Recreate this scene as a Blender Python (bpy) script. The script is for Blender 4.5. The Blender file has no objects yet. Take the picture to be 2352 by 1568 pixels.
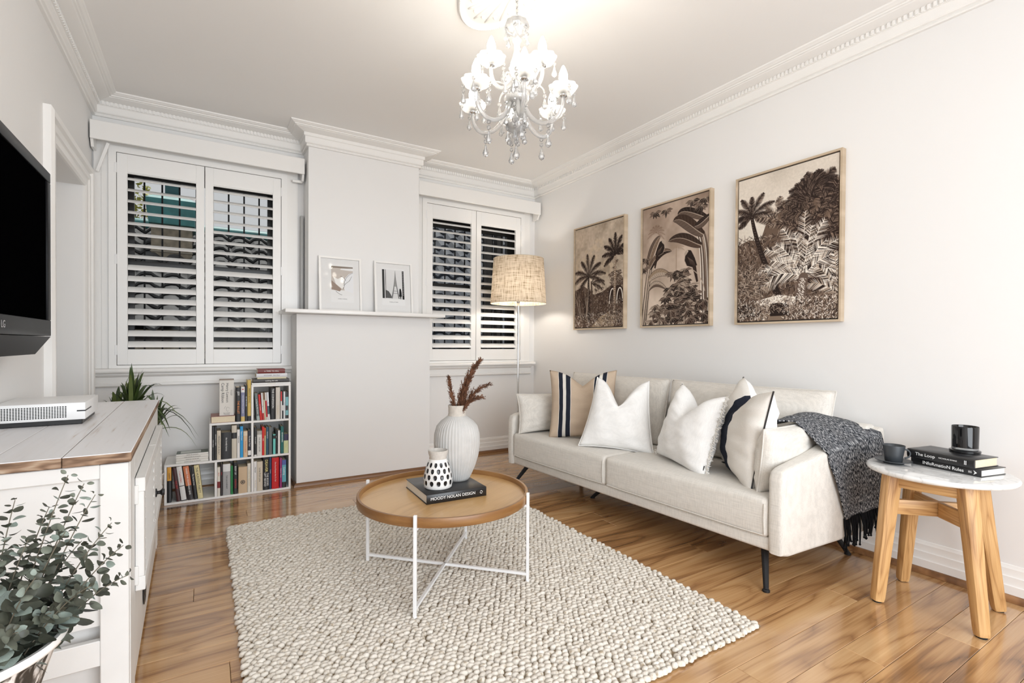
import bpy, bmesh, math, random
import numpy as np
from mathutils import Vector, Matrix, Euler
random.seed(7)
RNG = np.random.default_rng(7)
S = bpy.context.scene
COL = S.collection
pi = math.pi
rad = math.radians

# ------------------------------------------------------------------ camera, world, lights, exposure
CAM_Z = 1.12
cam_d = bpy.data.cameras.new('camera')
cam = bpy.data.objects.new('camera', cam_d)
COL.objects.link(cam)
cam_d.sensor_fit = 'HORIZONTAL'
cam_d.sensor_width = 36.0
cam_d.lens = 1142.84 / 2352 * 36.0
cam_d.shift_y = 17.17 / 2352
cam_d.clip_start = 0.02
_yaw, _pit, _rol = 0.552609, -0.010346, 0.005903
_f = Vector((math.sin(_yaw) * math.cos(_pit), math.cos(_yaw) * math.cos(_pit), math.sin(_pit)))
_r = Vector((math.cos(_yaw), -math.sin(_yaw), 0))
_u = _r.cross(_f)
_r2 = _r * math.cos(_rol) + _u * math.sin(_rol)
_u2 = -_r * math.sin(_rol) + _u * math.cos(_rol)
cam.matrix_world = Matrix(((_r2.x, _u2.x, -_f.x, 0), (_r2.y, _u2.y, -_f.y, 0), (_r2.z, _u2.z, -_f.z, CAM_Z), (0, 0, 0, 1)))
S.camera = cam

W = bpy.data.worlds.new('overcast_sky')
S.world = W
W.use_nodes = True
_bg = W.node_tree.nodes['Background']
_bg.inputs[0].default_value = (0.82, 0.825, 0.84, 1)      # even overcast sky
_bg.inputs[1].default_value = 0.46

sun_d = bpy.data.lights.new('sun', 'SUN')
sun_d.energy = 3.2
sun_d.angle = rad(6)
sun_d.color = (1, 0.97, 0.92)
sun = bpy.data.objects.new('sun', sun_d)
COL.objects.link(sun)
sun.rotation_euler = Euler((rad(-18), rad(6), 0))

# daylight that comes in through the glazed doors in the wall behind the camera
def area(name, loc, rot, sx, sy, power, col):
    d = bpy.data.lights.new(name, 'AREA')
    d.shape = 'RECTANGLE'
    d.size, d.size_y = sx, sy
    d.energy = power
    d.color = col
    o = bpy.data.objects.new(name, d)
    o.location = loc
    o.rotation_euler = rot
    COL.objects.link(o)
    return o
area('garden_door_daylight', (0.95, -1.72, 1.30), (rad(70), 0, 0), 2.9, 2.3, 98, (0.90, 0.95, 1.0))
BULB_STRENGTH = 45.0
LAMP_STRENGTH = 95.0

S.view_settings.view_transform = 'Standard'
S.view_settings.look = 'None'
S.view_settings.gamma = 1
S.view_settings.use_curve_mapping = False
S.view_settings.exposure = 0.62
S.cycles.max_bounces = 10
S.cycles.diffuse_bounces = 5
S.cycles.glossy_bounces = 4
S.cycles.transparent_max_bounces = 24
S.cycles.sample_clamp_indirect = 6.0
S.cycles.use_denoising = True
S.cycles.caustics_reflective = False
S.cycles.caustics_refractive = False

# ------------------------------------------------------------------ room numbers (metres)
XL, XR = -0.665, 3.04
YB, YC, YCL = 4.477, 4.25, 4.15       # alcove wall, chimney breast above the shelf, chimney breast below it
YF = -1.25
ZC = 2.826

# ------------------------------------------------------------------ mesh helpers
class G:
    """collects geometry; mk() links it as one mesh object"""
    def __init__(s):
        s.v, s.f, s.m, s.uv = [], [], [], []
    def add(s, verts, faces, mi=0, M=None, uv=None):
        o = len(s.v)
        if M is not None:
            verts = [M @ Vector(p) for p in verts]
        s.v.extend([tuple(p) for p in verts])
        for k, f in enumerate(faces):
            s.f.append(tuple(i + o for i in f))
            s.m.append(mi)
            s.uv.append(uv[k] if uv else None)
        return s

def box(g, x0, x1, y0, y1, z0, z1, mi=0, M=None):
    v = [(x0, y0, z0), (x1, y0, z0), (x1, y1, z0), (x0, y1, z0), (x0, y0, z1), (x1, y0, z1), (x1, y1, z1), (x0, y1, z1)]
    f = [(0, 3, 2, 1), (4, 5, 6, 7), (0, 1, 5, 4), (1, 2, 6, 5), (2, 3, 7, 6), (3, 0, 4, 7)]
    return g.add(v, f, mi, M)

def frombm(g, bm, mi=0, M=None):
    bm.verts.index_update()
    g.add([v.co.copy() for v in bm.verts], [tuple(v.index for v in f.verts) for f in bm.faces], mi, M)
    bm.free()
    return g

def rbox(g, x0, x1, y0, y1, z0, z1, b=0.005, seg=2, mi=0, M=None):
    bm = bmesh.new()
    bmesh.ops.create_cube(bm, size=1)
    for v in bm.verts:
        v.co = Vector(((x0 + x1) / 2 + v.co.x * (x1 - x0), (y0 + y1) / 2 + v.co.y * (y1 - y0), (z0 + z1) / 2 + v.co.z * (z1 - z0)))
    b = min(b, 0.49 * min(x1 - x0, y1 - y0, z1 - z0))
    bmesh.ops.bevel(bm, geom=bm.edges[:], offset=b, segments=seg, profile=0.5, affect='EDGES')
    return frombm(g, bm, mi, M)

def prism(g, poly, a, b, axis='x', mi=0, M=None, bev=0, seg=2):
    """poly: 2D points; axis = extrusion axis; (p,q) map to the two other axes in order"""
    n = len(poly)
    def P(p, q, t):
        return {'x': (t, p, q), 'y': (p, t, q), 'z': (p, q, t)}[axis]
    v = [P(p, q, a) for p, q in poly] + [P(p, q, b) for p, q in poly]
    f = [tuple(range(n)), tuple(range(2 * n - 1, n - 1, -1))] + [(i, i + n, (i + 1) % n + n, (i + 1) % n) for i in range(n)]
    if bev:
        bm = bmesh.new()
        vs = [bm.verts.new(p) for p in v]
        for q in f:
            bm.faces.new([vs[i] for i in q])
        bmesh.ops.recalc_face_normals(bm, faces=bm.faces[:])
        bmesh.ops.bevel(bm, geom=bm.edges[:], offset=bev, segments=seg, profile=0.5, affect='EDGES')
        return frombm(g, bm, mi, M)
    return g.add(v, f, mi, M)

def tube(g, pts, r, n=8, mi=0, M=None, caps=True, ry=None):
    pts = [Vector(p) for p in pts]
    m = len(pts)
    rs = r if isinstance(r, (list, tuple)) else [r] * m
    v, f = [], []
    T = (pts[1] - pts[0]).normalized()
    up = Vector((0, 0, 1)) if abs(T.z) < 0.9 else Vector((1, 0, 0))
    N = T.cross(up).normalized()
    for i, p in enumerate(pts):
        if i == 0:
            t = pts[1] - pts[0]
        elif i == m - 1:
            t = pts[-1] - pts[-2]
        else:
            t = pts[i + 1] - pts[i - 1]
        t.normalize()
        N = (N - t * N.dot(t)).normalized()
        B = t.cross(N)
        for k in range(n):
            a = 2 * pi * k / n + (pi / 4 if n == 4 else 0)
            v.append(p + (N * math.cos(a) + B * math.sin(a) * (ry if ry else 1)) * rs[i])
    for i in range(m - 1):
        for k in range(n):
            f.append((i * n + k, i * n + (k + 1) % n, (i + 1) * n + (k + 1) % n, (i + 1) * n + k))
    if caps:
        f.append(tuple(range(n - 1, -1, -1)))
        f.append(tuple((m - 1) * n + k for k in range(n)))
    return g.add(v, f, mi, M)

def lathe(g, prof, n=32, c=(0, 0, 0), mi=0, M=None, rfun=None):
    """prof: (r,z) list; r=0 ends close to a point. rfun(a, i) scales the radius"""
    v, f = [], []
    rows = []
    for i, (r, z) in enumerate(prof):
        if r < 1e-6:
            rows.append([len(v)])
            v.append((c[0], c[1], c[2] + z))
        else:
            row = []
            for k in range(n):
                a = 2 * pi * k / n
                q = r * (rfun(a, i) if rfun else 1)
                row.append(len(v))
                v.append((c[0] + q * math.cos(a), c[1] + q * math.sin(a), c[2] + z))
            rows.append(row)
    for A, B in zip(rows, rows[1:]):
        for k in range(n):
            k2 = (k + 1) % n
            if len(A) == 1 and len(B) == 1:
                continue
            if len(A) == 1:
                f.append((A[0], B[k2], B[k]))
            elif len(B) == 1:
                f.append((A[k], A[k2], B[0]))
            else:
                f.append((A[k], A[k2], B[k2], B[k]))
    return g.add(v, f, mi, M)

def grid(g, P, mi=0, M=None, closed_u=False, uvs=True):
    """P[i][j] points"""
    a, b = len(P), len(P[0])
    v = [p for row in P for p in row]
    f, uv = [], []
    for i in range(a - 1 + (1 if closed_u else 0)):
        i2 = (i + 1) % a
        for j in range(b - 1):
            f.append((i * b + j, i2 * b + j, i2 * b + j + 1, i * b + j + 1))
            u0, u1, w0, w1 = i / (a - 1), (i + 1) / (a - 1), j / (b - 1), (j + 1) / (b - 1)
            uv.append(((u0, w0), (u1, w0), (u1, w1), (u0, w1)))
    return g.add(v, f, mi, M, uv if uvs else None)

def ball(g, c, r, n=10, m=6, mi=0, M=None, sz=1.0):
    return lathe(g, [(r * math.sin(pi * i / m), -r * sz * math.cos(pi * i / m)) for i in range(m + 1)], n, c, mi, M)

def mk(name, g, mats=None, parent=None, loc=None, rot=None, smooth=35, recalc=True, mesh=None):
    if mesh is None:
        me = bpy.data.meshes.new(name)
        me.from_pydata(g.v, [], g.f)
        mats = mats if isinstance(mats, (list, tuple)) else [mats]
        for m in mats:
            if m:
                me.materials.append(m)
        if len(mats) > 1:
            me.polygons.foreach_set('material_index', g.m)
        if any(u is not None for u in g.uv):
            L = me.uv_layers.new(name='UVMap')
            k = 0
            for u, f in zip(g.uv, g.f):
                for q in range(len(f)):
                    if u is not None:
                        L.data[k].uv = u[q]
                    k += 1
        if recalc:
            bm = bmesh.new()
            bm.from_mesh(me)
            bmesh.ops.recalc_face_normals(bm, faces=bm.faces[:])
            bm.to_mesh(me)
            bm.free()
        if smooth:
            me.polygons.foreach_set('use_smooth', [True] * len(me.polygons))
            if smooth < 180:
                me.set_sharp_from_angle(angle=rad(smooth))
        me.update()
    else:
        me = mesh
    o = bpy.data.objects.new(name, me)
    COL.objects.link(o)
    if parent is not None:
        o.parent = parent
    if loc is not None:
        o.location = loc
    if rot is not None:
        o.rotation_euler = rot
    return o

def empty(name, loc=(0, 0, 0), rz=0.0, rot=None):
    o = bpy.data.objects.new(name, None)
    COL.objects.link(o)
    o.location = loc
    o.rotation_euler = rot if rot is not None else (0, 0, rz)
    o.empty_display_size = 0.05
    return o

def tag(o, label=None, cat=None, group=None, kind=None):
    if label:
        o['label'] = label
    if cat:
        o['category'] = cat
    if group:
        o['group'] = group
    if kind:
        o['kind'] = kind
    return o

def struct(name, g, mats, parent=None, **k):
    o = mk(name, g, mats, parent, **k)
    if parent is None:
        o['kind'] = 'structure'
    return o

FONT_TRACK = 1.0
def text(name, s, size, mat, parent, M, maxw=None, wfac=0.58, bold=0.0):
    c = bpy.data.curves.new(name, 'FONT')
    c.body = s
    c.align_x = 'CENTER'
    c.align_y = 'CENTER'
    w = max(len(q) for q in s.split('\n')) * wfac * size
    if maxw and w > maxw:
        size *= maxw / w
    c.size = size
    c.offset = bold * size
    c.resolution_u = 3
    c.extrude = 0.00015
    c.materials.append(mat)
    t = bpy.data.objects.new(name, c)
    me = bpy.data.meshes.new_from_object(t)          # the lettering as a plain mesh
    bpy.data.objects.remove(t)
    bpy.data.curves.remove(c)
    if not me.materials:
        me.materials.append(mat)
    o = bpy.data.objects.new(name, me)
    COL.objects.link(o)
    o.parent = parent
    o.matrix_local = M
    return o

def basis(xa, ya, o):
    """matrix whose local x runs along xa, local y along ya, at o"""
    xa, ya = Vector(xa).normalized(), Vector(ya).normalized()
    za = xa.cross(ya)
    return Matrix(((xa.x, ya.x, za.x, o[0]), (xa.y, ya.y, za.y, o[1]), (xa.z, ya.z, za.z, o[2]), (0, 0, 0, 1)))

# ------------------------------------------------------------------ materials
def nm(name):
    m = bpy.data.materials.new(name)
    m.use_nodes = True
    nt = m.node_tree
    return m, nt, nt.nodes['Principled BSDF']

def N(nt, typ, **kw):
    n = nt.nodes.new(typ)
    for k, v in kw.items():
        if k.startswith('i_'):
            key = k[2:]
            key = int(key) if key.isdigit() else key.replace('_', ' ')
            n.inputs[key].default_value = v
        else:
            setattr(n, k, v)
    return n

def ramp(nt, stops, fac=None, interp='LINEAR'):
    r = nt.nodes.new('ShaderNodeValToRGB')
    r.color_ramp.interpolation = interp
    e = r.color_ramp.elements
    while len(e) < len(stops):
        e.new(0.5)
    for q, (p, c) in zip(e, stops):
        q.position = p
        q.color = (*c, 1)
    if fac is not None:
        nt.links.new(fac, r.inputs[0])
    return r

def coords(nt, scale=(1, 1, 1), kind='Object', rot=(0, 0, 0), rnd=False):
    tc = nt.nodes.new('ShaderNodeTexCoord')
    mp = nt.nodes.new('ShaderNodeMapping')
    mp.inputs['Scale'].default_value = scale
    mp.inputs['Rotation'].default_value = rot
    if rnd:
        oi = nt.nodes.new('ShaderNodeObjectInfo')
        ml = N(nt, 'ShaderNodeVectorMath', operation='MULTIPLY')
        ml.inputs[1].default_value = (37.0, 91.0, 53.0)
        nt.links.new(oi.outputs['Random'], ml.inputs[0])
        ad = N(nt, 'ShaderNodeVectorMath', operation='ADD')
        nt.links.new(tc.outputs[kind], ad.inputs[0])
        nt.links.new(ml.outputs[0], ad.inputs[1])
        nt.links.new(ad.outputs[0], mp.inputs['Vector'])
    else:
        nt.links.new(tc.outputs[kind], mp.inputs['Vector'])
    return mp.outputs[0]

def bump(nt, b, h, strength=0.2, dist=0.002):
    n = N(nt, 'ShaderNodeBump')
    n.inputs['Strength'].default_value = strength
    n.inputs['Distance'].default_value = dist
    nt.links.new(h, n.inputs['Height'])
    nt.links.new(n.outputs[0], b.inputs['Normal'])

def plain(name, col, rough=0.5, metal=0.0, spec=0.5, noise=0.0, nscale=40, bmp=0.0, bscale=200, emit=0.0, sheen=0.0, coat=0.0):
    m, nt, b = nm(name)
    b.inputs['Base Color'].default_value = (*col, 1)
    b.inputs['Roughness'].default_value = rough
    b.inputs['Metallic'].default_value = metal
    b.inputs['Specular IOR Level'].default_value = spec
    if sheen:
        b.inputs['Sheen Weight'].default_value = sheen
    if coat:
        b.inputs['Coat Weight'].default_value = coat
        b.inputs['Coat Roughness'].default_value = 0.08
    if noise:
        t = N(nt, 'ShaderNodeTexNoise', i_Scale=nscale, i_Detail=4.0)
        nt.links.new(coords(nt), t.inputs['Vector'])
        lo = tuple(c * (1 - noise) for c in col)
        hi = tuple(min(1, c * (1 + noise)) for c in col)
        r = ramp(nt, [(0.3, lo), (0.7, hi)], t.outputs['Fac'])
        nt.links.new(r.outputs[0], b.inputs['Base Color'])
    if bmp:
        t = N(nt, 'ShaderNodeTexNoise', i_Scale=bscale, i_Detail=3.0)
        nt.links.new(coords(nt), t.inputs['Vector'])
        bump(nt, b, t.outputs['Fac'], bmp)
    if emit:
        b.inputs['Emission Color'].default_value = (*col, 1)
        b.inputs['Emission Strength'].default_value = emit
    return m

def linen(name, col, var=0.10, scale=260, bmp=0.25):
    """plain weave: two stretched noises crossed"""
    m, nt, b = nm(name)
    b.inputs['Roughness'].default_value = 0.9
    b.inputs['Specular IOR Level'].default_value = 0.2
    b.inputs['Sheen Weight'].default_value = 0.15
    t1 = N(nt, 'ShaderNodeTexNoise', i_Scale=1.0, i_Detail=2.0)
    nt.links.new(coords(nt, (scale * 1.2, scale * 0.05, scale * 1.2)), t1.inputs['Vector'])
    t2 = N(nt, 'ShaderNodeTexNoise', i_Scale=1.0, i_Detail=2.0)
    nt.links.new(coords(nt, (scale * 0.1, scale, scale * 0.1)), t2.inputs['Vector'])
    ad = N(nt, 'ShaderNodeMath', operation='ADD')
    nt.links.new(t1.outputs['Fac'], ad.inputs[0])
    nt.links.new(t2.outputs['Fac'], ad.inputs[1])
    hf = N(nt, 'ShaderNodeMath', operation='MULTIPLY')
    hf.inputs[1].default_value = 0.5
    nt.links.new(ad.outputs[0], hf.inputs[0])
    r = ramp(nt, [(0.38, tuple(c * (1 - var) for c in col)), (0.6, tuple(min(1, c * (1 + var * 0.6)) for c in col))], hf.outputs[0])
    nt.links.new(r.outputs[0], b.inputs['Base Color'])
    bump(nt, b, hf.outputs[0], bmp, 0.001)
    return m

def wood(name, stops, freq=(0.9, 7.0, 7.0), rings=26.0, rough=0.35, rnd=True, fine=0.25, coat=0.0, bmp=0.03, tone=0.0, ring=0.16, broad=1.0, sharp=0.0):
    """contours of a stretched noise give cathedral grain; object coordinates, long axis = x"""
    m, nt, b = nm(name)
    v = coords(nt, freq, rnd=rnd)
    n1 = N(nt, 'ShaderNodeTexNoise', i_Scale=1.0, i_Detail=1.5, i_Roughness=0.4)
    nt.links.new(v, n1.inputs['Vector'])
    mu = N(nt, 'ShaderNodeMath', operation='MULTIPLY')
    mu.inputs[1].default_value = rings
    nt.links.new(n1.outputs['Fac'], mu.inputs[0])
    sn = N(nt, 'ShaderNodeMath', operation='SINE')
    nt.links.new(mu.outputs[0], sn.inputs[0])
    v2 = coords(nt, (freq[0] * 3, freq[1] * 22, freq[2] * 22), rnd=rnd)
    n2 = N(nt, 'ShaderNodeTexNoise', i_Scale=1.0, i_Detail=3.0)
    nt.links.new(v2, n2.inputs['Vector'])
    n3 = N(nt, 'ShaderNodeTexNoise', i_Scale=0.8, i_Detail=2.0)
    nt.links.new(v, n3.inputs['Vector'])
    if sharp:
        s1 = N(nt, 'ShaderNodeMath', operation='MULTIPLY_ADD')
        s1.inputs[1].default_value = 0.5
        s1.inputs[2].default_value = 0.5
        nt.links.new(sn.outputs[0], s1.inputs[0])
        s2 = N(nt, 'ShaderNodeMath', operation='POWER')
        s2.inputs[1].default_value = sharp
        nt.links.new(s1.outputs[0], s2.inputs[0])
        sn = N(nt, 'ShaderNodeMath', operation='MULTIPLY_ADD')
        sn.inputs[1].default_value = 2.0
        sn.inputs[2].default_value = -1.55
        nt.links.new(s2.outputs[0], sn.inputs[0])
    q3 = N(nt, 'ShaderNodeMath', operation='MULTIPLY_ADD')
    q3.inputs[1].default_value = broad
    q3.inputs[2].default_value = 0.5 - broad / 2
    nt.links.new(n3.outputs['Fac'], q3.inputs[0])
    a = N(nt, 'ShaderNodeMath', operation='MULTIPLY_ADD')
    a.inputs[1].default_value = ring
    nt.links.new(sn.outputs[0], a.inputs[0])
    nt.links.new(q3.outputs[0], a.inputs[2])
    c = N(nt, 'ShaderNodeMath', operation='MULTIPLY_ADD')
    c.inputs[1].default_value = fine
    nt.links.new(n2.outputs['Fac'], c.inputs[0])
    nt.links.new(a.outputs[0], c.inputs[2])
    d = N(nt, 'ShaderNodeMath', operation='SUBTRACT')
    nt.links.new(c.outputs[0], d.inputs[0])
    d.inputs[1].default_value = fine * 0.5
    fac = d.outputs[0]
    if tone:
        oi = nt.nodes.new('ShaderNodeObjectInfo')
        e = N(nt, 'ShaderNodeMath', operation='MULTIPLY_ADD')
        e.inputs[1].default_value = tone
        nt.links.new(oi.outputs['Random'], e.inputs[0])
        nt.links.new(fac, e.inputs[2])
        g = N(nt, 'ShaderNodeMath', operation='SUBTRACT')
        g.inputs[1].default_value = tone / 2
        nt.links.new(e.outputs[0], g.inputs[0])
        fac = g.outputs[0]
    r = ramp(nt, stops, fac)
    nt.links.new(r.outputs[0], b.inputs['Base Color'])
    b.inputs['Roughness'].default_value = rough
    if coat:
        b.inputs['Coat Weight'].default_value = coat
        b.inputs['Coat Roughness'].default_value = 0.12
    bump(nt, b, n2.outputs['Fac'], bmp, 0.001)
    return m

def glassy(name, tint=(1, 1, 1), gloss=0.12, white=0.0, rough=0.02):
    """thin clear glass: transparent + a fresnel mirror (+ a little milky diffuse)"""
    m = bpy.data.materials.new(name)
    m.use_nodes = True
    nt = m.node_tree
    nt.nodes.clear()
    out = nt.nodes.new('ShaderNodeOutputMaterial')
    tr = N(nt, 'ShaderNodeBsdfTransparent')
    tr.inputs[0].default_value = (*tint, 1)
    gl = N(nt, 'ShaderNodeBsdfGlossy')
    gl.inputs['Roughness'].default_value = rough
    lw = N(nt, 'ShaderNodeLayerWeight', i_Blend=gloss)
    mx = nt.nodes.new('ShaderNodeMixShader')
    nt.links.new(lw.outputs['Fresnel'], mx.inputs[0])
    nt.links.new(tr.outputs[0], mx.inputs[1])
    nt.links.new(gl.outputs[0], mx.inputs[2])
    last = mx
    if white:
        df = N(nt, 'ShaderNodeBsdfTranslucent')
        df.inputs[0].default_value = (1, 1, 1, 1)
        d2 = N(nt, 'ShaderNodeBsdfDiffuse')
        d2.inputs[0].default_value = (1, 1, 1, 1)
        ad = nt.nodes.new('ShaderNodeMixShader')
        ad.inputs[0].default_value = 0.5
        nt.links.new(df.outputs[0], ad.inputs[1])
        nt.links.new(d2.outputs[0], ad.inputs[2])
        m2 = nt.nodes.new('ShaderNodeMixShader')
        m2.inputs[0].default_value = white
        nt.links.new(mx.outputs[0], m2.inputs[1])
        nt.links.new(ad.outputs[0], m2.inputs[2])
        last = m2
    nt.links.new(last.outputs[0], out.inputs[0])
    return m

def emitter(name, col, strength):
    m = bpy.data.materials.new(name)
    m.use_nodes = True
    nt = m.node_tree
    nt.nodes.clear()
    out = nt.nodes.new('ShaderNodeOutputMaterial')
    e = N(nt, 'ShaderNodeEmission')
    e.inputs[0].default_value = (*col, 1)
    e.inputs[1].default_value = strength
    nt.links.new(e.outputs[0], out.inputs[0])
    return m

def printed(name, img, rough=0.8, spec=0.2):
    m, nt, b = nm(name)
    t = nt.nodes.new('ShaderNodeTexImage')
    t.image = img
    t.extension = 'EXTEND'
    nt.links.new(t.outputs[0], b.inputs['Base Color'])
    b.inputs['Roughness'].default_value = rough
    b.inputs['Specular IOR Level'].default_value = spec
    return m

M = {}
M['wall'] = plain('wall_paint', (0.795, 0.79, 0.782), 0.6, bmp=0.03, bscale=120)
M['ceil'] = plain('ceiling_paint', (0.86, 0.852, 0.838), 0.8, bmp=0.02, bscale=90)
M['gloss_white'] = plain('white_gloss_paint', (0.83, 0.82, 0.80), 0.28, bmp=0.02, bscale=60)
M['cornice'] = plain('cornice_paint', (0.85, 0.84, 0.82), 0.55)
M['shutter'] = plain('shutter_paint', (0.85, 0.845, 0.83), 0.35)
M['black'] = plain('black_paint', (0.012, 0.012, 0.013), 0.4)
M['matt_black'] = plain('matt_black_metal', (0.01, 0.01, 0.011), 0.5, spec=0.3)
M['chrome'] = plain('chrome', (0.78, 0.78, 0.78), 0.12, metal=1.0)
M['steel'] = plain('brushed_steel', (0.5, 0.49, 0.47), 0.35, metal=1.0)
M['white_metal'] = plain('white_metal', (0.82, 0.82, 0.82), 0.35)
M['paper'] = plain('book_pages', (0.74, 0.64, 0.47), 0.9, noise=0.12, nscale=300)
M['paper_white'] = plain('white_book_pages', (0.82, 0.79, 0.72), 0.9, noise=0.06, nscale=300)
M['board'] = plain('white_board', (0.80, 0.79, 0.77), 0.45)
M['glass'] = glassy('window_glass', (0.97, 0.98, 0.98), 0.1)
M['picture_glass'] = glassy('picture_glass', (1, 1, 1), 0.12)
M['crystal'] = glassy('crystal', (0.96, 0.965, 0.97), 0.4, white=0.14, rough=0.04)
M['crystal_arm'] = glassy('crystal_arm', (0.95, 0.955, 0.96), 0.36, white=0.24, rough=0.06)
M['floor'] = wood('floor_boards', [(0.22, (0.13, 0.058, 0.022)), (0.40, (0.33, 0.17, 0.07)), (0.52, (0.48, 0.275, 0.122)), (0.78, (0.62, 0.405, 0.205))], freq=(1.05, 6.5, 6.5), rings=46, rough=0.17, tone=0.13, coat=0.8, fine=0.30, ring=0.085, broad=0.70, sharp=0.38)
M['bead'] = wood('floor_bead', [(0.2, (0.13, 0.055, 0.02)), (0.7, (0.34, 0.17, 0.07))], freq=(0.6, 20, 20), rings=10, rough=0.3)
M['oak'] = wood('pale_oak', [(0.25, (0.34, 0.17, 0.06)), (0.45, (0.55, 0.32, 0.13)), (0.75, (0.70, 0.46, 0.22))], freq=(1.8, 16, 16), rings=60, rough=0.4, fine=0.5, ring=0.11, broad=0.5, sharp=0.4)
M['table_wood'] = wood('honey_table_wood', [(0.2, (0.38, 0.205, 0.075)), (0.5, (0.58, 0.36, 0.155)), (0.85, (0.69, 0.46, 0.225))], freq=(1.4, 7, 7), rings=40, rough=0.3, coat=0.2, fine=0.3, ring=0.05, broad=0.5, sharp=0.4)
M['table_rim'] = wood('dark_table_rim', [(0.25, (0.22, 0.10, 0.03)), (0.6, (0.36, 0.19, 0.068)), (0.85, (0.44, 0.25, 0.10))], freq=(3, 3, 20), rings=10, rough=0.35)
M['sofa'] = linen('cream_sofa_linen', (0.68, 0.65, 0.60), 0.10, 240)
M['white_linen'] = linen('white_cushion_linen', (0.84, 0.835, 0.82), 0.05, 300, 0.15)
M['sepia_frame'] = wood('raw_oak_frame', [(0.3, (0.46, 0.36, 0.25)), (0.7, (0.62, 0.50, 0.37))], freq=(2, 2, 14), rings=8, rough=0.6)

# ================================================================== ROOM SHELL
# floor: a slab with separate boards laid along x
g = G()
box(g, XL - 0.25, XR + 0.02, YF - 0.3, YB + 0.02, -0.06, -0.009)
floor = struct('floor', g, plain('floor_slab', (0.05, 0.03, 0.02), 0.9))
def plank_mesh(length, w=0.135, t=0.009):
    g = G()
    c, gap = 0.0012, 0.0006
    a, b2 = length / 2 - gap, w / 2 - gap
    lo = [(-a, -b2), (a, -b2), (a, b2), (-a, b2)]
    hi = [(-a + c, -b2 + c), (a - c, -b2 + c), (a - c, b2 - c), (-a + c, b2 - c)]
    v = [(x, y, -t) for x, y in lo] + [(x, y, -c) for x, y in lo] + [(x, y, 0) for x, y in hi]
    f = [(8, 9, 10, 11)] + [(i, (i + 1) % 4, 4 + (i + 1) % 4, 4 + i) for i in range(4)] + [(4 + i, 4 + (i + 1) % 4, 8 + (i + 1) % 4, 8 + i) for i in range(4)]
    g.add(v, f)
    return g
_pm = {}
row_joint = {1.1175: 2.44, 0.9825: 1.573, 0.8475: 2.02, 0.7125: 2.443}
k0 = math.floor((YF - 2.13) / 0.135)
k1 = math.ceil((YB + 0.01 - 2.13) / 0.135)
for k in range(k0, k1):
    yc = 2.13 + 0.135 * (k + 0.5)
    j = next((v for q, v in row_joint.items() if abs(q - yc) < 0.03), None)
    if j is None:
        j = XL + (k * 0.73 + 0.4 * math.sin(k * 2.3)) % 1.8
    cuts = sorted(x for x in [j - 3.6, j - 1.8, j, j + 1.8, j + 3.6] if XL + 0.12 < x < XR - 0.1)
    ends = [XL] + cuts + [XR]
    for a, b in zip(ends, ends[1:]):
        ln = round(b - a, 3)
        if ln not in _pm:
            _pm[ln] = mk('plank', plank_mesh(ln), M['floor'], floor, ((a + b) / 2, yc, 0), smooth=0)
        else:
            mk('plank', None, None, floor, ((a + b) / 2, yc, 0), mesh=_pm[ln].data)

# ceiling
g = G()
box(g, XL - 0.3, XR + 0.3, YF - 0.3, YB + 0.3, ZC, ZC + 0.1)
ceiling = struct('ceiling', g, M['ceil'])

# right wall, left wall with a doorway, wall behind the camera with a glazed door opening
g = G()
box(g, XR, XR + 0.25, YF - 0.3, YB + 0.3, -0.06, ZC)
struct('wall_right', g, M['wall'])
DY0, DY1, DZ = 3.392, 4.15, 2.115
g = G()
box(g, XL - 0.25, XL, YF - 0.3, DY0, -0.06, ZC)
box(g, XL - 0.25, XL, DY1, YB + 0.3, -0.06, ZC)
box(g, XL - 0.25, XL, DY0, DY1, DZ, ZC)
struct('wall_left', g, M['wall'])
g = G()
box(g, XL, -0.5, YF - 0.25, YF, -0.06, ZC)
box(g, 2.4, XR, YF - 0.25, YF, -0.06, ZC)
box(g, -0.5, 2.4, YF - 0.25, YF, 2.4, ZC)
struct('wall_front', g, M['wall'])
# back wall: two window openings in the alcoves
WZ0, WZ1 = 0.935, 2.46
WX = [(-0.535, 0.532), (1.778, 2.847)]
g = G()
x = XL
for a, b in WX:
    box(g, x, a, YB, YB + 0.26, -0.06, ZC)
    box(g, a, b, YB, YB + 0.26, -0.06, WZ0)
    box(g, a, b, YB, YB + 0.26, WZ1, ZC)
    x = b
box(g, x, XR, YB, YB + 0.26, -0.06, ZC)
struct('wall_back', g, M['wall'])
# chimney breast and the deeper lower breast under the shelf
CX0, CX1, LX0, LX1 = 0.703, 1.632, 0.602, 1.70
g = G()
box(g, CX0, CX1, YC, YB - 0.002, 1.376, ZC - 0.002)
struct('wall_chimney_upper', g, M['wall'])
g = G()
box(g, LX0, LX1, YCL, YB - 0.002, 0, 1.343)
struct('wall_chimney_lower', g, M['wall'])
g = G()
rbox(g, 0.503, 1.783, 4.0, YB - 0.085, 1.345, 1.372, 0.002)
tag(mk('mantel_shelf', g, M['gloss_white']), 'thin white painted mantel shelf across the chimney breast', 'shelf')

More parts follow.
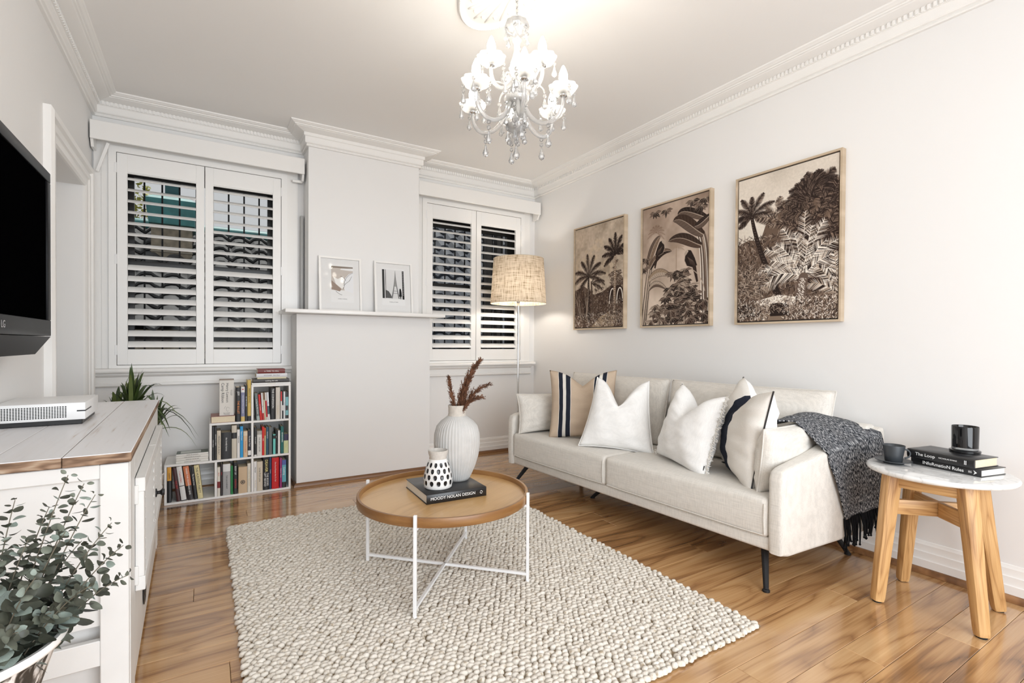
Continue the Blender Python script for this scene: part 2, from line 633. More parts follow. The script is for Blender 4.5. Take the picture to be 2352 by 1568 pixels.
# ------------------------------------------------------------------ swept mouldings
def sweep(g, a, b, prof, e0, e1, mi=0):
    """profile (d,z) along a->b, room on the left; e=-1 inside corner, +1 outside corner, 0 square"""
    a, b = Vector((a[0], a[1], 0)), Vector((b[0], b[1], 0))
    t = (b - a).normalized()
    n = Vector((-t.y, t.x, 0))
    k = len(prof)
    v = [a + n * d - t * (e0 * d) + Vector((0, 0, z)) for d, z in prof] + [b + n * d + t * (e1 * d) + Vector((0, 0, z)) for d, z in prof]
    f = [(i, i + 1, i + 1 + k, i + k) for i in range(k - 1)] + [tuple(range(k)), tuple(range(2 * k - 1, k - 1, -1))]
    g.add(v, f, mi)
COR = [(0, 2.685), (0.016, 2.685), (0.020, 2.692), (0.014, 2.702), (0.026, 2.706), (0.030, 2.712), (0.030, 2.752), (0.034, 2.757), (0.040, 2.757),
       (0.040, 2.782), (0.048, 2.784), (0.085, 2.790), (0.104, 2.796), (0.108, 2.800), (0.118, 2.801), (0.120, 2.807), (0.130, 2.809), (0.138, 2.815), (0.146, 2.818), (0.148, ZC), (0, ZC)]
edges = [((XR, YF), (XR, YB), -1, -1, 1), ((XR, YB), (CX1, YB), -1, -1, 1), ((CX1, YB), (CX1, YC), -1, 1, 0), ((CX1, YC), (CX0, YC), 1, 1, 0),
         ((CX0, YC), (CX0, YB), 1, -1, 0), ((CX0, YB), (XL, YB), -1, -1, 1), ((XL, YB), (XL, YF), -1, -1, 1)]
tn = 0
for a, b, e0, e1, dent in edges:
    tn += 1
    g = G()
    sweep(g, a, b, COR, e0, e1)
    t_ = struct('trim_%d' % tn, g, M['cornice'], smooth=25)
    if dent:
        g = G()
        av, bv = Vector((*a, 0)), Vector((*b, 0))
        t = (bv - av).normalized()
        n = Vector((-t.y, t.x, 0))
        L_ = (bv - av).length
        q = int((L_ - 0.09) / 0.024)
        for i in range(q):
            p = av + t * (0.05 + i * 0.024)
            o = [p + n * 0.039, p + n * 0.0485, p + t * 0.013 + n * 0.0485, p + t * 0.013 + n * 0.039]
            v = [(w.x, w.y, 2.7585) for w in o] + [(w.x, w.y, 2.7825) for w in o]
            g.add(v, [(0, 3, 2, 1), (4, 5, 6, 7), (0, 1, 5, 4), (1, 2, 6, 5), (2, 3, 7, 6), (3, 0, 4, 7)])
        tag(mk('dentil_course', g, M['cornice'], t_, smooth=0), kind='stuff')

SKT = [(0, 0.004), (0.022, 0.004), (0.022, 0.066), (0.018, 0.069), (0.016, 0.075), (0.016, 0.104), (0.012, 0.107), (0.010, 0.112), (0.010, 0.138), (0.006, 0.145), (0.004, 0.153), (0, 0.155)]
for nme, a, b, e0, e1 in [('right', (XR, YF), (XR, YB), -1, -1), ('back_right', (XR, YB), (LX1, YB), -1, 0), ('back_left', (LX0, YB), (XL, YB), 0, -1), ('left', (XL, 3.235), (XL, YF), 0, -1)]:
    g = G()
    sweep(g, a, b, SKT, e0, e1)
    struct('baseboard_' + nme, g, M['gloss_white'], smooth=25)
def quad(r=0.02, d=0.022):
    return [(d, 0.001)] + [(d + r * math.cos(a), 0.001 + 0.028 * math.sin(a)) for a in np.linspace(0, pi / 2, 6)]
for a, b, e0, e1, d in [((XR, YF), (XR, YB), -1, -1, 0.022), ((XR, YB), (LX1, YB), -1, -1, 0.022), ((LX1, YB), (LX1, YCL), -1, 1, 0.001), ((LX1, YCL), (LX0, YCL), 1, 1, 0.001),
                        ((LX0, YCL), (LX0, YB), 1, -1, 0.001), ((LX0, YB), (XL, YB), -1, -1, 0.022)]:
    tn += 1
    g = G()
    sweep(g, a, b, quad(d=d), e0, e1)
    struct('trim_%d' % tn, g, M['bead'], smooth=60)

# ------------------------------------------------------------------ doorway in the left wall
g = G()
ARC = [(0, 0), (0.012, 0), (0.02, 0.012), (0.02, 0.05), (0.028, 0.056), (0.028, 0.085), (0.02, 0.092), (0.02, 0.105), (0.036, 0.112), (0.04, 0.135), (0.03, 0.152), (0, 0.152)]
def arch(y_in, sgn, z0, z1):
    n = len(ARC)
    v = [(XL + d, y_in + sgn * s, z0) for d, s in ARC] + [(XL + d, y_in + sgn * s, z1 + s) for d, s in ARC]
    f = [(i, i + 1, i + 1 + n, i + n) for i in range(n - 1)] + [tuple(range(n))]
    g.add(v, f)
arch(DY0, -1, 0.003, DZ)
arch(DY1, 1, 0.003, DZ)
n = len(ARC)
v = [(XL + d, DY0 - s, DZ + s) for d, s in ARC] + [(XL + d, DY1 + s, DZ + s) for d, s in ARC]
g.add(v, [(i, i + 1, i + 1 + n, i + n) for i in range(n - 1)])
door1 = struct('door_1', g, M['gloss_white'], smooth=25)
g = G()
box(g, XL - 0.245, XL - 0.205, DY0 + 0.004, DY1 - 0.004, 0.003, DZ - 0.004)
for z0, z1 in ((0.2, 0.9), (1.08, 1.95)):
    for y0, y1 in ((DY0 + 0.1, DY0 + 0.34), (DY1 - 0.34, DY1 - 0.1)):
        rbox(g, XL - 0.21, XL - 0.196, y0, y1, z0, z1, 0.006)
mk('door_panel', g, M['gloss_white'], door1)
g = G()
box(g, XL - 0.2, XL, DY0 + 0.003, DY1 - 0.003, -0.009, 0.0)
mk('threshold', g, M['bead'], door1)

# ------------------------------------------------------------------ windows with plantation shutters
def lou(g, x0, x1, w=0.064, th=0.011, n=10):
    P = []
    for x in (x0, x1):
        P.append([(x, 0.5 * w * math.cos(2 * pi * k / n), 0.5 * th * math.sin(2 * pi * k / n)) for k in range(n)])
    v = P[0] + P[1]
    f = [(k, (k + 1) % n, n + (k + 1) % n, n + k) for k in range(n)] + [tuple(range(n - 1, -1, -1)), tuple(range(n, 2 * n))]
    return g.add(v, f)
_lm = {}
dark_sash = plain('dark_window_sash', (0.012, 0.011, 0.010), 0.35)
def window(num, xc, right_end):
    g = G()
    yf = YB - 0.024
    # flat architrave with a step, then the shutter frame
    for s in (-1, 1):
        xs = sorted((xc + s * 0.572, xc + s * (0.612)))
        box(g, xs[0], xs[1], yf, YB + 0.02, 0.931, 2.56)
        xs = sorted((xc + s * 0.612, xc + s * 0.655))
        box(g, xs[0], xs[1], yf + 0.006, YB + 0.02, 0.931, 2.56)
    box(g, xc - 0.655, xc + 0.655, yf + 0.003, YB - 0.001, 2.485, 2.62)
    w = struct('window_%d' % num, g, M['gloss_white'], smooth=0)
    g = G()
    y0 = YB - 0.042
    for s in (-1, 1):
        xs = sorted((xc + s * 0.529, xc + s * 0.572))
        box(g, xs[0], xs[1], y0, YB + 0.03, 0.931, 2.49)
    box(g, xc - 0.529, xc + 0.529, y0, YB + 0.03, 2.449, 2.49)
    box(g, xc - 0.529, xc + 0.529, y0, YB + 0.03, 0.931, 0.951)
    mk('shutter_frame', g, M['shutter'], w, smooth=0)
    # sill with a round nose, and the moulded apron below it
    g = G()
    nose = [(YB, 0.930), (YB - 0.062, 0.930), (YB - 0.074, 0.925), (YB - 0.08, 0.912), (YB - 0.074, 0.899), (YB - 0.062, 0.894), (YB, 0.894)]
    prism(g, nose, xc - 0.655, xc + right_end, 'x')
    mk('sill', g, M['gloss_white'], w, smooth=50)
    g = G()
    ap = [(YB, 0.893), (YB - 0.05, 0.893), (YB - 0.05, 0.885), (YB - 0.042, 0.876), (YB - 0.030, 0.872), (YB - 0.022, 0.866), (YB - 0.022, 0.826), (YB - 0.030, 0.821), (YB - 0.030, 0.806), (YB - 0.018, 0.797), (YB, 0.797)]
    prism(g, ap, xc - 0.655, xc + right_end - 0.03, 'x')
    mk('apron', g, M['gloss_white'], w, smooth=25)
    # two shutter leaves
    for s in (-1, 1):
        hinge = xc + s * 0.526
        meet = xc + s * 0.0025
        g = G()
        ya, yb = YB - 0.036, YB - 0.008
        def bx(a, b, z0, z1):
            p, q = sorted((a, b))
            rbox(g, p, q, ya, yb, z0, z1, 0.0015, 1)
        o1, o2 = xc + s * 0.467, xc + s * 0.056
        bx(hinge, o1, 0.954, 2.446)
        bx(o2, meet, 0.954, 2.446)
        bx(o1, o2, 2.319, 2.446)
        bx(o1, o2, 0.954, 1.065)
        p, q = sorted((o1, o2))
        box(g, p, q, ya + 0.006, yb - 0.004, 2.312, 2.319)
        lf = mk('shutter_leaf', g, M['shutter'], w, smooth=25)
        key = round(q - p, 3)
        for i in range(16):
            z = 1.062 + 0.0784 * (i + 0.5)
            tilt = rad(43) if i < 8 else rad(29)
            lo_ = (((p + q) / 2), YB - 0.02, z)
            if key not in _lm:
                g = lou(G(), -(q - p) / 2 + 0.001, (q - p) / 2 - 0.001)
                _lm[key] = mk('louvre', g, M['shutter'], lf, lo_, (tilt, 0, 0), smooth=40).data
            else:
                mk('louvre', None, None, lf, lo_, (tilt, 0, 0), mesh=_lm[key])
        for z in (1.06, 1.70, 2.34):
            g = G()
            xs = sorted((hinge, hinge + s * 0.012))
            rbox(g, xs[0] - 0.001, xs[1], YB - 0.044, YB - 0.033, z - 0.035, z + 0.035, 0.0012, 1)
            mk('hinge', g, M['white_metal'], lf)
    # sash, pane and outside security bars
    g = G()
    y0, y1 = YB + 0.10, YB + 0.14
    X0, X1 = xc - 0.532, xc + 0.532
    box(g, X0, X0 + 0.09, y0, y1, 0.94, 2.455)
    box(g, X1 - 0.09, X1, y0, y1, 0.94, 2.455)
    box(g, X0 + 0.09, X1 - 0.09, y0, y1, 0.94, 0.99)
    box(g, X0 + 0.09, X1 - 0.09, y0, y1, 2.33 if num == 1 else 2.27, 2.455)
    box(g, X0 + 0.09, X1 - 0.09, y0, y1, 1.675, 1.715)
    mk('sash', g, dark_sash, w, smooth=0)
    g = G()
    box(g, X0 + 0.06, X1 - 0.06, y0 + 0.018, y0 + 0.022, 0.99, 1.675)
    box(g, X0 + 0.06, X1 - 0.06, y0 + 0.018, y0 + 0.022, 1.715, 2.40)
    mk('pane', g, M['glass'], w, smooth=0)
    g = G()
    rbox(g, X0, X1, YB + 0.255, YB + 0.285, 1.03, 1.042, 0.002, 1)
    rbox(g, X0, X1, YB + 0.255, YB + 0.285, 2.41, 2.422, 0.002, 1)
    gr = mk('security_grille', g, M['matt_black'], w)
    first = None
    for i in range(9):
        xb = xc - 0.43 + i * 0.1125 + (0.035 if num == 1 else 0.0)
        if first is None:
            g = G()
            rbox(g, -0.006, 0.006, YB + 0.264, YB + 0.276, 0.96, 2.455, 0.002, 1)
            first = mk('bar', g, M['matt_black'], gr, (xb, 0, 0)).data
        else:
            mk('bar', None, None, gr, (xb, 0, 0), mesh=first)
    return w
window(1, -0.0015, 0.655)
window(2, 2.3125, 0.70)

# boxed pelmets above both windows
def pelmet(name, label, x0, x1, left_end, right_end, brace):
    t = empty(name, ((x0 + x1) / 2, 4.32, 2.48))
    ox, oy, oz = t.location
    g = G()
    rbox(g, x0 - ox, x1 - ox, 0, 0.018, 0, 0.125, 0.002, 1)
    mk('front_board', g, M['gloss_white'], t)
    for on, xe in ((left_end, x0), (right_end, x1)):
        if on:
            g = G()
            a = xe - ox
            a0, a1 = (a, a + 0.016) if xe == x0 else (a - 0.016, a)
            prism(g, [(0.019, 0.0), (0.045, -0.045), (YB - 0.03 - oy, -0.045), (YB - 0.03 - oy, 0.12), (0.019, 0.12)], a0, a1, 'x')
            mk('end_board', g, M['gloss_white'], t, smooth=0)
    g = G()
    rbox(g, x0 + 0.02 - ox, x1 - 0.02 - ox, 0.05, 0.075, 0.045, 0.07, 0.006)
    mk('curtain_rail', g, M['white_metal'], t)
    if brace:
        g = G()
        tube(g, [(-0.565 - ox, 0.055, 0.0), (-0.63 - ox, 0.10, -0.19)], 0.012, 4)
        mk('brace', g, M['gloss_white'], t)
        g = G()
        rbox(g, 0.605 - ox, 0.68 - ox, 0.08, 0.11, -0.05, -0.03, 0.004)
        mk('bracket', g, M['gloss_white'], t)
    return tag(t, label, 'pelmet', 'pelmets over the windows')
pelmet('pelmet', 'long white boxed pelmet over the left window with braces', -0.656, 0.686, 1, 1, True)
pelmet('pelmet', 'long white boxed pelmet over the right window behind the lamp', 1.66, 3.012, 0, 1, False)

# slim conduit between the left window and the chimney breast
tn += 1
g = G()
rbox(g, 0.672, 0.694, YB - 0.05, YB - 0.003, 1.375, 2.17, 0.003)
struct('trim_%d' % tn, g, plain('grey_conduit', (0.45, 0.45, 0.44), 0.4))

# ------------------------------------------------------------------ ceiling rose, oval plaster
g = G()
rx, ry, cx, cy = 0.2, 0.43, 1.22, 1.98
P = []
for q, z in [(1.0, 0.0), (1.0, -0.012), (0.975, -0.02), (0.94, -0.02), (0.92, -0.012), (0.86, -0.012), (0.6, -0.02), (0.3, -0.026), (0.12, -0.03), (0.02, -0.03)]:
    P.append([(cx + rx * q * math.cos(a), cy + ry * q * math.sin(a), ZC + z) for a in np.linspace(0, 2 * pi, 65)])
grid(g, P, uvs=False)
rose = struct('ceiling_rose', g, M['cornice'], smooth=60)
g = G()
for i in range(150):
    a = 2 * pi * i / 150
    ball(g, (cx + rx * 0.957 * math.cos(a), cy + ry * 0.957 * math.sin(a), ZC - 0.02), 0.0065, 6, 4)
tag(mk('beading', g, M['cornice'], rose, smooth=180), kind='stuff')
g = G()
for i in range(16):
    a = 2 * pi * i / 16
    p = [(cx + rx * q * math.cos(a + 0.35 * (q - 0.3)), cy + ry * q * math.sin(a + 0.35 * (q - 0.3)), ZC - 0.016 - 0.012 * (0.9 - q)) for q in np.linspace(0.25, 0.82, 7)]
    tube(g, p, [0.004, 0.006, 0.008, 0.010, 0.009, 0.007, 0.003], 6)
    ball(g, (cx + rx * 0.72 * math.cos(a + 0.36), cy + ry * 0.72 * math.sin(a + 0.36), ZC - 0.018), 0.011, 8, 5)
mk('leaf_ornament', g, M['cornice'], rose, smooth=180)

# ================================================================== OUTSIDE THE WINDOWS
slate = plain('dark_roof_tile', (0.045, 0.045, 0.046), 0.8, noise=0.35, nscale=6)
slate2 = plain('weathered_roof_tile', (0.035, 0.042, 0.056), 0.75, noise=0.35, nscale=8)
patina = plain('green_copper', (0.035, 0.17, 0.17), 0.5, noise=0.3, nscale=9)
stucco = plain('rough_stone_render', (0.24, 0.205, 0.155), 0.95, noise=0.3, nscale=14, bmp=1.0, bscale=16)
timber = plain('dark_timber', (0.045, 0.04, 0.038), 0.7, noise=0.3, nscale=20)
def tiled(parent, name, x0, x1, y0, z0, y1, z1, mat, tw=0.3, rows=12):
    g = G()
    n = max(1, int((x1 - x0) / tw))
    for r in range(rows):
        for c in range(n):
            t0, t1 = r / rows, (r + 1.15) / rows
            P = []
            for k in range(6):
                u = k / 5
                x = x0 + tw * (c + u)
                w = 0.035 * math.sin(2 * pi * u) + 0.01 * math.cos(4 * pi * u)
                P.append([(x, y0 + (y1 - y0) * t0, z0 + (z1 - z0) * t0 + w + 0.05), (x, y0 + (y1 - y0) * t0, z0 + (z1 - z0) * t0 + w + 0.02), (x, y0 + (y1 - y0) * t1, z0 + (z1 - z0) * t1 + w)])
            g_ = [[q[0], q[2]] for q in P]
            grid(g, g_, uvs=False)
            grid(g, [[q[1], q[0]] for q in P], uvs=False)
    return tag(mk(name, g, mat, parent, smooth=50, recalc=False), kind='stuff')
house = empty('neighbour_house', (0.2, 8.0, 0))
tag(house, 'dark tiled house with a stone chimney seen through the left window', 'house')
hx, hy = 0.2, 8.0
def hb(*a):
    return box(G(), a[0] - hx, a[1] - hx, a[2] - hy, a[3] - hy, a[4], a[5])
mk('house_wall', hb(-3, 1.75, 6.6, 9.2, -3, 1.25), stucco, house)
tiled(house, 'roof_tiles', -3 - hx, 1.7 - hx, 6.4 - hy, 1.25, 8.9 - hy, 2.80, slate, 0.26, 12)
g = G()
box(g, -3 - hx, 1.7 - hx, 6.45 - hy, 8.9 - hy, 1.1, 1.14)
prism(g, [(6.5 - hy, 1.14), (8.9 - hy, 1.14), (8.9 - hy, 2.72)], -3 - hx, 1.7 - hx, 'x')
mk('roof_deck', g, timber, house, smooth=0)
g = G()
tube(g, [(-3 - hx, 8.9 - hy, 2.80), (1.7 - hx, 8.9 - hy, 2.80)], 0.09, 8)
mk('ridge_cap', g, patina, house, smooth=60)
# stone stack with a copper cap and pot
g = G()
box(g, -0.60 - hx, -0.15 - hx, 8.0 - hy, 8.5 - hy, 1.2, 2.66)
stack_ = mk('chimney_stack', g, stucco, house, smooth=0)
g = G()
for i in range(6):
    z = 1.5 + i * 0.2
    rbox(g, -0.61 - hx, -0.14 - hx, 7.985 - hy, 8.0 - hy, z, z + 0.012, 0.002, 1)
mk('mortar_line', g, plain('mortar', (0.33, 0.30, 0.25), 0.9), stack_)
g = G()
v = [(-0.62, 7.92, 2.66), (-0.12, 7.92, 2.66), (-0.12, 8.55, 2.66), (-0.62, 8.55, 2.66), (-0.66, 7.9, 2.98), (-0.10, 7.9, 2.98), (-0.10, 8.6, 2.98), (-0.66, 8.6, 2.98),
     (-0.5, 8.1, 3.1), (-0.26, 8.1, 3.1), (-0.26, 8.4, 3.1), (-0.5, 8.4, 3.1)]
v = [(a - hx, b - hy, c) for a, b, c in v]
g.add(v, [(0, 1, 5, 4), (1, 2, 6, 5), (2, 3, 7, 6), (3, 0, 4, 7), (4, 5, 9, 8), (5, 6, 10, 9), (6, 7, 11, 10), (7, 4, 8, 11), (8, 9, 10, 11), (3, 2, 1, 0)])
mk('copper_cap', g, patina, house, smooth=0)
g = G()
rbox(g, -0.46 - hx, -0.29 - hx, 8.15 - hy, 8.35 - hy, 3.1, 3.3, 0.02)
mk('chimney_pot', g, plain('dark_pot', (0.025, 0.09, 0.10), 0.6), house)

near = empty('neighbour_roof', (3.4, 6.2, 0))
tag(near, 'tiled lean-to roof with dark timber posts seen through the right window', 'roof')
tiled(near, 'roof_tiles', 1.75 - 3.4, 5.6 - 3.4, 5.75 - 6.2, 1.05, 8.6 - 6.2, 3.7, slate2, 0.25, 15)
g = G()
prism(g, [(5.8 - 6.2, -3), (8.6 - 6.2, -3), (8.6 - 6.2, 3.6), (5.85 - 6.2, 1.0)], 1.76 - 3.4, 5.6 - 3.4, 'x')
mk('lean_to_wall', g, timber, near, smooth=0)
pst = None
for i, x in enumerate((2.92, 3.06, 3.22)):
    g = G()
    rbox(g, -0.045, 0.045, 5.25 - 6.2, 5.34 - 6.2, -1.0, 3.4, 0.006, 1)
    if pst is None:
        pst = mk('post', g, timber, near, (x - 3.4, 0, 0)).data
    else:
        mk('post', None, None, near, (x - 3.4, 0, 0), mesh=pst)
g = G()
box(g, 2.6 - 3.4, 4.2 - 3.4, 5.2 - 6.2, 5.75 - 6.2, 3.38, 3.45)
mk('eave_board', g, timber, near, smooth=0)
# small tree showing beside the chimney
tree = empty('garden_tree', (-1.12, 11.4, -3))
tag(tree, 'small yellow green tree beside the stone chimney outside the left window', 'tree')
g = G()
tube(g, [(0, 0, 0), (0.05, 0, 3), (0.0, 0.05, 6.5)], [0.12, 0.09, 0.04], 8)
mk('trunk', g, timber, tree)
g = G()
for i in range(420):
    d = Vector(RNG.normal(0, 1, 3))
    d.normalize()
    c = Vector((0, 0, 6.55)) + Vector((d.x * 0.42, d.y * 0.5, d.z * 0.55)) * (RNG.random() ** 0.4)
    a = Vector(RNG.normal(0, 1, 3)).normalized() * 0.045
    b = a.cross(Vector(RNG.normal(0, 1, 3))).normalized() * 0.025
    g.add([c - a, c + b, c + a, c - b], [(0, 1, 2, 3)])
tag(mk('foliage', g, plain('yellow_green_leaf', (0.30, 0.30, 0.05), 0.6, noise=0.4, nscale=5), tree, smooth=0, recalc=False), kind='stuff')
g = G()
box(g, -30, 30, YB + 0.3, 40, -3.1, -3.0)
struct('ground_outside', g, plain('ground', (0.15, 0.14, 0.12), 0.9))

# ================================================================== CHANDELIER
ch = empty('chandelier', (1.25, 2.0, ZC - 0.03))
tag(ch, 'glass chandelier with nine lit candle bulbs and crystal drops under the ceiling', 'chandelier')
CZ = ZC - 0.03
bulb_m = emitter('lit_bulb', (1.0, 0.92, 0.80), BULB_STRENGTH)
sleeve_m = plain('milk_glass', (0.86, 0.85, 0.82), 0.3)
def zz(z):
    return z - CZ
# chain
lk = None
for i in range(5):
    z = 2.765 - i * 0.0255
    if lk is None:
        g = G()
        P = [(0.0072 * math.cos(a), 0, 0.0165 * math.sin(a)) for a in np.linspace(0, 2 * pi, 11)]
        tube(g, P, 0.0021, 6, caps=False)
        lk = mk('chain_link', g, M['chrome'], ch, (0, 0, zz(z)), (0, 0, 0.3 + (i % 2) * pi / 2)).data
    else:
        mk('chain_link', None, None, ch, (0, 0, zz(z)), (0, 0, 0.3 + (i % 2) * pi / 2), mesh=lk)
g = G()
lathe(g, [(0, 0.03), (0.03, 0.028), (0.045, 0.01), (0.048, 0)], 24, (0, 0, zz(2.77)))
mk('ceiling_cup', g, M['chrome'], ch)
def flute(k, amp):
    return lambda a, i: 1 + amp * abs(math.cos(a * k / 2)) - amp * 0.5
# crown bowl, stem, hub bowl and lower finial
g = G()
lathe(g, [(0.006, 2.648), (0.03, 2.645), (0.05, 2.632), (0.056, 2.612), (0.05, 2.592), (0.03, 2.58), (0.012, 2.574), (0.012, 2.57)], 40, (0, 0, -CZ), rfun=flute(10, 0.10))
mk('crown_bowl', g, M['crystal_arm'], ch, smooth=60)
g = G()
lathe(g, [(0.006, 2.65), (0.008, 2.57), (0.022, 2.555), (0.024, 2.545), (0.014, 2.53), (0.012, 2.50), (0.020, 2.47), (0.03, 2.44), (0.034, 2.41), (0.026, 2.385), (0.016, 2.37), (0.02, 2.35), (0.03, 2.33), (0.03, 2.30), (0.016, 2.285), (0.012, 2.22), (0.02, 2.205), (0.012, 2.19), (0.010, 2.14), (0.004, 2.10)], 24, (0, 0, -CZ))
mk('stem', g, M['crystal_arm'], ch, smooth=60)
g = G()
lathe(g, [(0.012, 2.262), (0.048, 2.268), (0.058, 2.278), (0.055, 2.262), (0.04, 2.245), (0.016, 2.236), (0.01, 2.236)], 36, (0, 0, -CZ), rfun=flute(12, 0.07))
mk('hub_bowl', g, M['crystal_arm'], ch, smooth=60)
g = G()
lathe(g, [(0.0, 2.225), (0.016, 2.226), (0.02, 2.232), (0.018, 2.24), (0.0, 2.241)], 20, (0, 0, -CZ))
mk('hub_plate', g, M['chrome'], ch)
g = G()
lathe(g, [(0.01, 2.128), (0.04, 2.14), (0.048, 2.15), (0.044, 2.136), (0.025, 2.12), (0.008, 2.112), (0.005, 2.09), (0, 2.085)], 30, (0, 0, -CZ), rfun=flute(10, 0.08))
mk('finial_bowl', g, M['crystal_arm'], ch, smooth=60)

RT = Vector((math.cos(_yaw), -math.sin(_yaw), 0))
AW = Vector((math.sin(_yaw), math.cos(_yaw), 0))
_dr = {}
def drop(p, size=1.0, chain=1, parent=ch, rz=0.0):
    """pear drop under one or more beads, hanging from p"""
    size *= 1.2
    key = (round(size, 2), chain)
    if key not in _dr:
        g = G()
        z = 0.0
        for i in range(chain):
            ball(g, (0, 0, z - 0.010 * size), 0.0075 * size, 8, 5)
            z -= 0.019 * size
        L_ = 0.045 * size
        lathe(g, [(0, z), (0.003 * size, z - 0.003 * size), (0.006 * size, z - 0.4 * L_), (0.0115 * size, z - 0.68 * L_), (0.0095 * size, z - 0.86 * L_), (0, z - L_)], 8)
        _dr[key] = mk('crystal_drop', g, M['crystal'], parent, p, (0, 0, rz), smooth=20).data
    else:
        mk('crystal_drop', None, None, parent, p, (0, 0, rz), mesh=_dr[key])
def bez(P, n=14):
    P = [Vector(p) for p in P]
    out = []
    for t in np.linspace(0, 1, n):
        Q = P[:]
        while len(Q) > 1:
            Q = [a.lerp(b, t) for a, b in zip(Q, Q[1:])]
        out.append(Q[0])
    return out
g = G()
lathe(g, [(0.010, -0.012), (0.024, -0.010), (0.044, -0.002), (0.058, 0.012), (0.064, 0.026), (0.060, 0.026), (0.050, 0.010), (0.03, 0.002), (0.010, 0.0)], 40, rfun=flute(9, 0.14))
cup_me = mk('candle_cup', g, M['crystal_arm'], ch, smooth=60)
g = G()
lathe(g, [(0.0, -0.024), (0.008, -0.023), (0.018, -0.017), (0.019, -0.012), (0.0, -0.011)], 18)
pan_me = mk('drip_pan', g, M['chrome'], ch)
g = G()
lathe(g, [(0.0, 0.0), (0.0135, 0.0), (0.0135, 0.036), (0.010, 0.04), (0, 0.04)], 14)
slv_me = mk('candle_sleeve', g, sleeve_m, ch)
g = G()
lathe(g, [(0.010, 0.038), (0.016, 0.048), (0.0205, 0.064), (0.0195, 0.082), (0.013, 0.102), (0.006, 0.118), (0, 0.124)], 14)
blb_me = mk('bulb', g, bulb_m, ch, smooth=180)
first = True
arms = [(a, 0.228, 2.262, 0) for a in (-142, -82, -22, 38, 98, 158)] + [(a, 0.135, 2.405, 1) for a in (-150, -30, 90)]
for a, r, zc_, up in arms:
    d = RT * math.cos(rad(a)) + AW * math.sin(rad(a))
    tip = d * r + Vector((0, 0, zz(zc_)))
    g = G()
    if not up:
        P = bez([d * 0.02 + Vector((0, 0, zz(2.30))), d * 0.05 + Vector((0, 0, zz(2.13))), d * 0.17 + Vector((0, 0, zz(2.08))), d * 0.235 + Vector((0, 0, zz(2.16))), d * r + Vector((0, 0, zz(zc_ - 0.02)))], 18)
    else:
        P = bez([d * 0.02 + Vector((0, 0, zz(2.35))), d * 0.07 + Vector((0, 0, zz(2.27))), d * 0.145 + Vector((0, 0, zz(2.30))), d * r + Vector((0, 0, zz(zc_ - 0.02)))], 14)
    tube(g, P, [0.0115 - 0.003 * i / len(P) for i in range(len(P))], 8)
    mk('arm', g, M['crystal_arm'], ch, smooth=60)
    if not up:      # scrolled branch springing from the hub
        g = G()
        d2 = RT * math.cos(rad(a + 30)) + AW * math.sin(rad(a + 30))
        Q = bez([d2 * 0.025 + Vector((0, 0, zz(2.31))), d2 * 0.06 + Vector((0, 0, zz(2.36))), d2 * 0.13 + Vector((0, 0, zz(2.36))), d2 * 0.135 + Vector((0, 0, zz(2.31)))], 10)
        tube(g, Q, [0.006 - 0.0003 * i for i in range(10)], 7)
        mk('scroll', g, M['crystal_arm'], ch, smooth=60)
        drop(Q[-1], 1.0, 1)
        drop(P[9], 1.15, 2)
    for nm_, me_ in (('candle_cup', cup_me), ('drip_pan', pan_me), ('candle_sleeve', slv_me), ('bulb', blb_me)):
        if first:
            me_.location = tip
        else:
            mk(nm_, None, None, ch, tip, mesh=me_.data)
    first = False
    for k in range(4 if not up else 3):
        b = rad(a + 45 + 360 * k / (4 if not up else 3))
        q = RT * math.cos(b) + AW * math.sin(b)
        drop(tip + q * 0.058 + Vector((0, 0, 0.016)), 0.95, 1 + (k % 2))
for k in range(6):
    b = rad(60 * k + 20)
    q = RT * math.cos(b) + AW * math.sin(b)
    drop(q * 0.053 + Vector((0, 0, zz(2.60))), 0.9, 1)
    drop(q * 0.050 + Vector((0, 0, zz(2.262))), 1.0, 3)
    drop(q * 0.042 + Vector((0, 0, zz(2.138))), 0.95, 1)
drop(Vector((0, 0, zz(2.088))), 1.3, 1)

# ================================================================== FLOOR LAMP
lp = empty('floor_lamp', (2.598, 4.10, 0))
tag(lp, 'chrome floor lamp with a tapered oatmeal linen shade behind the sofa', 'lamp')
g = G()
lathe(g, [(0, 0), (0.085, 0), (0.09, 0.004), (0.09, 0.014), (0.08, 0.02), (0.02, 0.026), (0.012, 0.04), (0, 0.04)], 40)
mk('base', g, M['chrome'], lp)
g = G()
tube(g, [(0, 0, 0.03), (0, 0, 1.53)], 0.011, 12)
mk('pole', g, M['chrome'], lp)
g = G()
lathe(g, [(0, 1.515), (0.012, 1.515), (0.017, 1.53), (0.017, 1.58), (0.012, 1.59), (0, 1.59)], 16)
mk('lamp_holder', g, M['steel'], lp)
g = G()
ball(g, (0, 0, 1.655), 0.034, 14, 10, sz=1.3)
tube(g, [(0, 0, 1.585), (0, 0, 1.63)], 0.014, 10)
mk('bulb', g, emitter('lamp_bulb', (1.0, 0.92, 0.82), LAMP_STRENGTH), lp, smooth=180)
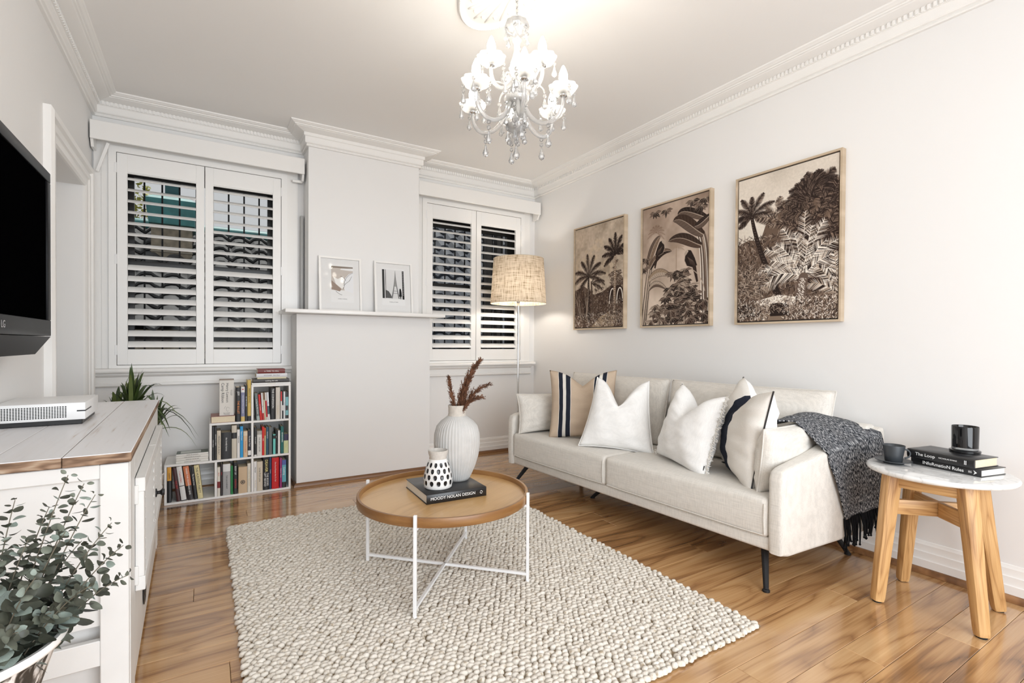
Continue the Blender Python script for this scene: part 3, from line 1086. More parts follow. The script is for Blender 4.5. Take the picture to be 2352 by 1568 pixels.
# shade cloth: translucent linen
m = bpy.data.materials.new('shade_linen')
m.use_nodes = True
nt = m.node_tree
nt.nodes.clear()
out = nt.nodes.new('ShaderNodeOutputMaterial')
w1 = N(nt, 'ShaderNodeTexNoise', i_Scale=1.0, i_Detail=3.0)
nt.links.new(coords(nt, (9, 9, 150)), w1.inputs['Vector'])
w2 = N(nt, 'ShaderNodeTexNoise', i_Scale=1.0, i_Detail=3.0)
nt.links.new(coords(nt, (120, 120, 8)), w2.inputs['Vector'])
mxx = N(nt, 'ShaderNodeMath', operation='ADD')
nt.links.new(w1.outputs[0], mxx.inputs[0])
nt.links.new(w2.outputs[0], mxx.inputs[1])
hh = N(nt, 'ShaderNodeMath', operation='MULTIPLY')
hh.inputs[1].default_value = 0.5
nt.links.new(mxx.outputs[0], hh.inputs[0])
rp = ramp(nt, [(0.38, (0.30, 0.225, 0.14)), (0.46, (0.58, 0.475, 0.35)), (0.60, (0.74, 0.64, 0.51))], hh.outputs[0])
df = nt.nodes.new('ShaderNodeBsdfDiffuse')
tl = nt.nodes.new('ShaderNodeBsdfTranslucent')
nt.links.new(rp.outputs[0], df.inputs[0])
nt.links.new(rp.outputs[0], tl.inputs[0])
mix = nt.nodes.new('ShaderNodeMixShader')
mix.inputs[0].default_value = 0.15
nt.links.new(df.outputs[0], mix.inputs[1])
nt.links.new(tl.outputs[0], mix.inputs[2])
nt.links.new(mix.outputs[0], out.inputs[0])
M['shade'] = m
RB, RTP, ZB, ZT = 0.272, 0.244, 1.512, 1.945
g = G()
P = [[(r_ * math.cos(a), r_ * math.sin(a), z_) for r_, z_ in ((RB, ZB), (RB * 0.5 + RTP * 0.5, (ZB + ZT) / 2), (RTP, ZT))] for a in np.linspace(0, 2 * pi, 65)]
grid(g, P, uvs=False)
mk('lamp_shade', g, M['shade'], lp, smooth=180)
for r_, z_ in ((RB, ZB), (RTP, ZT)):
    g = G()
    tube(g, [(r_ * math.cos(a), r_ * math.sin(a), z_) for a in np.linspace(0, 2 * pi, 65)], 0.0028, 5, caps=False)
    mk('shade_ring', g, plain('shade_binding', (0.62, 0.54, 0.42), 0.8), lp)
g = G()
for k in range(3):
    a = 2 * pi * k / 3
    tube(g, [(0.012 * math.cos(a), 0.012 * math.sin(a), 1.57), (RB * 0.985 * math.cos(a), RB * 0.985 * math.sin(a), 1.545)], 0.002, 5)
mk('shade_spider', g, M['steel'], lp)

# ================================================================== RUG
rx0, rx1, ry0, ry1 = 0.105, 1.885, 1.145, 3.43
rug = empty('wool_rug', ((rx0 + rx1) / 2, (ry0 + ry1) / 2, 0))
tag(rug, 'large chunky braided off white wool rug on the timber floor', 'rug')
rug_m = plain('rug_wool', (0.71, 0.655, 0.575), 0.95, spec=0.1, sheen=0.2)
nt = rug_m.node_tree
b = nt.nodes['Principled BSDF']
t1 = N(nt, 'ShaderNodeTexNoise', i_Scale=55.0, i_Detail=3.0)
nt.links.new(coords(nt), t1.inputs['Vector'])
r1 = ramp(nt, [(0.30, (0.40, 0.33, 0.24)), (0.42, (0.63, 0.58, 0.505)), (0.7, (0.72, 0.68, 0.615))], t1.outputs['Fac'])
nt.links.new(r1.outputs[0], b.inputs['Base Color'])
t2 = N(nt, 'ShaderNodeTexNoise', i_Scale=700.0, i_Detail=2.0)
nt.links.new(coords(nt), t2.inputs['Vector'])
bump(nt, b, t2.outputs['Fac'], 0.35, 0.002)
g = G()
ox, oy = (rx0 + rx1) / 2, (ry0 + ry1) / 2
rbox(g, rx0 - ox + 0.006, rx1 - ox - 0.006, ry0 - oy + 0.006, ry1 - oy - 0.006, 0.0005, 0.009, 0.003)
mk('rug_backing', g, plain('rug_backing', (0.22, 0.17, 0.11), 1.0), rug)
def rug_loops():
    """each loop: a low dome leaning along its braid; built as one array"""
    sx, sy = 0.0265, 0.0200
    nx, ny = int((rx1 - rx0) / sx), int((ry1 - ry0) / sy)
    I, J = np.meshgrid(np.arange(nx), np.arange(ny), indexing='ij')
    cx = rx0 - ox + (I + 0.5 + 0.5 * (J % 2)) * sx * 0.992
    cy = ry0 - oy + (J + 0.5) * sy
    cx = (cx + RNG.normal(0, 0.0028, cx.shape)).ravel()
    cy = (cy + RNG.normal(0, 0.0022, cy.shape)).ravel()
    n = len(cx)
    k = 7
    a = np.arange(k) * 2 * pi / k
    rings = [(1.0, 0.0), (0.97, 0.45), (0.70, 0.85)]
    rot = RNG.normal(0, 0.35, n)
    L_ = 0.0158 * RNG.uniform(0.85, 1.2, n)
    W_ = 0.0112 * RNG.uniform(0.85, 1.15, n)
    H_ = 0.0150 * RNG.uniform(0.8, 1.2, n)
    vs = []
    for q, h in rings:
        x = q * np.cos(a)[None, :] * L_[:, None]
        y = q * np.sin(a)[None, :] * W_[:, None]
        X = cx[:, None] + x * np.cos(rot)[:, None] - y * np.sin(rot)[:, None]
        Y = cy[:, None] + x * np.sin(rot)[:, None] + y * np.cos(rot)[:, None]
        Z = 0.006 + h * H_[:, None] + np.zeros_like(X)
        vs.append(np.stack([X, Y, Z], -1))
    top = np.stack([cx, cy, 0.006 + H_], -1)[:, None, :]
    V = np.concatenate(vs + [top], 1)
    m_ = V.shape[1]
    f = []
    for r in range(2):
        for i in range(k):
            f.append((r * k + i, r * k + (i + 1) % k, (r + 1) * k + (i + 1) % k, (r + 1) * k + i))
    tri = [(2 * k + i, 2 * k + (i + 1) % k, 3 * k) for i in range(k)]
    base = (np.arange(n) * m_)[:, None, None]
    Q = (np.array(f)[None] + base).reshape(-1, 4)
    T = (np.array(tri)[None] + base).reshape(-1, 3)
    me = bpy.data.meshes.new('wool_loops')
    me.vertices.add(n * m_)
    me.vertices.foreach_set('co', V.reshape(-1))
    nl = Q.size + T.size
    me.loops.add(nl)
    me.loops.foreach_set('vertex_index', np.concatenate([Q.ravel(), T.ravel()]))
    me.polygons.add(len(Q) + len(T))
    st = np.concatenate([np.arange(len(Q)) * 4, Q.size + np.arange(len(T)) * 3])
    me.polygons.foreach_set('loop_start', st)
    me.polygons.foreach_set('use_smooth', np.ones(len(st), bool))
    me.materials.append(rug_m)
    me.update(calc_edges=True)
    me.validate()
    return me
tag(mk('wool_loops', None, None, rug, mesh=rug_loops()), kind='stuff')

# ================================================================== COFFEE TABLE AND WHAT STANDS ON IT
TX, TY, RZ = 0.984, 2.214, 0.017
ct = empty('coffee_table', (TX, TY, RZ))
tag(ct, 'round wooden tray top coffee table on a thin white metal frame', 'table')
g = G()
lathe(g, [(0, 0.362), (0.388, 0.362), (0.392, 0.366), (0.392, 0.374), (0, 0.374)], 72)
mk('tabletop', g, M['table_wood'], ct, rot=(0, 0, 0.5))
g = G()
P = []
for q, z in [(0.392, 0.358), (0.404, 0.358), (0.406, 0.361), (0.406, 0.394), (0.404, 0.398), (0.394, 0.398), (0.392, 0.395), (0.392, 0.358)]:
    P.append([(q * math.cos(a), q * math.sin(a), z) for a in np.linspace(0, 2 * pi, 73)])
grid(g, P, uvs=False)
mk('rim', g, M['table_rim'], ct, smooth=40)
legp = [(-0.295, 0.312), (-0.269, -0.320), (0.296, -0.297), (0.267, 0.304)]
for x, y in legp:
    g = G()
    q = 0.414 / math.hypot(x, y)
    x, y = x * q, y * q
    a = math.atan2(y, x)
    Mx = Matrix.Translation((x, y, 0)) @ Matrix.Rotation(a, 4, 'Z')
    rbox(g, -0.0065, 0.0065, -0.0065, 0.0065, 0, 0.412, 0.0012, 1, M=Mx)
    rbox(g, -0.035, -0.006, -0.006, 0.006, 0.346, 0.357, 0.001, 1, M=Mx)
    lathe(g, [(0, -0.001), (0.0085, -0.001), (0.0085, 0.006), (0, 0.006)], 8, M=Mx)
    mk('leg', g, M['white_metal'], ct)
for i in (0, 1):
    g = G()
    (x0, y0), (x1, y1) = legp[i], legp[i + 2]
    q0, q1 = 0.408 / math.hypot(x0, y0), 0.408 / math.hypot(x1, y1)
    tube(g, [(x0 * q0, y0 * q0, 0.034), (x1 * q1, y1 * q1, 0.034)], 0.0085, 4)
    mk('cross_bar', g, M['white_metal'], ct)
TT = RZ + 0.374

def hardback(name, w, d, t, cover, pages, spine_r=0.0, over=0.004):
    """lying book: spine along local x at y=0 (front, -y), depth d along +y, from z=0"""
    g = G()
    c = 0.0028
    rbox(g, -w / 2, w / 2, 0, d, 0, c, 0.0008, 1)
    rbox(g, -w / 2, w / 2, 0, d, t - c, t, 0.0008, 1)
    if spine_r:
        n = 8
        P = []
        for x in (-w / 2, w / 2):
            P.append([(x, -spine_r * math.sin(pi * k / n), t / 2 - (t / 2) * math.cos(pi * k / n)) for k in range(n + 1)] + [(x, 0.004, t - 0.001), (x, 0.004, 0.001)])
        v = P[0] + P[1]
        k = len(P[0])
        g.add(v, [(i, (i + 1) % k, k + (i + 1) % k, k + i) for i in range(k)] + [tuple(range(k)), tuple(range(2 * k - 1, k - 1, -1))])
    else:
        rbox(g, -w / 2, w / 2, -0.0005, c, 0, t, 0.0008, 1)
    o = mk(name, g, cover, smooth=50)
    g = G()
    box(g, -w / 2 + over, w / 2 - over, c, d - over, c, t - c)
    mk('pages', g, pages, o, smooth=0)
    return o
cov_black = plain('black_book_cover', (0.014, 0.014, 0.015), 0.3, spec=0.5)
white_ink = plain('white_ink', (0.85, 0.85, 0.84), 0.6)
bk = hardback('hardback_book', 0.30, 0.31, 0.043, cov_black, M['paper_white'])
bk.location = (1.0, 2.098, TT)
bk.rotation_euler = (0, 0, rad(-2.5))
tag(bk, 'thick black hardback lying on the round coffee table under two vases', 'book')
text('title', 'MOODY NOLAN DESIGN', 0.0215, white_ink, bk, basis((1, 0, 0), (0, 0, 1), (-0.02, -0.0008, 0.0215)), 0.22, 0.62)
g = G()
for a0 in (0, pi):
    tube(g, [(0.122 + 0.006 * math.cos(a), -0.0009, 0.0215 + 0.006 * math.sin(a)) for a in np.linspace(a0, a0 + pi * 0.8, 7)], 0.0014, 4)
mk('emblem', g, white_ink, bk)
BT = TT + 0.043 + 0.0005

# small white vase with black glazed dimples
vz = empty('dimpled_vase', (0.948, 2.205, BT))
tag(vz, 'small white vase with rows of black dimples on the black book', 'vase')
def vprof(z):
    zs = [0, 0.004, 0.03, 0.06, 0.09, 0.112, 0.128, 0.136]
    rs = [0.060, 0.066, 0.0675, 0.0645, 0.058, 0.051, 0.043, 0.0395]
    return float(np.interp(z, zs, rs))
prof = [(0, 0)] + [(vprof(z), z) for z in (0, 0.004, 0.015, 0.03, 0.045, 0.06, 0.075, 0.09, 0.102, 0.112, 0.12, 0.128, 0.136)]
g = G()
lathe(g, prof, 48)
mk('body', g, plain('white_glaze', (0.80, 0.79, 0.77), 0.45), vz, smooth=60)
g = G()
lathe(g, [(0.0395, 0.136), (0.041, 0.146), (0.046, 0.162), (0.0475, 0.176), (0.044, 0.177), (0.042, 0.165), (0.036, 0.146), (0.034, 0.12), (0, 0.11)], 48)
mk('collar', g, plain('grey_clay', (0.56, 0.53, 0.49), 0.8, noise=0.08, nscale=90), vz, smooth=40)
dg = plain('black_glaze', (0.008, 0.008, 0.009), 0.18)
lipm = plain('white_glaze_edge', (0.88, 0.87, 0.86), 0.4)
dm = None
for r_ in range(4):
    z0 = 0.030 + r_ * 0.0275
    for k in range(13):
        a = 2 * pi * (k + 0.5 * (r_ % 2)) / 13
        rr = vprof(z0) + 0.0004
        sl = math.atan2(vprof(z0 - 0.01) - vprof(z0 + 0.01), 0.02)
        if dm is None:
            g = G()
            P = []
            for q, dp in [(1.14, 0.0006), (1.08, 0.0014), (1.0, 0.0012), (0.9, 0.0002), (0.5, 0.0001), (0.05, 0.0001)]:
                row = []
                for t in np.linspace(0, 2 * pi, 19):
                    y, z = math.cos(t), math.sin(t)
                    wy = 0.0092 * (1 if z > 0 else 1 - 0.25 * z * z)
                    row.append((dp, q * wy * np.sign(y) * abs(y) ** 0.8, q * (0.0118 * np.sign(z) * abs(z) ** (0.65 if z > 0 else 1.0))))
                P.append(row)
            grid(g, P[:3], 0, uvs=False)
            grid(g, P[2:], 1, uvs=False)
            dm = mk('dimple', g, [lipm, dg], vz, smooth=60)
            dm.location = (rr * math.cos(a), rr * math.sin(a), z0)
            dm.rotation_euler = Euler((0, sl * -1, a))
        else:
            s_ = 0.8 + 0.2 * (1 - r_ / 3)
            o = mk('dimple', None, None, vz, (rr * math.cos(a), rr * math.sin(a), z0), Euler((0, sl * -1, a)), mesh=dm.data)
            o.scale = (1, vprof(z0) / vprof(0.03), 1)

# tall fluted vase and dried plume
fv = empty('fluted_vase', (1.085, 2.285, BT))
tag(fv, 'tall pale grey fluted vase holding dried brown plumes', 'vase')
FZ = [0, 0.004, 0.03, 0.07, 0.12, 0.18, 0.23, 0.27, 0.295, 0.312, 0.318, 0.322]
FR = [0.058, 0.062, 0.075, 0.092, 0.107, 0.1145, 0.113, 0.102, 0.082, 0.058, 0.049, 0.046]
zs_ = list(np.linspace(0, 0.322, 26))
g = G()
lathe(g, [(0, 0)] + [(float(np.interp(z, FZ, FR)), z) for z in zs_], 192, rfun=lambda a, i: 1 + 0.030 * abs(math.sin(a * 22)) - 0.015)
mk('body', g, plain('pale_grey_ceramic', (0.52, 0.515, 0.50), 0.75, noise=0.05, nscale=25), fv, smooth=80)
g = G()
lathe(g, [(0.046, 0.322), (0.043, 0.335), (0.0435, 0.36), (0.0455, 0.374), (0.042, 0.375), (0.038, 0.35), (0.036, 0.32), (0, 0.31)], 144, rfun=lambda a, i: 1 + 0.03 * abs(math.sin(a * 18)) - 0.015)
mk('neck', g, plain('bare_clay_neck', (0.52, 0.48, 0.43), 0.85, noise=0.08, nscale=60), fv, smooth=80)
pp = empty('dried_pampas', (1.085, 2.285, BT + 0.33))
tag(pp, 'bunch of dried brown pampas plumes leaning out of the fluted vase', 'dried plant')
plume = plain('brown_plume', (0.15, 0.065, 0.033), 0.9, noise=0.5, nscale=40)
def plume_mesh(path, n, wid):
    g = G()
    pts = bez(path, 24)
    tube(g, pts, [0.0022 - 0.0015 * i / 24 for i in range(24)], 5)
    for i in range(n):
        t = 0.20 + 0.80 * (i / n)
        k = min(22, int(t * 23))
        p = Vector(pts[k]).lerp(Vector(pts[k + 1]), t * 23 - k)
        tg = (Vector(pts[k + 1]) - Vector(pts[k])).normalized()
        s_ = Vector(RNG.normal(0, 1, 3))
        s_ = (s_ - tg * s_.dot(tg)).normalized()
        L_ = wid * (0.35 + 0.65 * math.sin(pi * min(1, 0.15 + t * 0.85))) * RNG.uniform(0.6, 1.1)
        e = p + (tg * 1.6 + s_ * 0.75).normalized() * L_
        tube(g, [p, p.lerp(e, 0.5) + Vector((0, 0, 0.003)), e], [0.0016, 0.0016, 0.0005], 4)
        for _ in range(5):
            q = p.lerp(e, RNG.uniform(0.25, 1))
            d_ = ((e - p).normalized() + Vector(RNG.normal(0, 0.5, 3))).normalized() * RNG.uniform(0.007, 0.013)
            n_ = d_.cross(Vector((0.3, 0.2, 1))).normalized() * 0.0017
            g.add([q - n_, q + d_ * 0.5 + n_ * 1.3, q + d_, q + d_ * 0.5 - n_ * 1.3], [(0, 1, 2, 3)])
    return g
RTv, UPv = RT, Vector((0, 0, 1))
def pv(r, u, f=0.0):
    return RT * r + UPv * u + AW * f
for path, n, wd in [([pv(0, -0.08), pv(0.01, 0.06), pv(0.03, 0.17), pv(0.115, 0.27)], 190, 0.062),
                    ([pv(0, -0.08), pv(0.02, 0.05, 0.01), pv(0.05, 0.16, 0.02), pv(0.085, 0.235, 0.02)], 120, 0.05),
                    ([pv(0, -0.08), pv(0.015, 0.03, -0.01), pv(0.03, 0.08, -0.01), pv(0.06, 0.16, -0.02)], 110, 0.045),
                    ([pv(0, -0.08), pv(0.03, 0.05, 0.02), pv(0.07, 0.12, 0.03), pv(0.165, 0.145, 0.03)], 110, 0.048),
                    ([pv(0, -0.08), pv(-0.01, 0.02, -0.01), pv(-0.03, 0.1, -0.02), pv(-0.042, 0.185, -0.02)], 110, 0.042),
                    ([pv(0, -0.08), pv(0.02, 0.03, -0.02), pv(0.05, 0.08, -0.03), pv(0.13, 0.085, -0.03)], 100, 0.045)]:
    mk('plume', plume_mesh(path, n, wd), plume, pp, smooth=60, recalc=False)

# ================================================================== SIDE TABLE AND WHAT STANDS ON IT
SX, SY, SH = 2.712, 0.862, 0.587
st = empty('side_table', (SX, SY, 0))
tag(st, 'small round marble topped side table with splayed oak legs', 'table')
m, nt, b = nm('white_marble')
v_ = coords(nt, (5, 5, 5))
t1 = N(nt, 'ShaderNodeTexNoise', i_Scale=1.2, i_Detail=8.0, i_Distortion=1.4)
nt.links.new(v_, t1.inputs['Vector'])
r1 = ramp(nt, [(0.40, (0.80, 0.80, 0.79)), (0.485, (0.72, 0.72, 0.71)), (0.50, (0.60, 0.60, 0.595)), (0.515, (0.73, 0.73, 0.72)), (0.62, (0.80, 0.80, 0.79))], t1.outputs['Fac'])
nt.links.new(r1.outputs[0], b.inputs['Base Color'])
b.inputs['Roughness'].default_value = 0.08
b.inputs['Coat Weight'].default_value = 0.3
M['marble'] = m
g = G()
lathe(g, [(0, SH - 0.022), (0.245, SH - 0.022), (0.2525, SH - 0.019), (0.256, SH - 0.012), (0.2555, SH - 0.006), (0.251, SH - 0.001), (0.247, SH), (0, SH)], 72)
mk('marble_top', g, M['marble'], st, smooth=60)
foot = [(2.512, 1.005), (2.545, 0.668), (2.865, 0.700), (2.838, 1.032)]
foot_top = [(2.578, 0.98), (2.60, 0.735), (2.80, 0.757), (2.795, 0.975)]
blk = plain('black_rubber', (0.01, 0.01, 0.01), 0.8)
legc = []
for (fx, fy), (tx, ty) in zip(foot, foot_top):
    a = Vector((fx - SX, fy - SY, 0.006))
    c = Vector((tx - SX, ty - SY, SH - 0.0225))
    legc.append((a, c))
    d = (c - a).normalized()
    L_ = (c - a).length
    # local x along the leg so that the grain runs lengthwise
    outw = Vector((a.x, a.y, 0)).normalized()
    yv = (outw - d * outw.dot(d)).normalized()
    zv = d.cross(yv)
    g = G()
    n = 12
    Pp = []
    for s_ in (0, 0.03, 0.5, 1.0):
        w, h = (0.021, 0.021) if s_ == 0 else (0.0225 + 0.008 * s_, 0.0235 + 0.010 * s_)
        row = []
        for k in range(n):
            t = 2 * pi * k / n + pi / n
            cs, sn = math.cos(t), math.sin(t)
            e_ = 0.55
            row.append((s_ * L_, h * np.sign(cs) * abs(cs) ** e_, w * np.sign(sn) * abs(sn) ** e_))
        Pp.append(row)
    v = [p for r in Pp for p in r]
    f = [(i * n + k, i * n + (k + 1) % n, (i + 1) * n + (k + 1) % n, (i + 1) * n + k) for i in range(3) for k in range(n)] + [tuple(range(n - 1, -1, -1)), tuple(3 * n + k for k in range(n))]
    g.add(v, f)
    Lm = Matrix(((d.x, yv.x, zv.x, a.x), (d.y, yv.y, zv.y, a.y), (d.z, yv.z, zv.z, a.z), (0, 0, 0, 1)))
    lo_ = mk('leg', g, M['oak'], st, smooth=40)
    lo_.matrix_local = Lm
    g = G()
    lathe(g, [(0, 0), (0.017, 0), (0.018, 0.008), (0, 0.008)], 14, (a.x, a.y, 0.0))
    mk('foot_pad', g, blk, st)
# rails: an upper ring of four and a lower cross of two
for k in range(4):
    (a0, c0), (a1, c1) = legc[k], legc[(k + 1) % 4]
    q0, q1 = a0.lerp(c0, 0.93), a1.lerp(c1, 0.93)
    d = (q1 - q0).normalized()
    L_ = (q1 - q0).length
    # each rail bows towards the middle where it meets its neighbour
    g = G()
    rbox(g, 0.02, L_ - 0.02, -0.011, 0.011, -0.02, 0.02, 0.003)
    o = mk('rail', g, M['oak'], st)
    o.matrix_local = basis(d, Vector((0, 0, 1)).cross(d), q0) if True else None
for k in range(2):
    (a0, c0), (a1, c1) = legc[k], legc[k + 2]
    q0, q1 = a0.lerp(c0, 0.715), a1.lerp(c1, 0.715)
    q0.z = q1.z = 0.418
    d = (q1 - q0).normalized()
    L_ = (q1 - q0).length
    g = G()
    if k == 0:
        rbox(g, 0.015, L_ - 0.015, -0.011, 0.011, -0.032, 0.032, 0.003)
    else:
        rbox(g, 0.015, L_ / 2 - 0.0115, -0.011, 0.011, -0.032, 0.032, 0.003)
        rbox(g, L_ / 2 + 0.0115, L_ - 0.015, -0.011, 0.011, -0.032, 0.032, 0.003)
    o = mk('stretcher', g, M['oak'], st)
    o.matrix_local = basis(d, Vector((0, 0, 1)).cross(d), q0)

ba = rad(-12)
def side_book(name, w, d, t, z, cx, cy, ang, pages, label, sr):
    o = hardback(name, w, d, t, cov_black, pages, sr)
    o.location = (cx, cy, z)
    o.rotation_euler = (0, 0, ang)
    return tag(o, label, 'book', 'black books on the marble side table')
# spine runs along y, facing the room (-x): local x = -y, local y = +x
b1 = side_book('hardback_book', 0.262, 0.165, 0.030, SH + 0.0005, 2.712, 0.842, rad(-90) + ba, M['paper_white'], 'lower black hardback with white page edges on the marble side table', 0)
b2 = side_book('hardback_book', 0.250, 0.165, 0.038, SH + 0.031, 2.704, 0.856, rad(-90) + ba * 0.9, M['paper'], 'upper black hardback with tan page edges under the candle jar', 0.006)
text('title', 'INfoRmatioN Rules', 0.026, white_ink, b1, basis((1, 0, 0), (0, 0, 1), (-0.006, -0.0010, 0.0145)), 0.165, 0.50, 0.01)
text('spine_mark', 'BS', 0.012, white_ink, b1, basis((1, 0, 0), (0, 0, 1), (0.093, -0.0010, 0.0145)), None)
text('title', 'The Loop', 0.021, white_ink, b2, basis((1, 0, 0), (0, 0, 1), (-0.052, -0.0064, 0.020)), 0.09, 0.58)
text('author', 'NICHOLAS EVANS', 0.0135, white_ink, b2, basis((1, 0, 0), (0, 0, 1), (0.033, -0.0064, 0.020)), 0.075, 0.66)
g = G()
tube(g, [(0.093, -0.0065, 0.012), (0.093, -0.0065, 0.029)], 0.0012, 4)
tube(g, [(0.098, -0.0065, 0.012), (0.098, -0.0065, 0.029)], 0.0012, 4)
mk('spine_mark', g, white_ink, b2)
for z in (0.009,):
    g = G()
    prism(g, [(0.105, 0.006), (0.117, 0.015), (0.105, 0.024), (0.109, 0.015)], -0.0012, -0.0002, 'y')
    mk('spine_emblem', g, white_ink, b1)
Z2 = SH + 0.031 + 0.038 + 0.0005
cj = empty('candle_jar', (2.845, 0.812, Z2))
tag(cj, 'glossy black candle tumbler on a dark coaster on the books', 'candle')
g = G()
lathe(g, [(0, 0.0), (0.052, 0.0), (0.0535, 0.002), (0.0535, 0.009), (0.050, 0.011), (0, 0.011)], 48)
mk('coaster', g, plain('smoked_lid', (0.012, 0.012, 0.013), 0.1), cj)
g = G()
lathe(g, [(0, 0.012), (0.044, 0.012), (0.0455, 0.014), (0.0455, 0.022), (0, 0.022)], 48)
mk('glass_base', g, glassy('clear_glass_foot', (0.85, 0.86, 0.86), 0.3, 0.25), cj)
g = G()
lathe(g, [(0, 0.022), (0.0455, 0.022), (0.0465, 0.112), (0.0455, 0.114), (0.0445, 0.112), (0.0435, 0.096), (0, 0.094)], 48)
mk('tumbler', g, plain('black_glass', (0.006, 0.006, 0.007), 0.06), cj, smooth=50)
g = G()
tube(g, [(0, 0, 0.092), (0.002, 0, 0.106)], 0.0012, 5)
mk('wick', g, plain('wick', (0.6, 0.55, 0.45), 0.9), cj)
cs = empty('coffee_cup', (2.672, 1.012, SH + 0.0005))
tag(cs, 'matt slate coffee cup standing on its saucer on the marble', 'cup')
slate_g = plain('slate_glaze', (0.035, 0.040, 0.046), 0.42)
sc_ = mk('saucer', lathe(G(), [(0, 0), (0.038, 0), (0.040, 0.004), (0.056, 0.010), (0.070, 0.013), (0.070, 0.0155), (0.055, 0.0135), (0.036, 0.008), (0, 0.007)], 48), slate_g, loc=(2.672, 1.012, SH + 0.0005), smooth=50)
tag(sc_, 'matt slate saucer under the coffee cup on the marble', 'saucer')
cs.location.z = SH + 0.0085
g = G()
lathe(g, [(0, 0), (0.031, 0), (0.033, 0.003), (0.036, 0.030), (0.043, 0.072), (0.0425, 0.074), (0.0405, 0.072), (0.034, 0.030), (0.030, 0.006), (0, 0.006)], 48)
mk('cup_body', g, slate_g, cs, smooth=50)
g = G()
hd = (RT * 0.95 - AW * 0.3).normalized()
P = [hd * (0.037 + 0.026 * math.sin(t) ** 0.8) + Vector((0, 0, 0.037 - 0.020 * math.cos(t))) for t in np.linspace(0.15, pi - 0.15, 12)]
tube(g, P, 0.0042, 8)
mk('handle', g, slate_g, cs, smooth=60)

# ================================================================== SOFA
SA, SROT = (2.195, 1.25, 0.0), rad(3.5)
sofa = empty('sofa', SA, SROT)
tag(sofa, 'long cream linen sofa on black splayed legs along the right wall', 'sofa')
SM = Matrix.Translation(SA) @ Matrix.Rotation(SROT, 4, 'Z')
def SW(v, u, z):
    return SM @ Vector((v, u, z))
def flare(v):
    return 0.005 + 0.13 * max(0, v / 0.8) ** 1.6
g = G()
rbox(g, 0.012, 0.74, 0.055, 2.095, 0.172, 0.236, 0.014, 3)
mk('base_rail', g, M['sofa'], sofa, smooth=50)
def seat(u0, u1):
    bm = bmesh.new()
    bmesh.ops.create_cube(bm, size=1)
    x0, x1, z0, z1 = -0.004, 0.66, 0.232, 0.418
    for q in bm.verts:
        q.co = Vector(((x0 + x1) / 2 + q.co.x * (x1 - x0), (u0 + u1) / 2 + q.co.y * (u1 - u0), (z0 + z1) / 2 + q.co.z * (z1 - z0)))
    bmesh.ops.subdivide_edges(bm, edges=bm.edges[:], cuts=1)
    bmesh.ops.bevel(bm, geom=[e for e in bm.edges if len(e.link_faces) == 2 and e.calc_face_angle() > 0.5], offset=0.032, segments=4, profile=0.6, affect='EDGES')
    bmesh.ops.subdivide_edges(bm, edges=[e for e in bm.edges if e.calc_length() > 0.12], cuts=5, use_grid_fill=True)
    for q in bm.verts:
        s_ = (q.co.y - (u0 + u1) / 2) / ((u1 - u0) / 2)
        t_ = (q.co.x - (x0 + x1) / 2) / ((x1 - x0) / 2)
        if q.co.z > 0.33:
            q.co.z += 0.020 * max(0, 1 - s_ * s_) * max(0, 1 - t_ * t_)
        if q.co.x < 0.05:
            q.co.x -= 0.010 * max(0, 1 - s_ * s_) * max(0, 1 - ((q.co.z - 0.325) / 0.1) ** 2)
    return frombm(G(), bm)
for u0, u1 in ((0.066, 1.0865), (1.0895, 2.084)):
    c = mk('seat_cushion', seat(u0, u1), M['sofa'], sofa, smooth=180)
    g = G()      # welt along the front edges of the cushion
    P = [(-0.006, u0 + 0.01, 0.252), (-0.009, u0 + 0.012, 0.32), (-0.004, u0 + 0.014, 0.39)]
    tube(g, P, 0.003, 5)
    P = [(-0.006, u0 + 0.02, 0.248)] + [(-0.009, u0 + (u1 - u0) * k / 8, 0.246) for k in range(1, 8)] + [(-0.006, u1 - 0.02, 0.248)]
    tube(g, P, 0.003, 5)
    mk('welt', g, M['sofa'], c, smooth=60)
def arm(sgn):
    """sgn -1: near arm (towards -u), +1: far arm"""
    prof = [(0.0, 0.172), (-0.006, 0.30), (-0.002, 0.515), (0.012, 0.548), (0.05, 0.562), (0.25, 0.588), (0.45, 0.626), (0.62, 0.662), (0.78, 0.70), (0.795, 0.60), (0.785, 0.4), (0.76, 0.215), (0.70, 0.185), (0.45, 0.160), (0.2, 0.155), (0.06, 0.158)]
    uo = (lambda v: -flare(v)) if sgn < 0 else (lambda v: 2.15 + flare(v))
    ui = (lambda v: 0.066 - 0.03 * max(0, v / 0.8) ** 2) if sgn < 0 else (lambda v: 2.084 + 0.03 * max(0, v / 0.8) ** 2)
    bm = bmesh.new()
    A = [bm.verts.new((v, uo(v) + (0 if sgn < 0 else 0), z)) for v, z in prof]
    B = [bm.verts.new((v, ui(v), z)) for v, z in prof]
    n = len(prof)
    bm.faces.new(A)
    bm.faces.new(B[::-1])
    for i in range(n):
        bm.faces.new((A[i], B[i], B[(i + 1) % n], A[(i + 1) % n]))
    bmesh.ops.recalc_face_normals(bm, faces=bm.faces[:])
    ed = [e for e in bm.edges if len(e.link_faces) == 2 and (e.verts[0] in A) == (e.verts[1] in A)]
    bmesh.ops.bevel(bm, geom=ed, offset=0.020, segments=4, profile=0.5, affect='EDGES')
    bmesh.ops.triangulate(bm, faces=[f for f in bm.faces if len(f.verts) > 4])
    o = mk('arm', frombm(G(), bm), M['sofa'], sofa, smooth=40)
    g = G()
    P = [(v + 0.020, uo(v + 0.02) + sgn * 0.0005, z) for v, z in ((0.002, 0.19), (-0.002, 0.30), (0.0, 0.44), (0.006, 0.515))]
    tube(g, P, 0.0022, 5)
    mk('seam', g, M['sofa'], o)
    return o
arm(-1)
arm(1)
g = G()
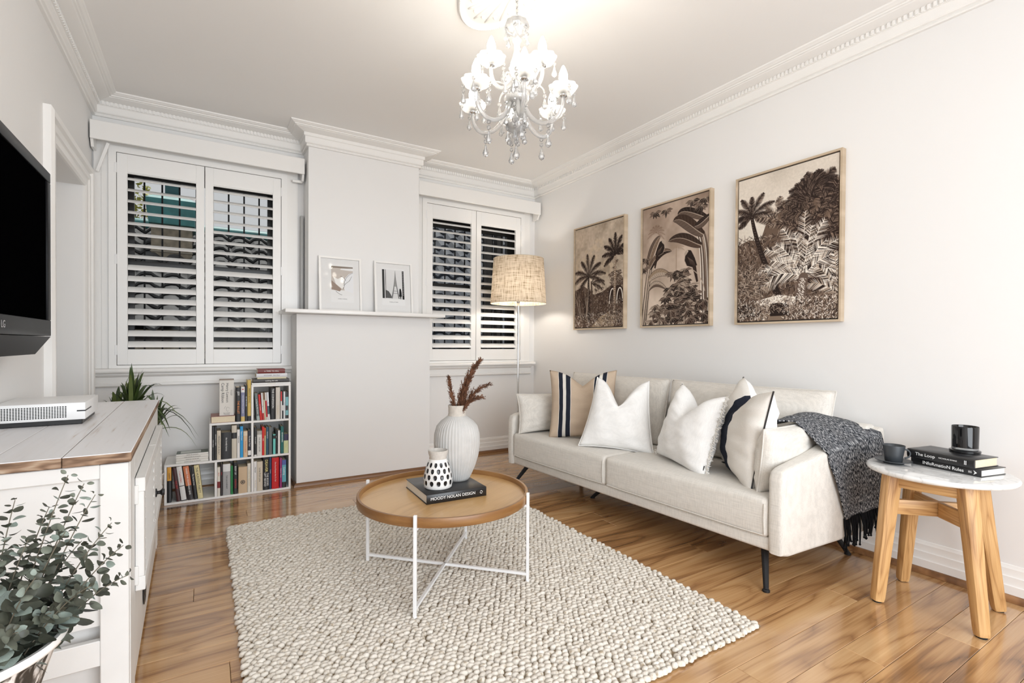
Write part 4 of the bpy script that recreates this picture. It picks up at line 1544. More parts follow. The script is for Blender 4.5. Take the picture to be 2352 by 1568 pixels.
prism(g, [(0.66, 0.185), (0.68, 0.70), (0.70, 0.715), (0.775, 0.712), (0.79, 0.69), (0.79, 0.3), (0.76, 0.19)], -0.085, 2.235, 'y', bev=0.014, seg=3)
mk('back_frame', g, M['sofa'], sofa, smooth=50)
for (v0, u0), (v1, u1) in [((0.10, 0.13), (-0.02, 0.058)), ((0.12, 2.02), (0.02, 2.10)), ((0.68, 0.10), (0.745, 0.02)), ((0.68, 2.02), (0.735, 2.09)), ((0.36, 1.33), (0.30, 1.50))]:
    g = G()
    tube(g, [(v1, u1, 0.008), (v0, u0, 0.175)], [0.0115, 0.018], 10)
    lathe(g, [(0, 0.001), (0.0165, 0.001), (0.0165, 0.008), (0.012, 0.013), (0, 0.013)], 14, (v1, u1, 0))
    mk('leg', g, M['matt_black'], sofa)

# ------------------------------------------------------------------ cushions
def pillow(w, h, t, chop=0.0, taper=0.0, chopw=0.30, pinch=0.07, n=30, wr=0.004, seed=0, boxy=0.5, sag=0.0):
    rng = np.random.default_rng(seed)
    ph = rng.uniform(0, 6.28, 8)
    def at(s, q, side):
        x = w / 2 * s * (1 - pinch * (1 - q * q)) * (1 - taper * (q + 1) / 2)
        z = h / 2 * q * (1 - pinch * (1 - s * s))
        e = max(0.0, (1 - abs(s) ** 2.4)) * max(0.0, (1 - abs(q) ** 2.4))
        y = t / 2 * e ** boxy
        if chop:
            k = math.exp(-(s / chopw) ** 2) * max(0, (q + 0.35) / 1.35) ** 2.2
            k1 = math.exp(-(abs(s) / (chopw * 0.55)) ** 1.2) * max(0, (q + 0.1) / 1.1) ** 1.6
            z -= chop * (0.55 * k + 0.45 * k1)
            y *= 1 - 0.45 * k1
        f = e ** 0.25 * (1 - e ** 0.9 * 0.6)
        y += f * wr * (math.sin(9 * s + 4 * q + ph[0]) + math.sin(15 * q - 5 * s + ph[1]) + 0.6 * math.sin(23 * q + 3 * s + ph[2]))
        z += h / 2 - sag * (1 - s * s) * max(0, q)
        return (x, -side * y, z)
    S_ = [math.sin(pi / 2 * (2 * i / n - 1)) * 0.35 + 0.65 * (2 * i / n - 1) for i in range(n + 1)]
    g = G()
    for side in (1, -1):
        P = [[at(s, q, side) for q in S_] for s in S_]
        grid(g, P, 0 if side == 1 else 1)
    return g, (lambda s, q: at(s, q, 0))
def put(o, v, u, z, n, tilt=0.15, roll=0.0):
    """stand a cushion at sofa point (v,u,z) facing world direction n"""
    o.location = SW(v, u, z)
    rz = math.atan2(n[0], -n[1])
    o.rotation_euler = (Matrix.Rotation(rz, 3, 'Z') @ Matrix.Rotation(-tilt, 3, 'X') @ Matrix.Rotation(roll, 3, 'Y')).to_euler()
    return o
def weld(o):
    bm = bmesh.new()
    bm.from_mesh(o.data)
    bmesh.ops.remove_doubles(bm, verts=bm.verts[:], dist=0.0004)
    bmesh.ops.recalc_face_normals(bm, faces=bm.faces[:])
    bm.to_mesh(o.data)
    bm.free()
    return o
def edge_path(fn, side, k=22):
    q = np.linspace(-1, 1, k)
    return [fn(side, t) for t in q] if side in (-1, 1) else None
sn = Vector((-math.cos(SROT), -math.sin(SROT), 0))          # the way the sofa faces
su = Vector((-math.sin(SROT), math.cos(SROT), 0))           # from the near arm to the far arm
def flange(fn, top=True, sides=(-1, 1), r=0.004):
    g = G()
    q = np.linspace(-1, 1, 20)
    for s in sides:
        tube(g, [fn(s, t) for t in q], r, 5)
    if top:
        tube(g, [fn(t, 1) for t in q], r, 5)
    return g
def cushion(name, label, dims, place, mat, group=None, cat='cushion', edge=None, **k):
    g, fn = pillow(*dims, **k)
    mats = mat if isinstance(mat, list) else [mat, mat]
    o = weld(mk(name, g, mats, smooth=180))
    put(o, *place)
    if edge:
        mk('edge_seam', flange(fn, r=edge), mats[0], o, smooth=60)
    tag(o, label, cat, group)
    return o, fn
cushion('back_cushion', 'far cream linen back cushion of the sofa behind the striped beige one', (1.0, 0.47, 0.20), (0.565, 1.59, 0.415, sn, 0.17), M['sofa'], 'sofa back cushions', pinch=0.025, boxy=0.36, seed=1, wr=0.003, edge=0.004)
cushion('back_cushion', 'near cream linen back cushion of the sofa behind the fringed cushion', (1.03, 0.47, 0.20), (0.565, 0.56, 0.415, sn, 0.17), M['sofa'], 'sofa back cushions', pinch=0.025, boxy=0.36, seed=2, wr=0.003, edge=0.004)
cushion('arm_cushion', 'small cream linen cushion standing against the far sofa arm', (0.50, 0.31, 0.15), (0.255, 1.985, 0.418, (-su + sn * 0.12).normalized(), 0.12), M['sofa'], 'cushions against the sofa arms', pinch=0.07, boxy=0.42, seed=3, edge=0.004)
cushion('arm_cushion', 'cream linen cushion against the near sofa arm under the grey throw', (0.50, 0.31, 0.16), (0.31, 0.150, 0.412, su, 0.10), M['sofa'], 'cushions against the sofa arms', pinch=0.03, boxy=0.42, seed=4, edge=0.004)

def striped(name, base, bands):
    """fabric with stripes laid across the u of the cushion's own UV map"""
    m, nt, b = nm(name)
    uv = nt.nodes.new('ShaderNodeUVMap')
    sp = nt.nodes.new('ShaderNodeSeparateXYZ')
    nt.links.new(uv.outputs[0], sp.inputs[0])
    stops = [(0.0, base)] + bands
    r = ramp(nt, stops, sp.outputs[0], 'CONSTANT')
    tn_ = N(nt, 'ShaderNodeTexNoise', i_Scale=1.0, i_Detail=2.0)
    nt.links.new(coords(nt, (300, 20, 300)), tn_.inputs['Vector'])
    mx = N(nt, 'ShaderNodeMixRGB', blend_type='MULTIPLY')
    mx.inputs[0].default_value = 0.18
    nt.links.new(r.outputs[0], mx.inputs[1])
    nt.links.new(tn_.outputs['Fac'], mx.inputs[2])
    nt.links.new(mx.outputs[0], b.inputs['Base Color'])
    b.inputs['Roughness'].default_value = 0.9
    b.inputs['Specular IOR Level'].default_value = 0.2
    bump(nt, b, tn_.outputs['Fac'], 0.2, 0.001)
    return m
BE, NV, CRM = (0.60, 0.475, 0.36), (0.018, 0.022, 0.036), (0.78, 0.75, 0.69)
bei = striped('beige_striped_linen', BE, [(0.165, CRM), (0.175, NV), (0.235, CRM), (0.285, NV), (0.345, CRM), (0.355, BE), (0.645, CRM), (0.655, NV), (0.715, CRM), (0.765, NV), (0.825, CRM), (0.835, BE)])
ncam = Vector((-0.70, -0.71, 0))
o, fn = cushion('striped_cushion', 'beige cushion with navy and white stripes at the far end of sofa', (0.51, 0.52, 0.17), (0.29, 1.60, 0.412, ncam, 0.18, rad(-1)), bei, 'throw cushions', chop=0.10, seed=11, pinch=0.085, wr=0.006, chopw=0.42)
WL = M['white_linen']
o, fn = cushion('white_cushion', 'plain white linen cushion in front of the beige striped cushion', (0.50, 0.49, 0.16), (0.20, 1.19, 0.415, Vector((-0.80, -0.60, 0)), 0.28, rad(3)), WL, 'throw cushions', chop=0.20, taper=0.30, seed=12, pinch=0.07, wr=0.005, chopw=0.50)
g = G()
q_ = np.linspace(-1, 1, 24)
for s in (-1, 1):
    tube(g, [fn(s, t) for t in q_], 0.0045, 5)
tube(g, [fn(t, -1) for t in q_], 0.004, 5)
mk('edge_piping', g, WL, o, smooth=60)

o, fn = cushion('fringed_cushion', 'white linen cushion with fringed edges in the middle of sofa', (0.47, 0.47, 0.22), (0.21, 0.70, 0.41, Vector((-0.97, 0.25, 0)), 0.27, rad(6)), WL, 'throw cushions', chop=0.17, taper=0.14, seed=13, pinch=0.06, wr=0.005, chopw=0.48)
g = G()
for s in (-1, 1):
    for t in np.linspace(-1, 1, 80):
        p = Vector(fn(s, t))
        for _ in range(3):
            e = p + Vector((s * RNG.uniform(0.008, 0.020), RNG.normal(0, 0.010), RNG.normal(0, 0.006)))
            tube(g, [p, p.lerp(e, 0.6) + Vector((0, 0, RNG.normal(0, 0.002))), e], [0.0022, 0.0024, 0.0016], 4)
g2 = G()
box(g2, 0.212, 0.224, -0.016, -0.0145, 0.05, 0.075)
mk('label_tab', g2, M['black'], o, smooth=0)
tag(mk('fringe', g, plain('fringe_cotton', (0.80, 0.775, 0.73), 0.95), o, smooth=60, recalc=False), kind='stuff')
nvs = striped('white_navy_band_linen', (0.80, 0.77, 0.72), [(0.385, (0.83, 0.81, 0.77)), (0.39, NV), (0.59, (0.83, 0.81, 0.77)), (0.60, (0.80, 0.77, 0.72))])
o, fn = cushion('banded_cushion', 'ivory cushion with a wide navy band and black piping by the near arm', (0.52, 0.52, 0.22), (0.27, 0.375, 0.41, Vector((-0.75, 0.66, 0)), 0.17, rad(4)), [nvs, M['white_linen']], 'throw cushions', chop=0.10, seed=14, pinch=0.07, wr=0.006, chopw=0.55)
for s in (-1, 1):
    g = G()
    tube(g, [fn(s, t) for t in q_], 0.0045, 5)
    mk('black_piping', g, M['black'], o, smooth=60)
g = G()
for s in (-1, 1):
    p = Vector(fn(s, -0.985))
    for k in range(6):
        e = p + Vector((s * 0.03, 0.004 * (k - 2.5), -0.012 + RNG.normal(0, 0.004)))
        tube(g, [p, p.lerp(e, 0.5), e], 0.0035, 5)
mk('corner_tassel', g, M['black'], o)

# ------------------------------------------------------------------ throw over the near arm
front = [(0.25, 0.225, 0.690), (0.284, 0.172, 0.733), (0.336, 0.12, 0.722), (0.364, 0.07, 0.688), (0.35, 0.01, 0.640), (0.34, -0.032, 0.58), (0.36, -0.058, 0.505), (0.391, -0.066, 0.433), (0.43, -0.068, 0.35), (0.468, -0.068, 0.269)]
back = [(0.50, 0.225, 0.700), (0.54, 0.172, 0.752), (0.59, 0.115, 0.765), (0.63, 0.055, 0.752), (0.69, -0.03, 0.725), (0.735, -0.098, 0.675), (0.765, -0.135, 0.585), (0.775, -0.142, 0.49), (0.78, -0.145, 0.40), (0.78, -0.145, 0.318)]
def interp_path(P, n):
    P = np.array(P)
    t = np.linspace(0, len(P) - 1, n)
    out = []
    for q in t:
        i = min(len(P) - 2, int(q))
        f = q - i
        p0, p1, p2, p3 = P[max(0, i - 1)], P[i], P[i + 1], P[min(len(P) - 1, i + 2)]
        out.append(0.5 * ((2 * p1) + (-p0 + p2) * f + (2 * p0 - 5 * p1 + 4 * p2 - p3) * f * f + (-p0 + 3 * p1 - 3 * p2 + p3) * f ** 3))
    return np.array(out)
F_, B_ = interp_path(front, 46), interp_path(back, 46)
P = []
for j in range(22):
    t = j / 21
    row = []
    for i in range(46):
        p = F_[i] * (1 - t) + B_[i] * t
        s = i / 45
        wv = 0.008 * math.sin(t * 9 + s * 2) * min(1, 3 * s) + 0.006 * math.sin(t * 17 + 1.0)
        bulge = math.sin(pi * t) * 0.012
        v_, u_, z_ = p[0], p[1] - (wv * 0.6 + bulge * 0.4) * (1 if s > 0.45 else 0), p[2] + (wv * 0.5 + bulge) * (0 if s > 0.6 else 1)
        zt = float(np.interp(v_, [0.0, 0.05, 0.25, 0.45, 0.62, 0.78], [0.52, 0.562, 0.588, 0.626, 0.662, 0.70]))
        if u_ < 0.03 and z_ < zt + 0.002:                       # lie on the outside of the arm
            u_ = min(u_, -flare(v_) - 0.012)
        elif -flare(v_) - 0.02 < u_ < 0.075:                     # lie on top of it
            z_ = max(z_, zt + 0.016)
        if 0.07 <= u_ < 0.26:                                    # lie on the cushion
            z_ = max(z_, 0.742 - 0.9 * max(0, u_ - 0.19) - 1.2 * max(0, 0.11 - u_))
        row.append((v_, u_, z_))
    P.append(row)
g = G()
grid(g, P)
m, nt, b = nm('grey_tweed')
uvn = nt.nodes.new('ShaderNodeUVMap')
mp = nt.nodes.new('ShaderNodeMapping')
mp.inputs['Scale'].default_value = (66, 30, 1)
nt.links.new(uvn.outputs[0], mp.inputs['Vector'])
t1 = N(nt, 'ShaderNodeTexNoise', i_Scale=1.6, i_Detail=3.0, i_Roughness=0.7)
nt.links.new(mp.outputs[0], t1.inputs['Vector'])
r1 = ramp(nt, [(0.42, (0.010, 0.012, 0.016)), (0.50, (0.06, 0.065, 0.075)), (0.57, (0.30, 0.30, 0.31)), (0.66, (0.58, 0.58, 0.57))], t1.outputs['Fac'])
nt.links.new(r1.outputs[0], b.inputs['Base Color'])
b.inputs['Roughness'].default_value = 0.95
b.inputs['Specular IOR Level'].default_value = 0.1
bump(nt, b, t1.outputs['Fac'], 0.5, 0.003)
thr = mk('throw_blanket', g, m, None, smooth=180, recalc=False)
thr.matrix_world = SM
md = thr.modifiers.new('thick', 'SOLIDIFY')
md.thickness = 0.007
md.offset = 1
tag(thr, 'dark grey flecked throw with black tassels draped over the near sofa arm', 'throw')
g = G()
for j in range(34):
    t = j / 33
    p = Vector(F_[-1] * (1 - t) + B_[-1] * t)
    L_ = RNG.uniform(0.10, 0.15) * (1.15 - 0.35 * t)
    e = p + Vector((RNG.normal(0.004, 0.008), -0.004 + RNG.normal(0, 0.006), -L_))
    mid = p.lerp(e, 0.5) + Vector((RNG.normal(0, 0.006), RNG.normal(-0.004, 0.004), 0))
    tube(g, [p + Vector((0, 0, 0.004)), p.lerp(mid, 0.5), mid, e], [0.0042, 0.0048, 0.0044, 0.0032], 5)
    ball(g, e, 0.0055, 6, 4)
tag(mk('tassels', g, plain('black_wool', (0.008, 0.008, 0.009), 0.95, spec=0.1), thr, smooth=60, recalc=False), kind='stuff')

# ================================================================== PAINTED PRINTS (drawn here stroke by stroke)
class Canvas:
    def __init__(s, w, h, top, bot):
        s.w, s.h = w, h
        t = np.linspace(0, 1, h)[:, None, None]
        s.a = (np.array(top)[None, None] * (1 - t) + np.array(bot)[None, None] * t) * np.ones((h, w, 1))
    def noise(s, cell, amp, seed=0, y0=0.0, y1=1.0):
        r = np.random.default_rng(seed)
        gh, gw = s.h // cell + 3, s.w // cell + 3
        q = r.normal(0, 1, (gh, gw))
        yy, xx = np.mgrid[0:s.h, 0:s.w] / cell
        i, j = yy.astype(int), xx.astype(int)
        fy, fx = yy - i, xx - j
        fy, fx = fy * fy * (3 - 2 * fy), fx * fx * (3 - 2 * fx)
        v = (q[i, j] * (1 - fx) + q[i, j + 1] * fx) * (1 - fy) + (q[i + 1, j] * (1 - fx) + q[i + 1, j + 1] * fx) * fy
        m_ = np.ones((s.h, 1))
        m_[: int(y0 * s.h)] = 0
        m_[int(y1 * s.h):] = 0
        s.a += (v * m_)[..., None] * amp
    def seg(s, x0, y0, x1, y1, w0, w1, c, al=1.0):
        """tapered stroke; coordinates 0..1 of the width (x) and height (y, down)"""
        x0, x1 = x0 * s.w, x1 * s.w
        y0, y1 = y0 * s.h, y1 * s.h
        w0, w1 = w0 * s.w, w1 * s.w
        R = max(w0, w1) + 1
        a, b_ = int(max(0, min(x0, x1) - R)), int(min(s.w, max(x0, x1) + R + 1))
        c0, d = int(max(0, min(y0, y1) - R)), int(min(s.h, max(y0, y1) + R + 1))
        if a >= b_ or c0 >= d:
            return
        Y, X = np.mgrid[c0:d, a:b_]
        dx, dy = x1 - x0, y1 - y0
        L2 = dx * dx + dy * dy + 1e-9
        t = np.clip(((X - x0) * dx + (Y - y0) * dy) / L2, 0, 1)
        D = np.hypot(X - (x0 + t * dx), Y - (y0 + t * dy))
        m_ = np.clip((w0 + (w1 - w0) * t) - D + 0.5, 0, 1)[..., None] * al
        s.a[c0:d, a:b_] = s.a[c0:d, a:b_] * (1 - m_) + np.array(c) * m_
    def poly(s, pts, c, al=1.0):
        P = np.array(pts) * [s.w, s.h]
        a, b_ = int(max(0, P[:, 0].min())), int(min(s.w, P[:, 0].max() + 2))
        c0, d = int(max(0, P[:, 1].min())), int(min(s.h, P[:, 1].max() + 2))
        if a >= b_ or c0 >= d:
            return
        Y, X = np.mgrid[c0:d, a:b_]
        ins = np.zeros(X.shape, bool)
        n = len(P)
        for i in range(n):
            (xa, ya), (xb, yb) = P[i], P[(i + 1) % n]
            if ya == yb:
                continue
            k = ((ya > Y) != (yb > Y)) & (X < (xb - xa) * (Y - ya) / (yb - ya) + xa)
            ins ^= k
        m_ = ins[..., None] * al
        s.a[c0:d, a:b_] = s.a[c0:d, a:b_] * (1 - m_) + np.array(c) * m_
    def curve(s, P, w0, w1, c, n=14, al=1.0):
        Q = [bezp(P, t) for t in np.linspace(0, 1, n)]
        for i in range(n - 1):
            f0, f1 = i / (n - 1), (i + 1) / (n - 1)
            s.seg(*Q[i], *Q[i + 1], w0 + (w1 - w0) * f0, w0 + (w1 - w0) * f1, c, al)
        return Q
    def image(s, name):
        im = bpy.data.images.new(name, s.w, s.h)
        px = np.ones((s.h, s.w, 4), np.float32)
        px[..., :3] = np.clip(s.a, 0, 1)[::-1]
        im.pixels.foreach_set(px.ravel())
        im.update()
        im.pack()
        return im
def bezp(P, t):
    P = [np.array(p, float) for p in P]
    while len(P) > 1:
        P = [a * (1 - t) + b * t for a, b in zip(P, P[1:])]
    return P[0]
DK, MD, LT, PL = (0.165, 0.125, 0.11), (0.39, 0.325, 0.285), (0.69, 0.625, 0.56), (0.93, 0.90, 0.86)
AR = np.random.default_rng(5)
def frond(c, x, y, ang, ln, droop, wid, cols, n=26, lw=0.0035, asp=1.48):
    """palm leaf: drooping midrib with leaflets on both sides (ang in degrees, 90 = up)"""
    a = rad(ang)
    ex, ey = x + ln * math.cos(a), y - ln * math.sin(a) / asp
    P = [(x, y), (x + ln * 0.5 * math.cos(a), y - ln * 0.62 * math.sin(a) / asp - 0.03 * ln), (ex, ey + droop * ln)]
    Q = [bezp(P, t) for t in np.linspace(0, 1, n + 1)]
    for i in range(2, n + 1):
        t = i / n
        d = Q[i] - Q[i - 1]
        d = d * [1, asp]
        d = d / (np.hypot(*d) + 1e-9)
        L_ = wid * math.sin(pi * min(1, 0.12 + 0.8 * t)) * AR.uniform(0.8, 1.1)
        for s in (-1, 1):
            nx, ny = -d[1] * s, d[0] * s
            ux, uy = d[0] * 0.75 + nx * 0.8, d[1] * 0.75 + ny * 0.8 + 0.25
            c.seg(*Q[i], Q[i][0] + ux * L_, Q[i][1] + uy * L_ / asp, lw, lw * 0.3, cols[AR.integers(len(cols))])
    for i in range(n):
        c.seg(*Q[i], *Q[i + 1], lw * 0.9, lw * 0.5, cols[0])
def scrub(c, x0, x1, y0, y1, n, cols, ln=0.03):
    for _ in range(n):
        x, y = AR.uniform(x0, x1), AR.uniform(y0, y1)
        a = AR.uniform(0.2, 2.9)
        L_ = ln * AR.uniform(0.4, 1.2)
        c.seg(x, y, x + L_ * math.cos(a), y - L_ * math.sin(a) * 0.7, 0.003, 0.0012, cols[AR.integers(len(cols))])
def trunk(c, P, w0, w1, dark, light, n=30):
    Q = c.curve(P, w0, w1, dark, n)
    for i in range(n - 1):
        w = w0 + (w1 - w0) * i / n
        for _ in range(3):
            o = AR.uniform(-0.8, 0.5) * w
            c.seg(Q[i][0] + o, Q[i][1], Q[i][0] + o + w * 0.25, Q[i][1] + 0.006, 0.0025, 0.001, light)
def clusters(c, x, y, s, cols, asp=1.48):
    a0 = AR.uniform(-0.4, 0.4)
    for k in range(6):
        a = a0 - pi * (0.02 + 0.19 * k)
        a = -a + 0.0
        L_ = s * AR.uniform(0.8, 1.1)
        ex, ey = x + L_ * math.cos(a), y + L_ * abs(math.sin(a)) * 0.9 / asp + 0.1 * L_ * (k % 2)
        mx_, my_ = (x + ex) / 2, (y + ey) / 2
        w = 0.17 * s
        px, py = -(ey - y) * asp, (ex - x) / asp
        q = math.hypot(px, py * asp) + 1e-9
        px, py = px / q * w, py / q * w
        col = cols[AR.integers(len(cols))]
        c.poly([(x, y), (mx_ + px, my_ + py), (ex, ey), (mx_ - px, my_ - py)], col)
        c.seg(x, y, ex, ey, 0.002, 0.001, LT if col[0] < 0.4 else DK)
def bigleaf(c, P, w, dark, mid):
    Q = [bezp(P, t) for t in np.linspace(0, 1, 22)]
    up, dn = [], []
    for i, q in enumerate(Q):
        t = i / 21
        d = (Q[min(21, i + 1)] - Q[max(0, i - 1)]) * [1, 1.48]
        d = d / (np.hypot(*d) + 1e-9)
        k = w * math.sin(pi * min(1, 0.06 + 0.94 * t)) ** 0.6
        up.append((q[0] - d[1] * k, q[1] + d[0] * k / 1.48))
        dn.append((q[0] + d[1] * k, q[1] - d[0] * k / 1.48))
    c.poly(up + [tuple(q) for q in Q[::-1]], dark)
    c.poly(dn + [tuple(q) for q in Q[::-1]], mid)
    for i in range(2, 20, 2):
        c.seg(*Q[i], *up[min(21, i + 2)], 0.0015, 0.001, MD)
        c.seg(*Q[i], *dn[min(21, i + 2)], 0.0015, 0.001, DK, 0.5)
    c.curve(P, 0.005, 0.002, LT, 16)
    for R_ in (up, dn):
        for a, b_ in zip(R_, R_[1:]):
            c.seg(*a, *b_, 0.002, 0.002, DK, 0.8)
def parrot(c, x, y, s, flip):
    f = -1 if flip else 1
    A = lambda u, v: (x + f * u * s * 2.0, y + v * s / 1.48)
    B_ = lambda u, v: A(0.12 + (u - 0.12) * 1.1, -0.05 + (v + 0.05) * 1.06)
    c.poly([B_(0.02, -0.55), B_(0.14, -0.5), B_(0.2, -0.3), B_(0.28, 0.0), B_(0.36, 0.42), B_(0.2, 0.5), B_(0.0, 0.36), B_(-0.08, 0.05), B_(-0.06, -0.3)], LT)
    c.poly([A(0.02, -0.55), A(0.14, -0.5), A(0.2, -0.3), A(0.28, 0.0), A(0.36, 0.42), A(0.2, 0.5), A(0.0, 0.36), A(-0.08, 0.05), A(-0.06, -0.3)], DK)
    c.poly([A(0.2, 0.35), A(0.32, 0.42), A(0.40, 1.35), A(0.34, 1.4), A(0.2, 0.5)], (0.2, 0.15, 0.13))
    c.poly([A(-0.06, -0.5), A(0.05, -0.58), A(0.02, -0.38), A(-0.08, -0.2), A(-0.1, -0.36)], LT)
    for k in range(8):
        c.curve([A(0.02 + 0.02 * k, -0.15 + 0.03 * k), A(0.1 + 0.02 * k, 0.1), A(0.12 + 0.025 * k, 0.3 + 0.02 * k)], 0.0022, 0.001, MD, 6)
    c.seg(*A(0.03, -0.47), *A(0.035, -0.46), 0.004, 0.004, PL)

c1 = Canvas(340, 500, (0.70, 0.64, 0.57), (0.80, 0.74, 0.67))           # two palms, clouds, ruin
c1.noise(70, 0.05, 1, 0, 0.62)
c1.noise(26, 0.03, 2, 0, 0.62)
for (x, y, r_) in [(0.32, 0.30, 0.12), (0.12, 0.36, 0.10), (0.5, 0.2, 0.08), (0.42, 0.27, 0.09), (0.68, 0.44, 0.1)]:
    for k in range(12):
        a = AR.uniform(0, 6.28)
        c1.seg(x + r_ * math.cos(a), y + r_ * 0.6 * math.sin(a), x + r_ * math.cos(a) + 0.02, y + r_ * 0.6 * math.sin(a), 0.035, 0.02, (0.78, 0.71, 0.62), 0.5)
c1.noise(9, 0.02, 3, 0, 1)
c1.poly([(0, 0.62), (0.2, 0.58), (0.42, 0.68), (0.6, 0.66), (0.8, 0.6), (1, 0.56), (1, 1), (0, 1)], (0.34, 0.27, 0.23))
scrub(c1, 0, 1, 0.62, 0.9, 900, [DK, MD, LT, DK], 0.045)
for s_ in (-1, 1):
    for k in range(26):
        x, y = 0.87 + AR.normal(0, 0.07), 0.55 + AR.normal(0, 0.06)
        clusters(c1, x, y, 0.05, [MD, DK, (0.45, 0.37, 0.31)])
c1.poly([(0.72, 0.78), (0.72, 0.66), (0.77, 0.62), (0.95, 0.62), (1.0, 0.66), (1.0, 0.78)], (0.2, 0.15, 0.13))
for x in (0.74, 0.88):
    c1.curve([(x, 0.78), (x, 0.60), (x + 0.11, 0.60), (x + 0.11, 0.76)], 0.008, 0.008, PL, 14)
c1.poly([(0.35, 1), (0.55, 0.9), (0.72, 0.86), (0.9, 0.92), (0.8, 1)], (0.62, 0.54, 0.45))
trunk(c1, [(0.31, 0.93), (0.30, 0.75), (0.30, 0.5)], 0.035, 0.018, DK, LT)
trunk(c1, [(0.40, 0.86), (0.38, 0.7), (0.36, 0.55)], 0.022, 0.014, MD, DK)
trunk(c1, [(0.83, 0.92), (0.84, 0.6), (0.845, 0.33)], 0.030, 0.014, (0.55, 0.47, 0.4), PL)
for a, l_, d in [(95, 0.34, 0.0), (70, 0.36, 0.06), (120, 0.33, 0.08), (45, 0.36, 0.14), (150, 0.36, 0.18), (20, 0.38, 0.2), (170, 0.34, 0.3), (0, 0.34, 0.28), (205, 0.3, 0.35)]:
    frond(c1, 0.30, 0.50, a, l_, d, 0.055, [DK, DK, MD], 30, 0.0045)
for a, l_, d in [(60, 0.25, 0.12), (20, 0.28, 0.2), (-5, 0.22, 0.25)]:
    frond(c1, 0.37, 0.57, a, l_, d, 0.045, [DK, MD], 24, 0.004)
for a, l_, d in [(90, 0.30, 0.0), (65, 0.29, 0.04), (115, 0.29, 0.05), (140, 0.28, 0.08), (40, 0.24, 0.1), (165, 0.26, 0.14), (20, 0.2, 0.16), (195, 0.22, 0.22)]:
    frond(c1, 0.845, 0.33, a, l_, d, 0.05, [DK, MD, DK], 16, 0.009)
for k in range(26):
    x = AR.uniform(0.02, 0.28)
    c1.curve([(x * 0.6 + 0.1, 0.92), (x, 0.8), (x + AR.uniform(-0.1, 0.06), AR.uniform(0.55, 0.7))], 0.006, 0.002, [DK, LT, MD][k % 3], 8)
scrub(c1, 0, 1, 0.86, 1.0, 900, [DK, PL, MD, LT], 0.03)
scrub(c1, 0.7, 1, 0.74, 0.98, 320, [DK, MD, LT], 0.05)

c2 = Canvas(340, 500, (0.64, 0.56, 0.50), (0.83, 0.765, 0.70))           # banana leaves and two parrots
c2.noise(80, 0.05, 4)
c2.noise(14, 0.012, 5)
for k in range(5):
    c2.curve([(0.54, 0.36), (0.545, 0.5), (0.54, 0.66)], 0.004, 0.003, (0.60, 0.52, 0.45), 8)
for k in range(10):
    frond(c2, 0.54, 0.38, 180 * k / 9, 0.12, 0.25, 0.02, [(0.6, 0.52, 0.45)], 10, 0.002)
    frond(c2, 0.22, 0.22, 200 * k / 9 - 20, 0.14, 0.25, 0.025, [(0.47, 0.38, 0.32)], 10, 0.002)
for x, w in ((0.93, 0.03), (0.985, 0.035), (0.90, 0.016)):
    c2.curve([(x + 0.03, 1.0), (x, 0.7), (x + 0.02, 0.42), (x - 0.06, 0.3)], w, w * 0.5, MD, 16)
    c2.curve([(x + 0.02, 1.0), (x - 0.01, 0.7), (x + 0.01, 0.42), (x - 0.07, 0.3)], 0.006, 0.004, PL, 16)
bigleaf(c2, [(0.98, 0.20), (0.85, 0.16), (0.62, 0.06), (0.56, 0.12)], 0.055, DK, MD)
bigleaf(c2, [(0.93, 0.32), (0.78, 0.26), (0.62, 0.12), (0.49, 0.16)], 0.075, (0.24, 0.18, 0.15), MD)
bigleaf(c2, [(0.90, 0.40), (0.75, 0.36), (0.62, 0.27), (0.42, 0.315)], 0.065, (0.22, 0.17, 0.14), (0.33, 0.26, 0.22))
bigleaf(c2, [(1.02, 0.18), (0.92, 0.22), (0.86, 0.25), (0.80, 0.24)], 0.05, DK, MD)
for x in (0.03, 0.07, 0.1):
    c2.curve([(x - 0.04, 1.0), (x, 0.8), (x + 0.02, 0.6), (x + 0.1, 0.42)], 0.014, 0.006, LT, 14)
    c2.curve([(x - 0.05, 1.0), (x - 0.01, 0.8), (x + 0.01, 0.6), (x + 0.09, 0.42)], 0.006, 0.003, DK, 14)
bigleaf(c2, [(0.08, 0.50), (0.12, 0.40), (0.2, 0.28), (0.29, 0.255)], 0.05, (0.5, 0.42, 0.35), MD)
bigleaf(c2, [(0.12, 0.52), (0.2, 0.44), (0.3, 0.36), (0.47, 0.40)], 0.045, DK, (0.45, 0.37, 0.31))
bigleaf(c2, [(0.1, 0.62), (0.2, 0.55), (0.3, 0.54), (0.47, 0.60)], 0.05, LT, (0.6, 0.52, 0.44))
bigleaf(c2, [(0.1, 0.70), (0.18, 0.63), (0.28, 0.64), (0.4, 0.71)], 0.035, MD, LT)
parrot(c2, 0.33, 0.36, 0.17, True)
parrot(c2, 0.70, 0.49, 0.20, False)
c2.curve([(0.62, 0.56), (0.75, 0.545), (0.9, 0.6), (0.95, 0.75)], 0.004, 0.006, LT, 12)
for (x, y) in [(0.2, 0.04), (0.38, 0.045), (0.78, 0.03), (0.86, 0.05), (0.95, 0.04), (0.9, 0.09), (0.05, 0.42), (0.02, 0.5)]:
    clusters(c2, x, y, 0.11, [DK, MD])
for k in range(34):
    y = 0.56 + 0.42 * (k / 34)
    for _ in range(1 + k // 9):
        x = 0.64 + AR.normal(0, 0.06 + 0.28 * (y - 0.55))
        clusters(c2, x, y, 0.085 + 0.05 * AR.random(), [DK, DK, MD, LT] if y < 0.75 else [DK, MD, DK])
for k in range(26):
    clusters(c2, AR.uniform(0, 1), AR.uniform(0.80, 0.97), 0.12, [DK, (0.25, 0.19, 0.16), MD, LT])

